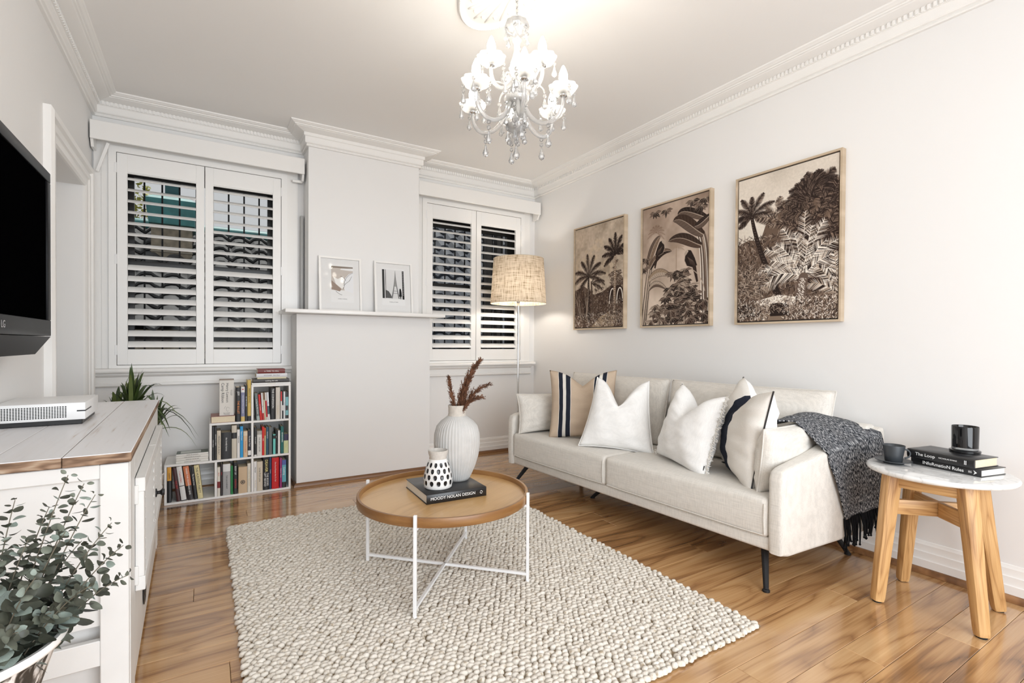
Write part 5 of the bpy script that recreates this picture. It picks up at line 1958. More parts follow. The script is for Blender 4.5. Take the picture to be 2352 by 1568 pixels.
c3 = Canvas(420, 620, (0.82, 0.78, 0.73), (0.89, 0.86, 0.81))           # date palms over a stream
c3.noise(90, 0.02, 6)
c3.noise(5, 0.012, 7)
c3.poly([(0, 0.46), (0.12, 0.43), (0.25, 0.45), (0.33, 0.30), (0.6, 0.26), (0.8, 0.2), (1, 0.2), (1, 1), (0, 1)], (0.40, 0.33, 0.28))
c3.noise(10, 0.05, 8, 0.46, 1)
scrub(c3, 0, 1, 0.42, 0.95, 2200, [DK, MD, LT, DK, MD], 0.05)
for a, l_, d in [(90, 0.2, 0.02), (60, 0.26, 0.05), (120, 0.24, 0.05), (150, 0.22, 0.08), (30, 0.28, 0.1), (5, 0.26, 0.13), (175, 0.2, 0.16), (-20, 0.22, 0.12), (205, 0.16, 0.14)]:
    frond(c3, 0.15, 0.265, a, l_, d, 0.045, [DK, MD, DK], 34, 0.0035)
trunk(c3, [(0.15, 0.27), (0.2, 0.45), (0.3, 0.62), (0.46, 0.86)], 0.017, 0.036, DK, MD)
for k in range(16):
    frond(c3, 0.50 + AR.normal(0, 0.05), 0.36 + AR.normal(0, 0.03), AR.uniform(0, 180), 0.26, 0.12, 0.05, [MD, DK, LT], 26, 0.003)
for a in np.linspace(-15, 195, 20):
    frond(c3, 0.80, 0.24, a, AR.uniform(0.26, 0.36), 0.12 + 0.1 * abs(math.cos(rad(a))), 0.065, [DK, MD, DK], 36, 0.0035)
c3.poly([(0.72, 0.42), (0.8, 0.36), (0.92, 0.38), (1, 0.45), (1, 0.8), (0.76, 0.82), (0.66, 0.6)], (0.23, 0.17, 0.145))
for k in range(34):
    frond(c3, 0.80 + AR.normal(0, 0.08), AR.uniform(0.28, 0.52), AR.uniform(-20, 200), AR.uniform(0.2, 0.34), 0.12, 0.06, [DK, MD, DK, (0.52, 0.44, 0.38)], 30, 0.0032)
for a, l_, d in [(88, 0.62, 0.0), (110, 0.58, 0.05), (70, 0.58, 0.04), (132, 0.56, 0.12), (50, 0.5, 0.1), (150, 0.52, 0.22), (35, 0.45, 0.15), (165, 0.48, 0.32), (20, 0.4, 0.2), (100, 0.45, 0.02), (140, 0.4, 0.1), (60, 0.42, 0.08), (80, 0.5, 0.02), (122, 0.5, 0.1), (42, 0.36, 0.12), (158, 0.36, 0.2)]:
    frond(c3, 0.68, 0.73, a, l_, d, 0.10, [PL, DK, LT, DK, PL], 58, 0.0028)
for a, l_, d in [(120, 0.4, 0.1), (95, 0.42, 0.03), (140, 0.35, 0.2), (75, 0.3, 0.05)]:
    frond(c3, 1.0, 0.86, a, l_, d, 0.08, [LT, DK, PL], 40, 0.0035)
for k in range(14):
    frond(c3, AR.uniform(0.0, 0.25), AR.uniform(0.72, 0.86), AR.uniform(20, 150), 0.26, 0.16, 0.05, [LT, DK, MD], 28, 0.003)
trunk(c3, [(0.66, 0.86), (0.67, 0.8), (0.69, 0.73)], 0.05, 0.045, MD, PL)
c3.poly([(0.2, 0.86), (0.45, 0.83), (0.62, 0.85), (0.6, 0.9), (0.4, 0.91), (0.25, 0.9)], PL)
c3.poly([(0.15, 1), (0.2, 0.95), (0.4, 0.93), (0.55, 0.95), (0.5, 1)], (0.5, 0.43, 0.37))
c3.poly([(0.36, 0.97), (0.36, 0.89), (0.45, 0.88), (0.56, 0.9), (0.55, 0.97)], DK)
c3.poly([(0, 0.97), (0.0, 0.88), (0.12, 0.88), (0.28, 0.93), (0.2, 0.97)], DK)
scrub(c3, 0, 0.35, 0.86, 1.0, 520, [DK, LT, MD, PL], 0.035)
scrub(c3, 0.5, 1.0, 0.86, 1.0, 900, [DK, LT, MD, PL], 0.03)
scrub(c3, 0.2, 0.6, 0.83, 0.95, 240, [LT, MD], 0.03)

def wall_art(y0, y1, label, img, nme):
    """framed canvas on the right wall; y0 far edge, y1 near edge"""
    z0, z1 = 1.256, 2.218
    w, h = abs(y0 - y1), z1 - z0
    t = empty('framed_canvas', (XR - 0.001, (y0 + y1) / 2, z0))
    g = G()
    d = 0.038
    for a, b_, c_, e in [(-w / 2, w / 2, 0, 0.012), (-w / 2, w / 2, h - 0.012, h), (-w / 2, -w / 2 + 0.012, 0.012, h - 0.012), (w / 2 - 0.012, w / 2, 0.012, h - 0.012)]:
        box(g, -d, 0, a, b_, c_, e)
    mk('frame', g, M['sepia_frame'], t, smooth=0)
    g = G()
    box(g, -d + 0.016, -0.006, -w / 2 + 0.012, w / 2 - 0.012, 0.012, h - 0.012)
    mk('backing', g, M['black'], t, smooth=0)
    g = G()
    q = 0.019
    v = [(-d + 0.007, w / 2 - q, q), (-d + 0.007, -w / 2 + q, q), (-d + 0.007, -w / 2 + q, h - q), (-d + 0.007, w / 2 - q, h - q)]
    v2 = [(-d + 0.0165, y, z) for _, y, z in v]
    g.add(v + v2, [(0, 1, 2, 3), (4, 5, 1, 0), (5, 6, 2, 1), (6, 7, 3, 2), (7, 4, 0, 3)], uv=[((0, 0), (1, 0), (1, 1), (0, 1))] + [((0.01, 0.01), (0.02, 0.01), (0.02, 0.02), (0.01, 0.02))] * 4)
    mk('canvas', g, printed(nme, img, 0.85), t, smooth=0, recalc=False)
    return tag(t, label, 'picture', 'framed canvas prints above the sofa')
wall_art(3.752, 3.075, 'framed sepia print of two slim palms with ruins beyond', c1.image('palms_and_ruin'), 'print_one')
wall_art(2.892, 2.237, 'framed sepia print of parrots among banana leaves', c2.image('parrots'), 'print_two')
wall_art(2.046, 1.395, 'framed sepia print of date palms over a stream, nearest the side table', c3.image('date_palms'), 'print_three')

# ------------------------------------------------------------------ the two small frames on the mantel shelf
k1 = Canvas(260, 330, (0.93, 0.93, 0.925), (0.93, 0.93, 0.925))
k1.poly([(0.0, 0.05), (1, 0.05), (1, 0.82), (0, 0.82)], (0.80, 0.765, 0.735))
k1.poly([(0, 0.03), (1, 0.03), (1, 0.08), (0, 0.09)], (0.55, 0.5, 0.46))
k1.poly([(0.45, 0.10), (1, 0.07), (1, 0.16), (0.4, 0.14)], (0.95, 0.95, 0.95))
k1.poly([(0.52, 0.62), (0.62, 0.42), (0.8, 0.27), (1, 0.2), (1, 0.9), (0.6, 0.82)], (0.93, 0.935, 0.94))
k1.poly([(0.1, 0.4), (0.3, 0.45), (0.55, 0.35), (0.62, 0.55), (0.5, 0.78), (0.2, 0.62)], (0.95, 0.94, 0.93))
k1.poly([(0, 0.5), (0.2, 0.62), (0.45, 0.78), (0.38, 0.86), (0, 0.8)], (0.62, 0.55, 0.50))
k1.poly([(0, 0.82), (0.3, 0.85), (0.55, 0.96), (0.0, 0.96)], (0.93, 0.93, 0.93))
for P_ in [[(0.55, 0.62), (0.62, 0.42), (0.8, 0.27), (1, 0.22)], [(0.55, 0.66), (0.7, 0.56), (0.85, 0.48)], [(0.52, 0.78), (0.62, 0.66), (0.66, 0.58), (0.5, 0.44)], [(0.42, 0.36), (0.55, 0.35), (0.66, 0.5)], [(0.2, 0.86), (0.4, 0.98), (0.48, 0.97)], [(0.82, 0.5), (0.88, 0.42), (0.94, 0.34)]]:
    k1.curve(P_, 0.006, 0.004, (0.18, 0.17, 0.16), 14)
k2 = Canvas(230, 330, (0.90, 0.90, 0.90), (0.86, 0.86, 0.86))
k2.poly([(0.0, 0), (0.1, 0), (0.1, 0.98), (0, 0.98)], (0.22, 0.22, 0.22))
k2.poly([(0.1, 0), (0.135, 0), (0.135, 0.65), (0.1, 0.65)], (0.9, 0.9, 0.9))
k2.poly([(0.135, 0), (0.16, 0), (0.16, 0.98), (0.135, 0.98)], (0.05, 0.05, 0.05))
k2.poly([(0.9, 0.02), (0.97, 0.02), (0.98, 1), (0.9, 1)], (0.06, 0.06, 0.06))
for k in range(14):
    k2.seg(0.925, 0.05 + 0.06 * k, 0.95, 0.08 + 0.06 * k, 0.007, 0.005, (0.9, 0.9, 0.9))
k2.poly([(0.16, 0.7), (0.28, 0.74), (0.36, 0.84), (0.44, 0.97), (0.16, 0.97)], (0.36, 0.36, 0.36))
for s_ in (-1, 1):
    k2.curve([(0.58, 0.03), (0.58 + s_ * 0.02, 0.4), (0.58 + s_ * 0.06, 0.6), (0.58 + s_ * 0.16, 0.97)], 0.008, 0.03, (0.50, 0.50, 0.50), 16)
for y, w in ((0.55, 0.07), (0.72, 0.10), (0.80, 0.12)):
    k2.seg(0.58 - w, y, 0.58 + w, y, 0.010, 0.010, (0.45, 0.45, 0.45))
k2.seg(0.58, 0.03, 0.58, 0.55, 0.008, 0.03, (0.60, 0.60, 0.59))
k2.poly([(0.76, 0.66), (0.80, 0.62), (0.835, 0.66), (0.86, 0.76), (0.87, 0.90), (0.835, 0.91), (0.835, 1.0), (0.80, 1.0), (0.79, 0.91), (0.745, 0.90), (0.755, 0.76)], (0.08, 0.08, 0.08))
k2.seg(0.155, 0.975, 0.9, 0.985, 0.006, 0.006, (0.95, 0.95, 0.95))
ink = plain('print_ink', (0.05, 0.05, 0.05), 0.8)
mat_w = plain('picture_mount', (0.83, 0.825, 0.815), 0.9)
def desk_frame(x0, x1, h, label, img, nme, pic, caption):
    w = x1 - x0
    t = empty('photo_frame', ((x0 + x1) / 2, 4.178, 1.3725), rot=(rad(-5.5), 0, 0))
    g = G()
    b_ = 0.016
    for a, b2, c_, e in [(-w / 2, w / 2, 0, b_), (-w / 2, w / 2, h - b_, h), (-w / 2, -w / 2 + b_, b_, h - b_), (w / 2 - b_, w / 2, b_, h - b_)]:
        box(g, a, b2, 0, 0.022, c_, e)
    mk('frame', g, M['gloss_white'], t, smooth=0)
    g = G()
    box(g, -w / 2 + b_, w / 2 - b_, 0.014, 0.020, b_, h - b_)
    mk('mount', g, mat_w, t, smooth=0)
    px0, px1, pz0, pz1 = pic
    g = G()
    box(g, px0 - 0.004, px1 + 0.004, 0.0132, 0.0136, pz0 - 0.055, pz1 + 0.012)
    mk('print_sheet', g, plain('white_print_sheet', (0.86, 0.86, 0.855), 0.8), t, smooth=0)
    g = G()
    g.add([(px0, 0.0128, pz0), (px1, 0.0128, pz0), (px1, 0.0128, pz1), (px0, 0.0128, pz1)], [(0, 1, 2, 3)], uv=[((0, 0), (1, 0), (1, 1), (0, 1))])
    mk('print', g, printed(nme, img, 0.7), t, smooth=0, recalc=False)
    text('caption', caption, 0.011, ink, t, basis((1, 0, 0), (0, 0, 1), ((px0 + px1) / 2, 0.0127, pz0 - 0.026)), (px1 - px0) * 0.55, 0.55)
    g = G()
    box(g, -w / 2 + b_, w / 2 - b_, 0.008, 0.0092, b_, h - b_)
    mk('pane', g, M['picture_glass'], t, smooth=0)
    return tag(t, label, 'picture', 'white photo frames on the mantel shelf')
desk_frame(0.775, 1.112, 0.452, 'white photo frame with a pale line drawing, left on mantel', k1.image('line_drawing'), 'print_four', (-0.072, 0.102, 0.135, 0.385), 'la dame insolente')
desk_frame(1.222, 1.556, 0.452, 'white photo frame with an iron tower picture, right on mantel', k2.image('tower_picture'), 'print_five', (-0.098, 0.098, 0.13, 0.385), "la dame et l'enfer")

# ================================================================== TELEVISION
tv = empty('television', (-0.53, 2.06, 1.14))
tag(tv, 'black flat television on the left wall', 'television')
TY0, TY1 = -0.60, 0.60
g = G()
box(g, -0.055, -0.004, TY0, TY1, 0.0, 0.645)
mk('casing', g, M['black'], tv, smooth=0)
bez_m = plain('gloss_black_bezel', (0.008, 0.008, 0.009), 0.3, spec=0.08)
g = G()
for y0, y1, z0, z1 in [(TY0, TY1, 0.605, 0.645), (TY0, TY1, 0, 0.062), (TY0, TY0 + 0.045, 0.062, 0.605), (TY1 - 0.045, TY1, 0.062, 0.605)]:
    rbox(g, -0.006, 0.006, y0, y1, z0, z1, 0.003)
mk('bezel', g, bez_m, tv)
g = G()
box(g, -0.004, 0.0, TY0 + 0.04, TY1 - 0.04, 0.06, 0.61)
mk('screen', g, plain('black_screen', (0.001, 0.001, 0.0012), 0.6, spec=0.0), tv, smooth=0)
g = G()
v = [(0.005, TY0, -0.002), (0.005, TY1, -0.002), (-0.05, TY1, -0.002), (-0.05, TY0, -0.002), (-0.02, TY0 + 0.1, -0.07), (-0.02, TY1 - 0.1, -0.07), (-0.05, TY1 - 0.1, -0.07), (-0.05, TY0 + 0.1, -0.07)]
g.add(v, [(0, 1, 2, 3), (7, 6, 5, 4), (0, 4, 5, 1), (1, 5, 6, 2), (2, 6, 7, 3), (3, 7, 4, 0)])
mk('speaker_chin', g, bez_m, tv, smooth=0)
grey_ink = plain('grey_logo', (0.45, 0.45, 0.46), 0.4)
text('logo', 'LG', 0.032, grey_ink, tv, basis((0, 1, 0), (0, 0, 1), (0.0063, 0.045, 0.031)), None)
g = G()
lathe(g, [(0.0105, 0), (0.0145, 0.0006), (0.0105, 0.0008)], 20, M=basis((0, 1, 0), (0, 0, 1), (0.0061, 0.0, 0.031)))
lathe(g, [(0, 0.0004), (0.0045, 0.0004)], 10, M=basis((0, 1, 0), (0, 0, 1), (0.0061, 0.0, 0.031)))
mk('logo_roundel', g, grey_ink, tv)
g = G()
box(g, XL + 0.53 + 0.001, -0.054, -0.15, 0.15, 0.2, 0.45)
mk('wall_bracket', g, M['matt_black'], tv, smooth=0)

# ================================================================== WHITE CABINET WITH LOUVRED DOORS
cb = empty('cabinet', (-0.188, 1.81, 0), rad(1.27))
tag(cb, 'white painted cabinet with louvred doors and timber top by the left wall', 'cabinet')
cab = plain('worn_white_paint', (0.74, 0.735, 0.72), 0.42, noise=0.03, nscale=8, bmp=0.06, bscale=70)
CW, CL = 0.44, 1.56
g = G()
box(g, -CW, -0.004, 0.028, CL - 0.02, 0.30, 0.765)
box(g, -CW, -0.02, 0.07, CL - 0.06, 0.06, 0.30)
mk('carcass', g, cab, cb, smooth=0)
# end frame
g = G()
rbox(g, -0.068, -0.002, 0.010, 0.034, 0.002, 0.768, 0.002, 1)
rbox(g, -CW, -CW + 0.068, 0.010, 0.034, 0.002, 0.768, 0.002, 1)
rbox(g, -CW + 0.068, -0.068, 0.012, 0.034, 0.727, 0.768, 0.002, 1)
rbox(g, -CW + 0.068, -0.068, 0.012, 0.034, 0.190, 0.263, 0.002, 1)
mk('end_frame', g, cab, cb, smooth=0)
g = G()
box(g, -0.068, -0.002, CL - 0.034, CL - 0.01, 0.002, 0.768)
box(g, -CW, -CW + 0.068, CL - 0.034, CL - 0.01, 0.002, 0.768)
mk('far_legs', g, cab, cb, smooth=0)
# front frame
g = G()
for y0, y1, z0, z1 in [(0.034, 0.17, 0.03, 0.768), (CL - 0.17, CL - 0.034, 0.03, 0.768), (0.17, CL - 0.17, 0.685, 0.768), (0.17, CL - 0.17, 0.27, 0.315)]:
    rbox(g, -0.02, 0.0, y0, y1, z0, z1, 0.0015, 1)
mk('front_frame', g, cab, cb, smooth=0)
g = G()
rbox(g, -0.02, -0.002, 0.17, CL - 0.17, 0.03, 0.268, 0.002, 1)
mk('drawer_front', g, cab, cb, smooth=0)
g = G()
lathe(g, [(0, 0.0), (0.058, 0.0), (0.06, 0.003), (0.052, 0.005), (0.048, 0.002), (0.03, 0.002), (0.028, 0.005), (0, 0.005)], 36, M=basis((0, 1, 0), (0, 0, 1), (-0.0015, 0.56, 0.17)))
mk('round_vent', g, M['black'], cb)
ls = None
for y0, y1, knob in ((0.175, 0.776, None), (0.784, CL - 0.175, 0.84)):
    g = G()
    z0, z1 = 0.318, 0.682
    rbox(g, 0.0, 0.024, y0, y0 + 0.05, z0 + 0.0451, z1 - 0.0451, 0.002, 1)
    rbox(g, 0.0, 0.024, y1 - 0.05, y1, z0 + 0.0451, z1 - 0.0451, 0.002, 1)
    rbox(g, 0.0, 0.027, y0, y1, z1 - 0.045, z1, 0.002, 1)
    rbox(g, 0.0, 0.027, y0, y1, z0, z0 + 0.045, 0.002, 1)
    box(g, 0.0, 0.003, y0 + 0.05, y1 - 0.05, z0 + 0.04, z1 - 0.04)
    dr = mk('door', g, cab, cb, smooth=0)
    L_ = y1 - y0 - 0.10
    for i in range(8):
        z = z0 + 0.062 + i * 0.034
        g = G()
        rbox(g, -0.0035, 0.0035, y0 + 0.05, y1 - 0.05, -0.018, 0.018, 0.002, 1)
        mk('slat', g, cab, dr, (0.014, 0, z), (0, rad(-32), 0), smooth=0)
    for z in (0.37, 0.63):
        g = G()
        yy = y0 - 0.004 if knob is None else y1 + 0.004
        rbox(g, -0.001, 0.010, yy - 0.006, yy + 0.006, z - 0.03, z + 0.03, 0.002, 1)
        mk('hinge', g, cab, dr)
    if knob:
        g = G()
        lathe(g, [(0, 0), (0.018, 0), (0.018, 0.004), (0.007, 0.007), (0.008, 0.016), (0.016, 0.024), (0.013, 0.032), (0, 0.033)], 18, M=basis((0, 1, 0), (0, 0, 1), (0.024, y0 + 0.026, 0.47)))
        mk('knob', g, M['black'], dr)
# worn lime-washed top of three boards
m, nt, b = nm('limewashed_top')
v_ = coords(nt, (6, 1.2, 6))
t1 = N(nt, 'ShaderNodeTexNoise', i_Scale=1.5, i_Detail=5.0, i_Distortion=0.8)
nt.links.new(v_, t1.inputs['Vector'])
v2 = coords(nt, (70, 3, 70))
t2 = N(nt, 'ShaderNodeTexNoise', i_Scale=1.0, i_Detail=4.0)
nt.links.new(v2, t2.inputs['Vector'])
ad = N(nt, 'ShaderNodeMath', operation='MULTIPLY')
nt.links.new(t1.outputs['Fac'], ad.inputs[0])
nt.links.new(t2.outputs['Fac'], ad.inputs[1])
r1 = ramp(nt, [(0.09, (0.45, 0.32, 0.22)), (0.13, (0.72, 0.68, 0.66)), (0.18, (0.82, 0.81, 0.82)), (0.5, (0.86, 0.86, 0.88))], ad.outputs[0])
nt.links.new(r1.outputs[0], b.inputs['Base Color'])
b.inputs['Roughness'].default_value = 0.35
bump(nt, b, t2.outputs['Fac'], 0.15, 0.002)
top_m = m
edge_m = wood('worn_top_edge', [(0.25, (0.12, 0.065, 0.035)), (0.5, (0.30, 0.19, 0.12)), (0.7, (0.40, 0.29, 0.20)), (0.9, (0.60, 0.52, 0.44))], freq=(10, 2, 30), rings=30, rough=0.7, fine=0.4)
for i in range(3):
    x0 = -0.455 + i * 0.1535
    g = G()
    rbox(g, x0 + 0.0008, x0 + 0.1527, 0.0, CL, 0.771, 0.8, 0.0018, 1)
    o = mk('top_board', g, [top_m, edge_m], cb, smooth=0)
    for p in o.data.polygons:
        p.material_index = 0 if p.normal.z > 0.5 else 1

# ------------------------------------------------------------------ game console on the cabinet
gx, gy, gz = -0.525, 2.50, 0.8005
gc = empty('game_console', (gx, gy, gz), rad(1.5))
tag(gc, 'white game console with a perforated front on a black base', 'game console')
g = G()
rbox(g, -0.120, 0.120, 0.012, 0.32, 0, 0.019, 0.002, 1)
mk('base', g, M['black'], gc)
wp = plain('white_plastic', (0.84, 0.84, 0.84), 0.35)
g = G()
rbox(g, -0.130, 0.130, 0.0, 0.33, 0.019, 0.084, 0.002, 2)
mk('shell', g, wp, gc)
g = G()
for i in range(30):
    for j in range(10):
        x, z = -0.125 + i * 0.0076, 0.0255 + j * 0.0056
        if i > 26 or j in (0, 9):
            continue
        a = [(x + 0.0029 * math.cos(t), -0.0003, z + 0.0023 * math.sin(t)) for t in np.linspace(0, 2 * pi, 9)[:-1]]
        g.add(a, [tuple(range(8))])
tag(mk('vent_holes', g, M['black'], gc, smooth=0), kind='stuff')
g = G()
box(g, 0.105, 0.1306, -0.0005, 0.004, 0.050, 0.055)
box(g, 0.126, 0.1306, -0.0004, 0.14, 0.050, 0.055)
mk('disc_slot', g, M['black'], gc, smooth=0)

# ================================================================== PLANT BEHIND THE CABINET
pl = empty('strap_leaf_plant', (-0.37, 3.86, 0))
tag(pl, 'dark green strap leaf plant in a pot behind the white cabinet', 'plant')
potm = plain('pale_pot', (0.62, 0.60, 0.57), 0.6)
g = G()
lathe(g, [(0, 0), (0.11, 0), (0.115, 0.01), (0.145, 0.27), (0.15, 0.28), (0.148, 0.29), (0.138, 0.28), (0.13, 0.25), (0, 0.24)], 36)
mk('pot', g, potm, pl)
g = G()
lathe(g, [(0, 0.245), (0.06, 0.252), (0.131, 0.248)], 20)
mk('soil', g, plain('soil', (0.03, 0.02, 0.014), 1.0, noise=0.4, nscale=60), pl)
stm = plain('cane', (0.20, 0.15, 0.09), 0.8, noise=0.3, nscale=60)
crowns = [((-0.02, 0.0, 0.67), 50, 1.0), ((0.09, 0.05, 0.55), 22, 0.8), ((-0.10, 0.06, 0.64), 22, 0.85)]
for c_, n_, s_ in crowns:
    g = G()
    tube(g, [(c_[0] * 0.3, c_[1] * 0.3, 0.24), (c_[0] * 0.7, c_[1] * 0.7, 0.45), c_], [0.016, 0.013, 0.011], 8)
    mk('cane', g, stm, pl, smooth=60)
leafm = plain('strap_leaf', (0.045, 0.075, 0.018), 0.38, noise=0.35, nscale=9)
leafm2 = plain('strap_leaf_light', (0.13, 0.17, 0.05), 0.4, noise=0.3, nscale=9)
for c_, n_, s_ in crowns:
    for k in range(n_):
        a = k * 2.399 + RNG.normal(0, 0.2)
        el = rad(RNG.uniform(8, 82) if k % 3 else RNG.uniform(50, 88))
        L_ = s_ * RNG.uniform(0.27, 0.40)
        d = Vector((math.cos(a), math.sin(a), 0))
        if d.x < -0.3:
            L_ *= 0.72
        droop = L_ * (0.75 * math.cos(el) ** 1.2 + 0.10)
        P = []
        w = RNG.uniform(0.010, 0.016)
        sd = Vector((-d.y, d.x, 0))
        rows = []
        for t in np.linspace(0, 1, 9):
            p = Vector(c_) + d * (L_ * math.cos(el) * t) + Vector((0, 0, L_ * math.sin(el) * t - droop * t * t * t))
            ww = w * min(1, 0.55 + 2.2 * t) * (1 - t ** 3.0) + 0.0004
            rows.append([p - sd * ww, p + Vector((0, 0, -0.35 * ww)), p + sd * ww])
        g = G()
        grid(g, rows)
        mk('leaf', g, leafm if k % 5 else leafm2, pl, smooth=180, recalc=False)

# ================================================================== EUCALYPTUS IN A FLARED VASE
EX, EY, ER = -0.338, 1.13, 0.628
vs = empty('flared_vase', (EX, EY, 0))
tag(vs, 'tall flared vase with white rim and dark woven pattern, in the near corner', 'vase')
m, nt, b = nm('woven_black_white')
v_ = coords(nt, (60, 60, 22), rot=(0, 0.5, 0.4))
t1 = N(nt, 'ShaderNodeTexNoise', i_Scale=1.0, i_Detail=3.0, i_Distortion=0.5)
nt.links.new(v_, t1.inputs['Vector'])
r1 = ramp(nt, [(0.44, (0.03, 0.025, 0.02)), (0.52, (0.22, 0.20, 0.18)), (0.60, (0.72, 0.70, 0.68))], t1.outputs['Fac'])
nt.links.new(r1.outputs[0], b.inputs['Base Color'])
b.inputs['Roughness'].default_value = 0.5
bump(nt, b, t1.outputs['Fac'], 0.6, 0.004)
g = G()
lathe(g, [(0, 0.0), (0.085, 0.0), (0.09, 0.008), (0.085, 0.06), (0.075, 0.2), (0.072, 0.36), (0.080, 0.45), (0.098, 0.53), (0.120, 0.60), (0.126, 0.612)], 48)
mk('body', g, m, vs, smooth=60)
g = G()
lathe(g, [(0.124, 0.608), (0.133, 0.613), (0.136, 0.620), (0.133, 0.627), (0.126, 0.626), (0.118, 0.60), (0.095, 0.52), (0.07, 0.40), (0, 0.38)], 48)
mk('rim', g, M['gloss_white'], vs, smooth=60)
eu = empty('eucalyptus_bunch', (EX, EY, 0.42))
tag(eu, 'big bunch of grey green silver dollar eucalyptus stems in the flared vase', 'plant')
stm2 = plain('eucalyptus_stem', (0.14, 0.12, 0.085), 0.7)
def leafmat(nme, a, c):
    m, nt, b = nm(nme)
    t = N(nt, 'ShaderNodeTexNoise', i_Scale=45.0, i_Detail=3.0)
    nt.links.new(coords(nt, rnd=True), t.inputs['Vector'])
    r = ramp(nt, [(0.3, a), (0.7, c)], t.outputs['Fac'])
    nt.links.new(r.outputs[0], b.inputs['Base Color'])
    b.inputs['Roughness'].default_value = 0.5
    return m
lms = [leafmat('leaf_dark_olive', (0.030, 0.034, 0.024), (0.065, 0.070, 0.050)), leafmat('leaf_grey_green', (0.085, 0.097, 0.074), (0.16, 0.178, 0.14)), leafmat('leaf_blue_grey', (0.16, 0.20, 0.175), (0.28, 0.33, 0.29))]
LM_ = []
for q in range(6):
    cup, el = [(0.20, 1.0), (0.05, 1.15), (-0.12, 1.05), (0.3, 0.9), (0.1, 1.3), (-0.2, 0.95)][q]
    rows = []
    for i in range(7):
        t = i / 6
        x = el * t
        w = 0.5 * (math.sin(pi * min(1, 0.03 + t * 0.97)) ** 0.62) * (1 - 0.12 * t) + 0.001
        rows.append([(x, s_ * w, cup * (abs(s_) ** 1.5) * w + 0.12 * math.sin(pi * t) * (1 if q % 2 else -1)) for s_ in (-1, -0.5, 0, 0.5, 1)])
    g = G()
    grid(g, rows)
    me = bpy.data.meshes.new('leaf_%d' % q)
    me.from_pydata(g.v, [], g.f)
    me.polygons.foreach_set('use_smooth', [True] * len(me.polygons))
    LM_.append(me)
variants = []
for mt in lms:
    for me in LM_:
        c = me.copy()
        c.materials.append(mt)
        variants.append(c)
# stem tips in world metres
tips = [(-0.205, 1.15, 0.885), (-0.185, 1.16, 0.865), (-0.168, 1.15, 0.845), (-0.125, 1.12, 0.755), (-0.118, 1.12, 0.70), (-0.28, 1.18, 0.845), (-0.315, 1.16, 0.80), (-0.24, 1.20, 0.82),
        (-0.36, 1.14, 0.83), (-0.42, 1.10, 0.80), (-0.46, 1.16, 0.74), (-0.40, 1.02, 0.80), (-0.30, 1.00, 0.80), (-0.22, 1.02, 0.76), (-0.20, 1.10, 0.80), (-0.27, 1.06, 0.82), (-0.33, 1.05, 0.84),
        (-0.16, 1.05, 0.72), (-0.23, 0.98, 0.70), (-0.31, 0.95, 0.71), (-0.39, 0.97, 0.71), (-0.25, 1.12, 0.79), (-0.145, 1.15, 0.79), (-0.195, 1.20, 0.75), (-0.21, 1.06, 0.685), (-0.28, 1.0, 0.68), (-0.34, 1.1, 0.76)]
leaves = []
for si, tp in enumerate(tips):
    a = Vector((EX, EY, 0.42))
    tpv = Vector(tp)
    h = Vector((tpv.x - EX, tpv.y - EY, 0))
    mouth = Vector((EX, EY, 0.61)) + h * 0.45
    P = bez([Vector((EX + RNG.normal(0, 0.012), EY + RNG.normal(0, 0.012), 0.405)), mouth * 0.6 + a * 0.4, mouth, (mouth + tpv) / 2 + Vector((0, 0, 0.03)), tpv], 22)
    g = G()
    tube(g, [p - Vector((EX, EY, 0.42)) for p in P], [0.0021 - 0.0015 * i / 22 for i in range(22)], 5)
    mk('stem', g, stm2, eu, smooth=60)
    n = 26
    for i in range(n):
        t = 0.26 + 0.74 * i / (n - 1)
        k = min(20, int(t * 21))
        p = P[k].lerp(P[k + 1], t * 21 - k)
        if p.z < 0.585:
            continue
        tg = (P[k + 1] - P[k]).normalized()
        up = Vector((0, 0, 1))
        e1 = tg.cross(up).normalized() if abs(tg.z) < 0.97 else Vector((1, 0, 0))
        e2 = tg.cross(e1)
        size = (0.035 * (1 - 0.72 * max(0, t - 0.45) / 0.55)) * RNG.uniform(0.8, 1.15)
        for s_ in (0, 1):
            an = i * pi / 2 + s_ * pi + RNG.normal(0, 0.3)
            d = (e1 * math.cos(an) + e2 * math.sin(an) + tg * RNG.uniform(0.15, 0.7)).normalized()
            nrm = (tg + Vector(RNG.normal(0, 0.35, 3))).normalized()
            y_ = nrm.cross(d).normalized()
            z_ = d.cross(y_)
            loc = p + d * 0.004
            leaves.append((size, Matrix(((d.x * size, y_.x * size, z_.x * size, loc.x - EX), (d.y * size, y_.y * size, z_.y * size, loc.y - EY), (d.z * size, y_.z * size, z_.z * size, loc.z - 0.42), (0, 0, 0, 1)))))
def vis(q):
    x = q[1][0][3] + EX
    return -(q[0] * (1.0 if x > -0.33 else 0.2))
leaves.sort(key=vis)
for i, (sz_, Mx) in enumerate(leaves[:295]):
    o = mk('leaf', None, None, eu, mesh=variants[int(RNG.integers(len(variants)))])
    o.matrix_local = Mx
g = G()
gm = []
for i, (sz_, Mx) in enumerate(leaves[295:]):
    me = LM_[i % 6]
    g.add([q.co for q in me.vertices], [tuple(p.vertices) for p in me.polygons], [0, 1, 0, 1, 2, 0][int(RNG.integers(6))], Mx)
tag(mk('small_leaves', g, lms, eu, smooth=180, recalc=False), kind='stuff')

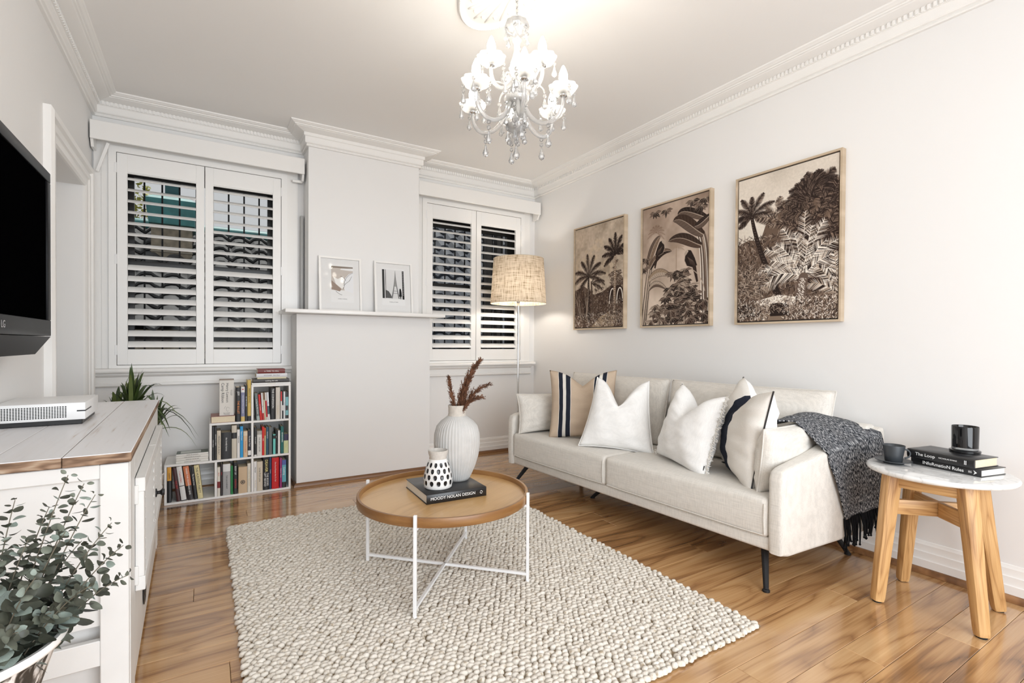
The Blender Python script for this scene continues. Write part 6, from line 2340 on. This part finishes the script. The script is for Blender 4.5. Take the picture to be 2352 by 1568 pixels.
# ================================================================== BOOKCASE
BX0, BX1, BY0, BY1 = -0.239, 0.557, 4.12, 4.425
bc = empty('bookcase', ((BX0 + BX1) / 2, (BY0 + BY1) / 2, 0))
tag(bc, 'stepped white cube bookcase with six cubbies under the left window', 'bookcase')
ox, oy = bc.location.x, bc.location.y
T_ = 0.015
XA, XB_, XC_, XD_ = BX0, 0.025, 0.2885, BX1
Z1, Z2_, Z3 = 0.277, 0.541, 0.806
def bpart(name, x0, x1, z0, z1):
    g = G()
    rbox(g, x0 - ox, x1 - ox, BY0 - oy, BY1 - oy, z0, z1, 0.0012, 1)
    return mk(name, g, M['board'], bc, smooth=0)
bpart('side_panel', XA, XA + T_, 0.016, Z1 - T_)
bpart('base_shelf', XA, XD_, 0.0005, 0.016)
bpart('shelf', XA, XD_ - T_, Z1 - T_, Z1)
bpart('divider', 0.057, 0.057 + T_, 0.016, Z1 - T_)
bpart('divider', XC_, XC_ + T_, 0.016, Z1 - T_)
bpart('side_panel', XB_, XB_ + T_, Z1, Z2_ - T_)
bpart('divider', XC_, XC_ + T_, Z1, Z2_ - T_)
bpart('shelf', XB_, XD_ - T_, Z2_ - T_, Z2_)
bpart('side_panel', XC_, XC_ + T_, Z2_, Z3 - T_)
bpart('top_panel', XC_, XD_, Z3 - T_, Z3)
bpart('side_panel', XD_ - T_, XD_, 0.016, Z3 - T_)

# ------------------------------------------------------------------ books, one object each
_cm = {}
def cover(c, r=0.45):
    k = tuple(round(q, 3) for q in c)
    if k not in _cm:
        _cm[k] = plain('book_cover', c, r)
    return _cm[k]
INKS = {'w': (0.85, 0.85, 0.83), 'k': (0.02, 0.02, 0.02), 'r': (0.55, 0.02, 0.02), 'y': (0.80, 0.70, 0.25), 'o': (0.85, 0.28, 0.05), 'g': (0.55, 0.45, 0.25), 'b': (0.10, 0.25, 0.5), 'c': (0.45, 0.75, 0.75)}
INK = {}
def ink_of(k):
    if k not in INK:
        INK[k] = plain('spine_ink', INKS[k], 0.6)
    return INK[k]
def book(w, h, d, col, title=None, tc='w', bands=(), tsize=None, tpos=0.5, tspan=0.8, pages='paper'):
    """standing book in its own frame: spine at y=0 facing -y, x centred, z from 0; returns cover mesh object"""
    g = G()
    c = min(0.0016, w * 0.12)
    box(g, -w / 2, -w / 2 + c, 0.001, d, 0, h)
    box(g, w / 2 - c, w / 2, 0.001, d, 0, h)
    n = 5
    P = [(-w / 2 + w * k / n, -min(0.004, w * 0.10) * math.sin(pi * k / n)) for k in range(n + 1)]
    prism(g, P + [(w / 2, 0.0025), (-w / 2, 0.0025)], 0, h, 'z')
    o = mk('book', g, cover(col), smooth=30)
    g = G()
    box(g, -w / 2 + c, w / 2 - c, 0.0026, d - 0.003, 0.003, h - 0.003)
    mk('pages', g, M[pages], o, smooth=0)
    sy = -min(0.004, w * 0.10) - 0.0003
    for z0, z1, bc_ in bands:
        g = G()
        q = [(p[0] * 1.002, p[1] - 0.00025) for p in P]
        prism(g, q + [(w / 2, 0.001), (-w / 2, 0.001)], h * z0, h * z1, 'z')
        mk('spine_band', g, cover(bc_), o, smooth=30)
        sy = min(sy, -min(0.004, w * 0.10) - 0.0006)
    if title:
        parts = title if isinstance(title, list) else [(title, tc, tpos, tspan)]
        for tt, k, pos, span in parts:
            text('title', tt, min(w * 0.62, 0.03) if not tsize else tsize, ink_of(k), o, basis((0, 0, -1), (1, 0, 0), (0, sy - 0.0003, h * pos)), h * span, 0.57)
    return o
KB = (0.012, 0.012, 0.013)
CRm, WHt, TAN = (0.62, 0.55, 0.44), (0.74, 0.73, 0.71), (0.58, 0.43, 0.28)
shelves = {
 'BL': (0.0165, 'bottom left cubby', [(-0.2218, -0.198, 0.2435, 0), (-0.1678, -0.1448, 0.2358, -0.0263), (-0.1407, -0.1099, 0.2418, -0.03), (-0.1029, -0.0689, 0.2384, -0.0304), (-0.0665, -0.0463, 0.2338, -0.0236), (-0.0428, -0.0123, 0.2391, -0.0268)]),
 'BM': (0.0165, 'bottom middle cubby', [(0.0735, 0.0915, 0.2084, 0), (0.0927, 0.107, 0.2277, 0), (0.1082, 0.1553, 0.2245, 0), (0.1571, 0.1717, 0.2066, 0), (0.1749, 0.1991, 0.2292, 0), (0.2055, 0.263, 0.1911, 0), (0.2643, 0.2858, 0.2114, 0)]),
 'BR': (0.0165, 'bottom right cubby', [(0.3050, 0.3254, 0.2215, 0), (0.3267, 0.3654, 0.2166, 0), (0.3681, 0.4099, 0.2430, 0), (0.4106, 0.4242, 0.2429, 0), (0.4262, 0.4757, 0.2349, 0), (0.4812, 0.4965, 0.227, 0), (0.4972, 0.5258, 0.2094, 0)]),
 'MM': (0.2775, 'middle row left cubby', [(0.0415, 0.0555, 0.2405, 0), (0.0564, 0.0699, 0.2391, 0), (0.0711, 0.0958, 0.2082, 0), (0.0983, 0.1622, 0.1923, 0), (0.1635, 0.1952, 0.2388, 0), (0.1971, 0.2157, 0.2061, 0), (0.217, 0.2363, 0.2273, 0), (0.2376, 0.2655, 0.1913, 0), (0.2668, 0.2877, 0.1935, 0)]),
 'MR': (0.2775, 'middle row right cubby', [(0.3081, 0.3252, 0.2124, 0), (0.3266, 0.3598, 0.1849, 0), (0.3612, 0.3759, 0.2124, 0), (0.3766, 0.3867, 0.2024, 0), (0.3874, 0.4043, 0.2088, 0), (0.4063, 0.4287, 0.2049, 0), (0.4349, 0.452, 0.1497, 0), (0.4527, 0.4623, 0.1833, 0), (0.4678, 0.4837, 0.1762, 0), (0.4879, 0.5080, 0.2057, 0), (0.5087, 0.5409, 0.1445, 0)]),
 'TM': (0.5415, 'top of the middle column', [(0.1905, 0.2195, 0.2501, 0), (0.2221, 0.2472, 0.2521, 0), (0.2491, 0.2641, 0.2632, 0), (0.2647, 0.2876, 0.3007, 0)]),
 'TR': (0.5415, 'upper right cubby', [(0.3251, 0.3463, 0.2022, -0.0165), (0.3480, 0.3627, 0.191, -0.0147), (0.3640, 0.3760, 0.2018, -0.0110), (0.3772, 0.3880, 0.2006, -0.0110), (0.3892, 0.3990, 0.204, -0.0110), (0.4004, 0.4150, 0.2051, -0.0110), (0.4176, 0.449, 0.2367, 0), (0.4531, 0.4835, 0.2394, 0), (0.4862, 0.4966, 0.2067, 0), (0.4973, 0.5064, 0.2055, 0), (0.5071, 0.5196, 0.2058, 0), (0.521, 0.5415, 0.2048, 0)]),
}
spec = {
 'BL': [(KB, [('HAPPY', 'k', 0.75, 0.3)], [(0.62, 1.0, (0.72, 0.36, 0.06))], 'black paperback with an orange top third', ),
        ((0.05, 0.012, 0.012), [('THE FIRM', 'r', 0.5, 0.4)], [], 'dark maroon leaning paperback with red lettering'),
        (WHt, [('I Catch Killers', 'r', 0.70, 0.5)], [(0.0, 0.02, KB), (0.42, 0.44, KB)], 'white leaning paperback with red lettering'),
        ((0.62, 0.20, 0.09), [('WHERE THE CRAWDADS SING', 'w', 0.55, 0.75)], [(0.0, 0.42, (0.03, 0.025, 0.025))], 'orange and black leaning paperback'),
        (KB, [('The Secret Lives', 'w', 0.6, 0.6)], [], 'thin black leaning paperback with white lettering'),
        ((0.68, 0.60, 0.33), [('THE HUNTING PARTY', 'k', 0.55, 0.8)], [], 'pale yellow leaning paperback')],
 'BM': [((0.70, 0.66, 0.58), [('Burnt', 'r', 0.75, 0.35)], [(0.28, 0.50, (0.20, 0.02, 0.02))], 'cream paperback with a maroon block'),
        ((0.02, 0.012, 0.012), [('MAUS', 'r', 0.7, 0.4)], [], 'black paperback with large red capitals'),
        ((0.38, 0.38, 0.38), [('THE ALCHEMIST', 'k', 0.42, 0.45)], [(0.76, 1.0, (0.72, 0.72, 0.71))], 'thick silver grey hardback'),
        ((0.015, 0.20, 0.055), None, [], 'bright green thin book'),
        (KB, [('BODY OF', 'w', 0.75, 0.4), ('EVIDENCE', 'r', 0.33, 0.4)], [], 'black paperback with white and red lettering'),
        (TAN, None, [], 'thick tan paperback with a round black emblem'),
        ((0.70, 0.66, 0.57), [('LIVING IN THE LIGHT', 'g', 0.5, 0.7)], [], 'slim cream paperback beside the tan one')],
 'BR': [(WHt, [('Mitchell', 'k', 0.72, 0.45), ('The Stories', 'g', 0.25, 0.35)], [], 'white paperback with black lettering'),
        (CRm, [('Love from you', 'k', 0.55, 0.6)], [], 'cream paperback with script lettering'),
        (KB, [('DEAVER', 'y', 0.74, 0.4), ('THE BODIES\nLEFT BEHIND', 'w', 0.32, 0.45)], [], 'black thriller with yellow and white lettering'),
        ((0.02, 0.05, 0.12), [('Travellers', 'w', 0.55, 0.7)], [], 'thin navy paperback'),
        ((0.52, 0.008, 0.010), [('One Good Reason Not To Tell', 'w', 0.55, 0.75)], [], 'broad red hardback'),
        ((0.30, 0.03, 0.16), [('French for Women', 'w', 0.5, 0.7)], [], 'slim magenta book'),
        ((0.12, 0.38, 0.46), [('Cooking', 'w', 0.6, 0.6)], [(0.0, 0.2, KB), (0.82, 1.0, (0.08, 0.12, 0.35))], 'turquoise and blue paperback with a black foot')],
 'MM': [(KB, [('A Short History', 'w', 0.5, 0.7)], [], 'black paperback nearest the left side'),
        ((0.02, 0.02, 0.02), [('MEMOIRS OF A GEISHA', 'w', 0.6, 0.7)], [], 'narrow black paperback, second from the left side'),
        (CRm, [('MIDNIGHT IN SICILY', 'k', 0.5, 0.8)], [], 'cream paperback with black capitals'),
        (KB, [('the lovely bones', 'w', 0.55, 0.7)], [], 'very thick black paperback with large white lettering'),
        ((0.58, 0.53, 0.44), None, [(0.60, 0.78, KB)], 'beige hardback with a black picture block'),
        (WHt, [('THROWN', 'k', 0.65, 0.6)], [], 'white paperback with spaced black capitals'),
        ((0.02, 0.30, 0.62), [('Peace of mind', 'w', 0.7, 0.5)], [], 'bright blue paperback'),
        ((0.66, 0.47, 0.30), [('The Kitchen Diaries', 'r', 0.4, 0.6)], [(0.82, 0.97, (0.72, 0.6, 0.45))], 'peach paperback'),
        ((0.02, 0.02, 0.03), [('The Book Thief', 'w', 0.6, 0.7)], [(0.06, 0.24, WHt)], 'black paperback against the middle divider')],
 'MR': [(KB, [('A new earth', 'w', 0.55, 0.7)], [(0.0, 0.05, WHt)], 'black paperback against the middle divider'),
        ((0.68, 0.66, 0.62), [('THE GREAT GATSBY', 'k', 0.45, 0.6)], [(0.85, 1.0, (0.36, 0.34, 0.31))], 'broad pale paperback with black capitals'),
        ((0.60, 0.012, 0.010), [('Hello', 'w', 0.55, 0.4)], [], 'red paperback'),
        ((0.62, 0.54, 0.28), None, [(0.72, 1.0, (0.62, 0.12, 0.03))], 'thin yellow book with an orange top'),
        ((0.02, 0.08, 0.13), [('THE BEACH', 'w', 0.72, 0.45)], [], 'dark teal navy paperback'),
        ((0.13, 0.14, 0.14), None, [], 'charcoal grey hardback'),
        ((0.15, 0.56, 0.50), None, [(0.78, 0.95, KB)], 'short aqua book'),
        ((0.02, 0.02, 0.02), [('Room', 'w', 0.7, 0.4)], [], 'very thin black book'),
        (WHt, None, [], 'thin plain white book'),
        ((0.01, 0.13, 0.12), [('NEVERWHERE', 'w', 0.6, 0.7)], [], 'tall dark green book'),
        ((0.56, 0.60, 0.34), [('Vita', 'g', 0.4, 0.4)], [(0.66, 1.0, (0.03, 0.025, 0.07))], 'short lime and purple paperback')],
 'TM': [(KB, [('JEFF', 'w', 0.82, 0.28), ('THE BULLET', 'o', 0.42, 0.45)], [], 'black paperback with orange capitals'),
        ((0.20, 0.21, 0.33), [('THE PARENTING CLASSICS', 'w', 0.5, 0.55)], [(0.0, 0.14, (0.62, 0.45, 0.15)), (0.84, 1.0, WHt)], 'periwinkle paperback with a red heart'),
        (KB, [('NO TIME TO LOSE', 'w', 0.55, 0.6)], [], 'narrow black paperback'),
        ((0.60, 0.42, 0.10), [('FRENCH BOXING', 'k', 0.62, 0.62)], [(0.0, 0.12, KB)], 'tall golden yellow paperback')],
 'TR': [((0.13, 0.16, 0.16), [('A Case for Mr Crime', 'w', 0.5, 0.75)], [(0.0, 0.16, (0.35, 0.42, 0.41))], 'grey green leaning paperback'),
        ((0.58, 0.015, 0.012), [('One Summer', 'w', 0.5, 0.6)], [], 'red leaning paperback'),
        ((0.70, 0.69, 0.67), [('Yes', 'k', 0.5, 0.3)], [(0.0, 0.25, (0.45, 0.02, 0.02))], 'thin white leaning book with a red foot'),
        ((0.66, 0.58, 0.40), None, [(0.75, 1.0, (0.25, 0.15, 0.08))], 'thin cream leaning book'),
        ((0.72, 0.68, 0.64), None, [(0.1, 0.7, (0.55, 0.02, 0.03))], 'thin red and white leaning book'),
        ((0.66, 0.68, 0.70), [('Blue', 'b', 0.6, 0.4)], [(0.2, 0.5, (0.05, 0.10, 0.12))], 'blue and white leaning book'),
        (KB, [('THE CONFESSION', 'w', 0.66, 0.6)], [], 'tall black thriller with big white capitals'),
        ((0.62, 0.57, 0.50), [('Family Names', 'g', 0.28, 0.35)], [], 'tall pale stone coloured book'),
        ((0.68, 0.66, 0.64), None, [(0.65, 1.0, (0.55, 0.03, 0.03))], 'thin white book with a red top'),
        ((0.025, 0.025, 0.03), None, [(0.3, 0.5, WHt)], 'thin black book with a white band'),
        ((0.70, 0.71, 0.72), [('Sydney', 'b', 0.55, 0.5)], [], 'white book with blue lettering'),
        ((0.02, 0.02, 0.02), None, [(0.12, 0.8, (0.20, 0.45, 0.48)), (0.3, 0.48, (0.3, 0.02, 0.02))], 'black book with a teal panel at the right end')],
}
for key, (z, where, rows) in shelves.items():
    for i, (x0, x1, h, sh) in enumerate(rows):
        col, title, bands, desc = spec[key][i]
        w = x1 - x0 - 0.0008
        o = book(w, h, 0.125 + 0.02 * ((i * 7) % 5) / 5, col, title, 'w', bands)
        a = math.atan2(sh, h)
        o.location = ((x0 + x1) / 2, BY0 + 0.006 + 0.006 * ((i * 5) % 4) / 4, z + abs(math.sin(a)) * w / 2)
        o.rotation_euler = (0, a, 0)
        tag(o, desc + ', ' + where, 'book', 'books in the white bookcase')
        if key == 'BM' and i == 5:
            g = G()
            for r0, r1 in ((0.010, 0.0145), (0.0, 0.006)):
                lathe(g, [(r0, 0.0), (r1, 0.0)], 24, M=basis((1, 0, 0), (0, 0, 1), (0, -0.0046, h * 0.42)))
            mk('round_emblem', g, ink_of('k'), o, smooth=0)
        if key == 'TM' and i == 1:
            g = G()
            P = [(0.0058 * 16 * math.sin(t) ** 3 / 16, 0.0058 * (13 * math.cos(t) - 5 * math.cos(2 * t) - 2 * math.cos(3 * t) - math.cos(4 * t)) / 16) for t in np.linspace(0, 2 * pi, 25)[:-1]]
            prism(g, P, -0.0036, -0.0030, 'y', M=Matrix.Translation((0, 0, h * 0.93)))
            mk('heart', g, ink_of('r'), o, smooth=0)

def flat_book(x0, x1, z0, z1, y0, d, col, title, tc, desc, pages='paper', rot=0.0, show_pages=False, cat='book', group='books lying on the white bookcase', band=None, tspan=0.75):
    w, t = x1 - x0, z1 - z0
    g = G()
    c = min(0.002, t * 0.12)
    box(g, -w / 2, w / 2, 0.001, d, 0, c)
    box(g, -w / 2, w / 2, 0.001, d, t - c, t)
    if show_pages:
        box(g, -w / 2, w / 2, d - 0.004, d, 0, t)
    else:
        P = [(-min(0.004, t * 0.12) * math.sin(pi * k / 5), t * k / 5) for k in range(6)]
        prism(g, P + [(0.003, t), (0.003, 0)], -w / 2, w / 2, 'x')
    o = mk('book', g, cover(col), smooth=30, loc=((x0 + x1) / 2, y0, z0), rot=(0, 0, rot))
    g = G()
    box(g, -w / 2 + 0.003, w / 2 - 0.003, 0.0031, d - 0.0045, c, t - c)
    mk('pages', g, M[pages], o, smooth=0)
    if title:
        text('title', title, t * 0.5, ink_of(tc), o, basis((1, 0, 0), (0, 0, 1), (0, -min(0.004, t * 0.12) - 0.0006, t * 0.5)), w * tspan, 0.57)
    return tag(o, desc, cat, group)
# left step: four matching spines
zz_ = Z1 + 0.0005
for i, (tt, nm_) in enumerate([("ANNE'S HOUSE OF DREAMS", 'lowest'), ('ANNE OF THE ISLAND', 'second lowest'), ('CHRONICLES OF AVONLEA', 'second highest'), ('ANNE OF AVONLEA', 'topmost')]):
    th = 0.0155
    flat_book(-0.172 + 0.001 * (i % 2), 0.020 - 0.001 * (i % 2), zz_, zz_ + th, BY0 + 0.012, 0.125, (0.70, 0.68, 0.63) if i < 3 else (0.72, 0.70, 0.66), tt, 'k', nm_ + ' of the four white paperbacks lying on the left step of bookcase', 'paper_white', 0.0, tspan=0.7)
    zz_ += th + 0.0004
g = G()
box(g, -0.094, 0.094, 0.002, 0.122, 0.01551, 0.0158)
cv = [o for o in bpy.data.objects if o.name.startswith('book') and o.get('label', '').startswith('topmost of the four')][0]
mk('front_cover_print', g, plain('green_cover_print', (0.06, 0.09, 0.06), 0.4), cv, smooth=0)
g = G()
box(g, -0.07, 0.05, 0.02, 0.105, 0.01581, 0.01595)
mk('cover_panel', g, plain('cover_panel', (0.52, 0.54, 0.50), 0.4), cv, smooth=0)
# pink book under the upright card box
flat_book(0.035, 0.187, Z2_ + 0.0005, Z2_ + 0.046, BY0 + 0.012, 0.20, (0.36, 0.17, 0.14), None, 'w', 'dusty pink book showing its pages under the upright white card box', 'paper', 0.0, True)
bxm = plain('white_card_box', (0.72, 0.69, 0.64), 0.7)
cbx = empty('card_box', (0.133, BY0 + 0.035, Z2_ + 0.0468))
tag(cbx, 'upright white card box with black script standing on the pink book', 'box')
g = G()
rbox(g, -0.046, 0.046, 0, 0.05, 0, 0.256, 0.0015, 1)
mk('carton', g, bxm, cbx, smooth=0)
g = G()
rbox(g, -0.046, 0.046, 0.0, 0.05, 0.2565, 0.264, 0.001, 1)
mk('lid', g, plain('brown_lid', (0.30, 0.24, 0.20), 0.6), cbx, smooth=0)
text('script', 'Henry Lawson', 0.026, ink_of('k'), cbx, basis((0, 0, -1), (1, 0, 0), (0.004, -0.0006, 0.165)), 0.15, 0.52)
text('script', 'Camp Ribbon', 0.026, ink_of('k'), cbx, basis((0, 0, -1), (1, 0, 0), (-0.025, -0.0006, 0.165)), 0.15, 0.52)
text('small_print', 'SHORT STORIES\nOF THE BUSH', 0.006, ink_of('k'), cbx, basis((0, 0, -1), (1, 0, 0), (0.029, -0.0006, 0.165)), None)
text('small_print', 'Horn Head\nPublishing', 0.009, ink_of('k'), cbx, basis((1, 0, 0), (0, 0, 1), (0.0, -0.0006, 0.014)), None)
g = G()
tube(g, [(0.006 + 0.013 * math.cos(a) * (1 - 0.1 * a), -0.0008, 0.045 + 0.015 * math.sin(a)) for a in np.linspace(0.3, 5.6, 16)], 0.0006, 4)
tube(g, [(-0.016, -0.0008, 0.05), (-0.012, -0.0008, 0.062), (-0.006, -0.0008, 0.068)], 0.0006, 4)
mk('drawn_mark', g, ink_of('k'), cbx)
# stack on the top right cubby
z = Z3 + 0.0005
for x0, x1, th, dd, col, tt, tc, desc in [
        (0.292, 0.556, 0.012, 0.20, (0.80, 0.80, 0.79), 'BOTANICA VOLUME', 'g', 'wide thin white magazine, lowest of the stack on the bookcase top'),
        (0.301, 0.547, 0.027, 0.17, (0.045, 0.042, 0.042), 'walking the talk', 'w', 'charcoal book with white lettering in the stack on the bookcase top'),
        (0.328, 0.526, 0.0125, 0.13, (0.62, 0.57, 0.40), None, 'k', 'thin cream book in the middle of the stack on the bookcase top'),
        (0.322, 0.531, 0.028, 0.15, (0.66, 0.66, 0.69), 'SCOTLAND   Neil Oliver', 'k', 'pale grey book, second from top of the stack on the bookcase'),
        (0.332, 0.517, 0.033, 0.13, (0.16, 0.025, 0.022), 'A TIME TO KILL', 'w', 'maroon paperback on top of the stack on the bookcase')]:
    flat_book(x0, x1, z, z + th, BY0 + 0.004, dd, col, tt, tc, desc, 'paper', tspan=0.62)
    z += th + 0.0005
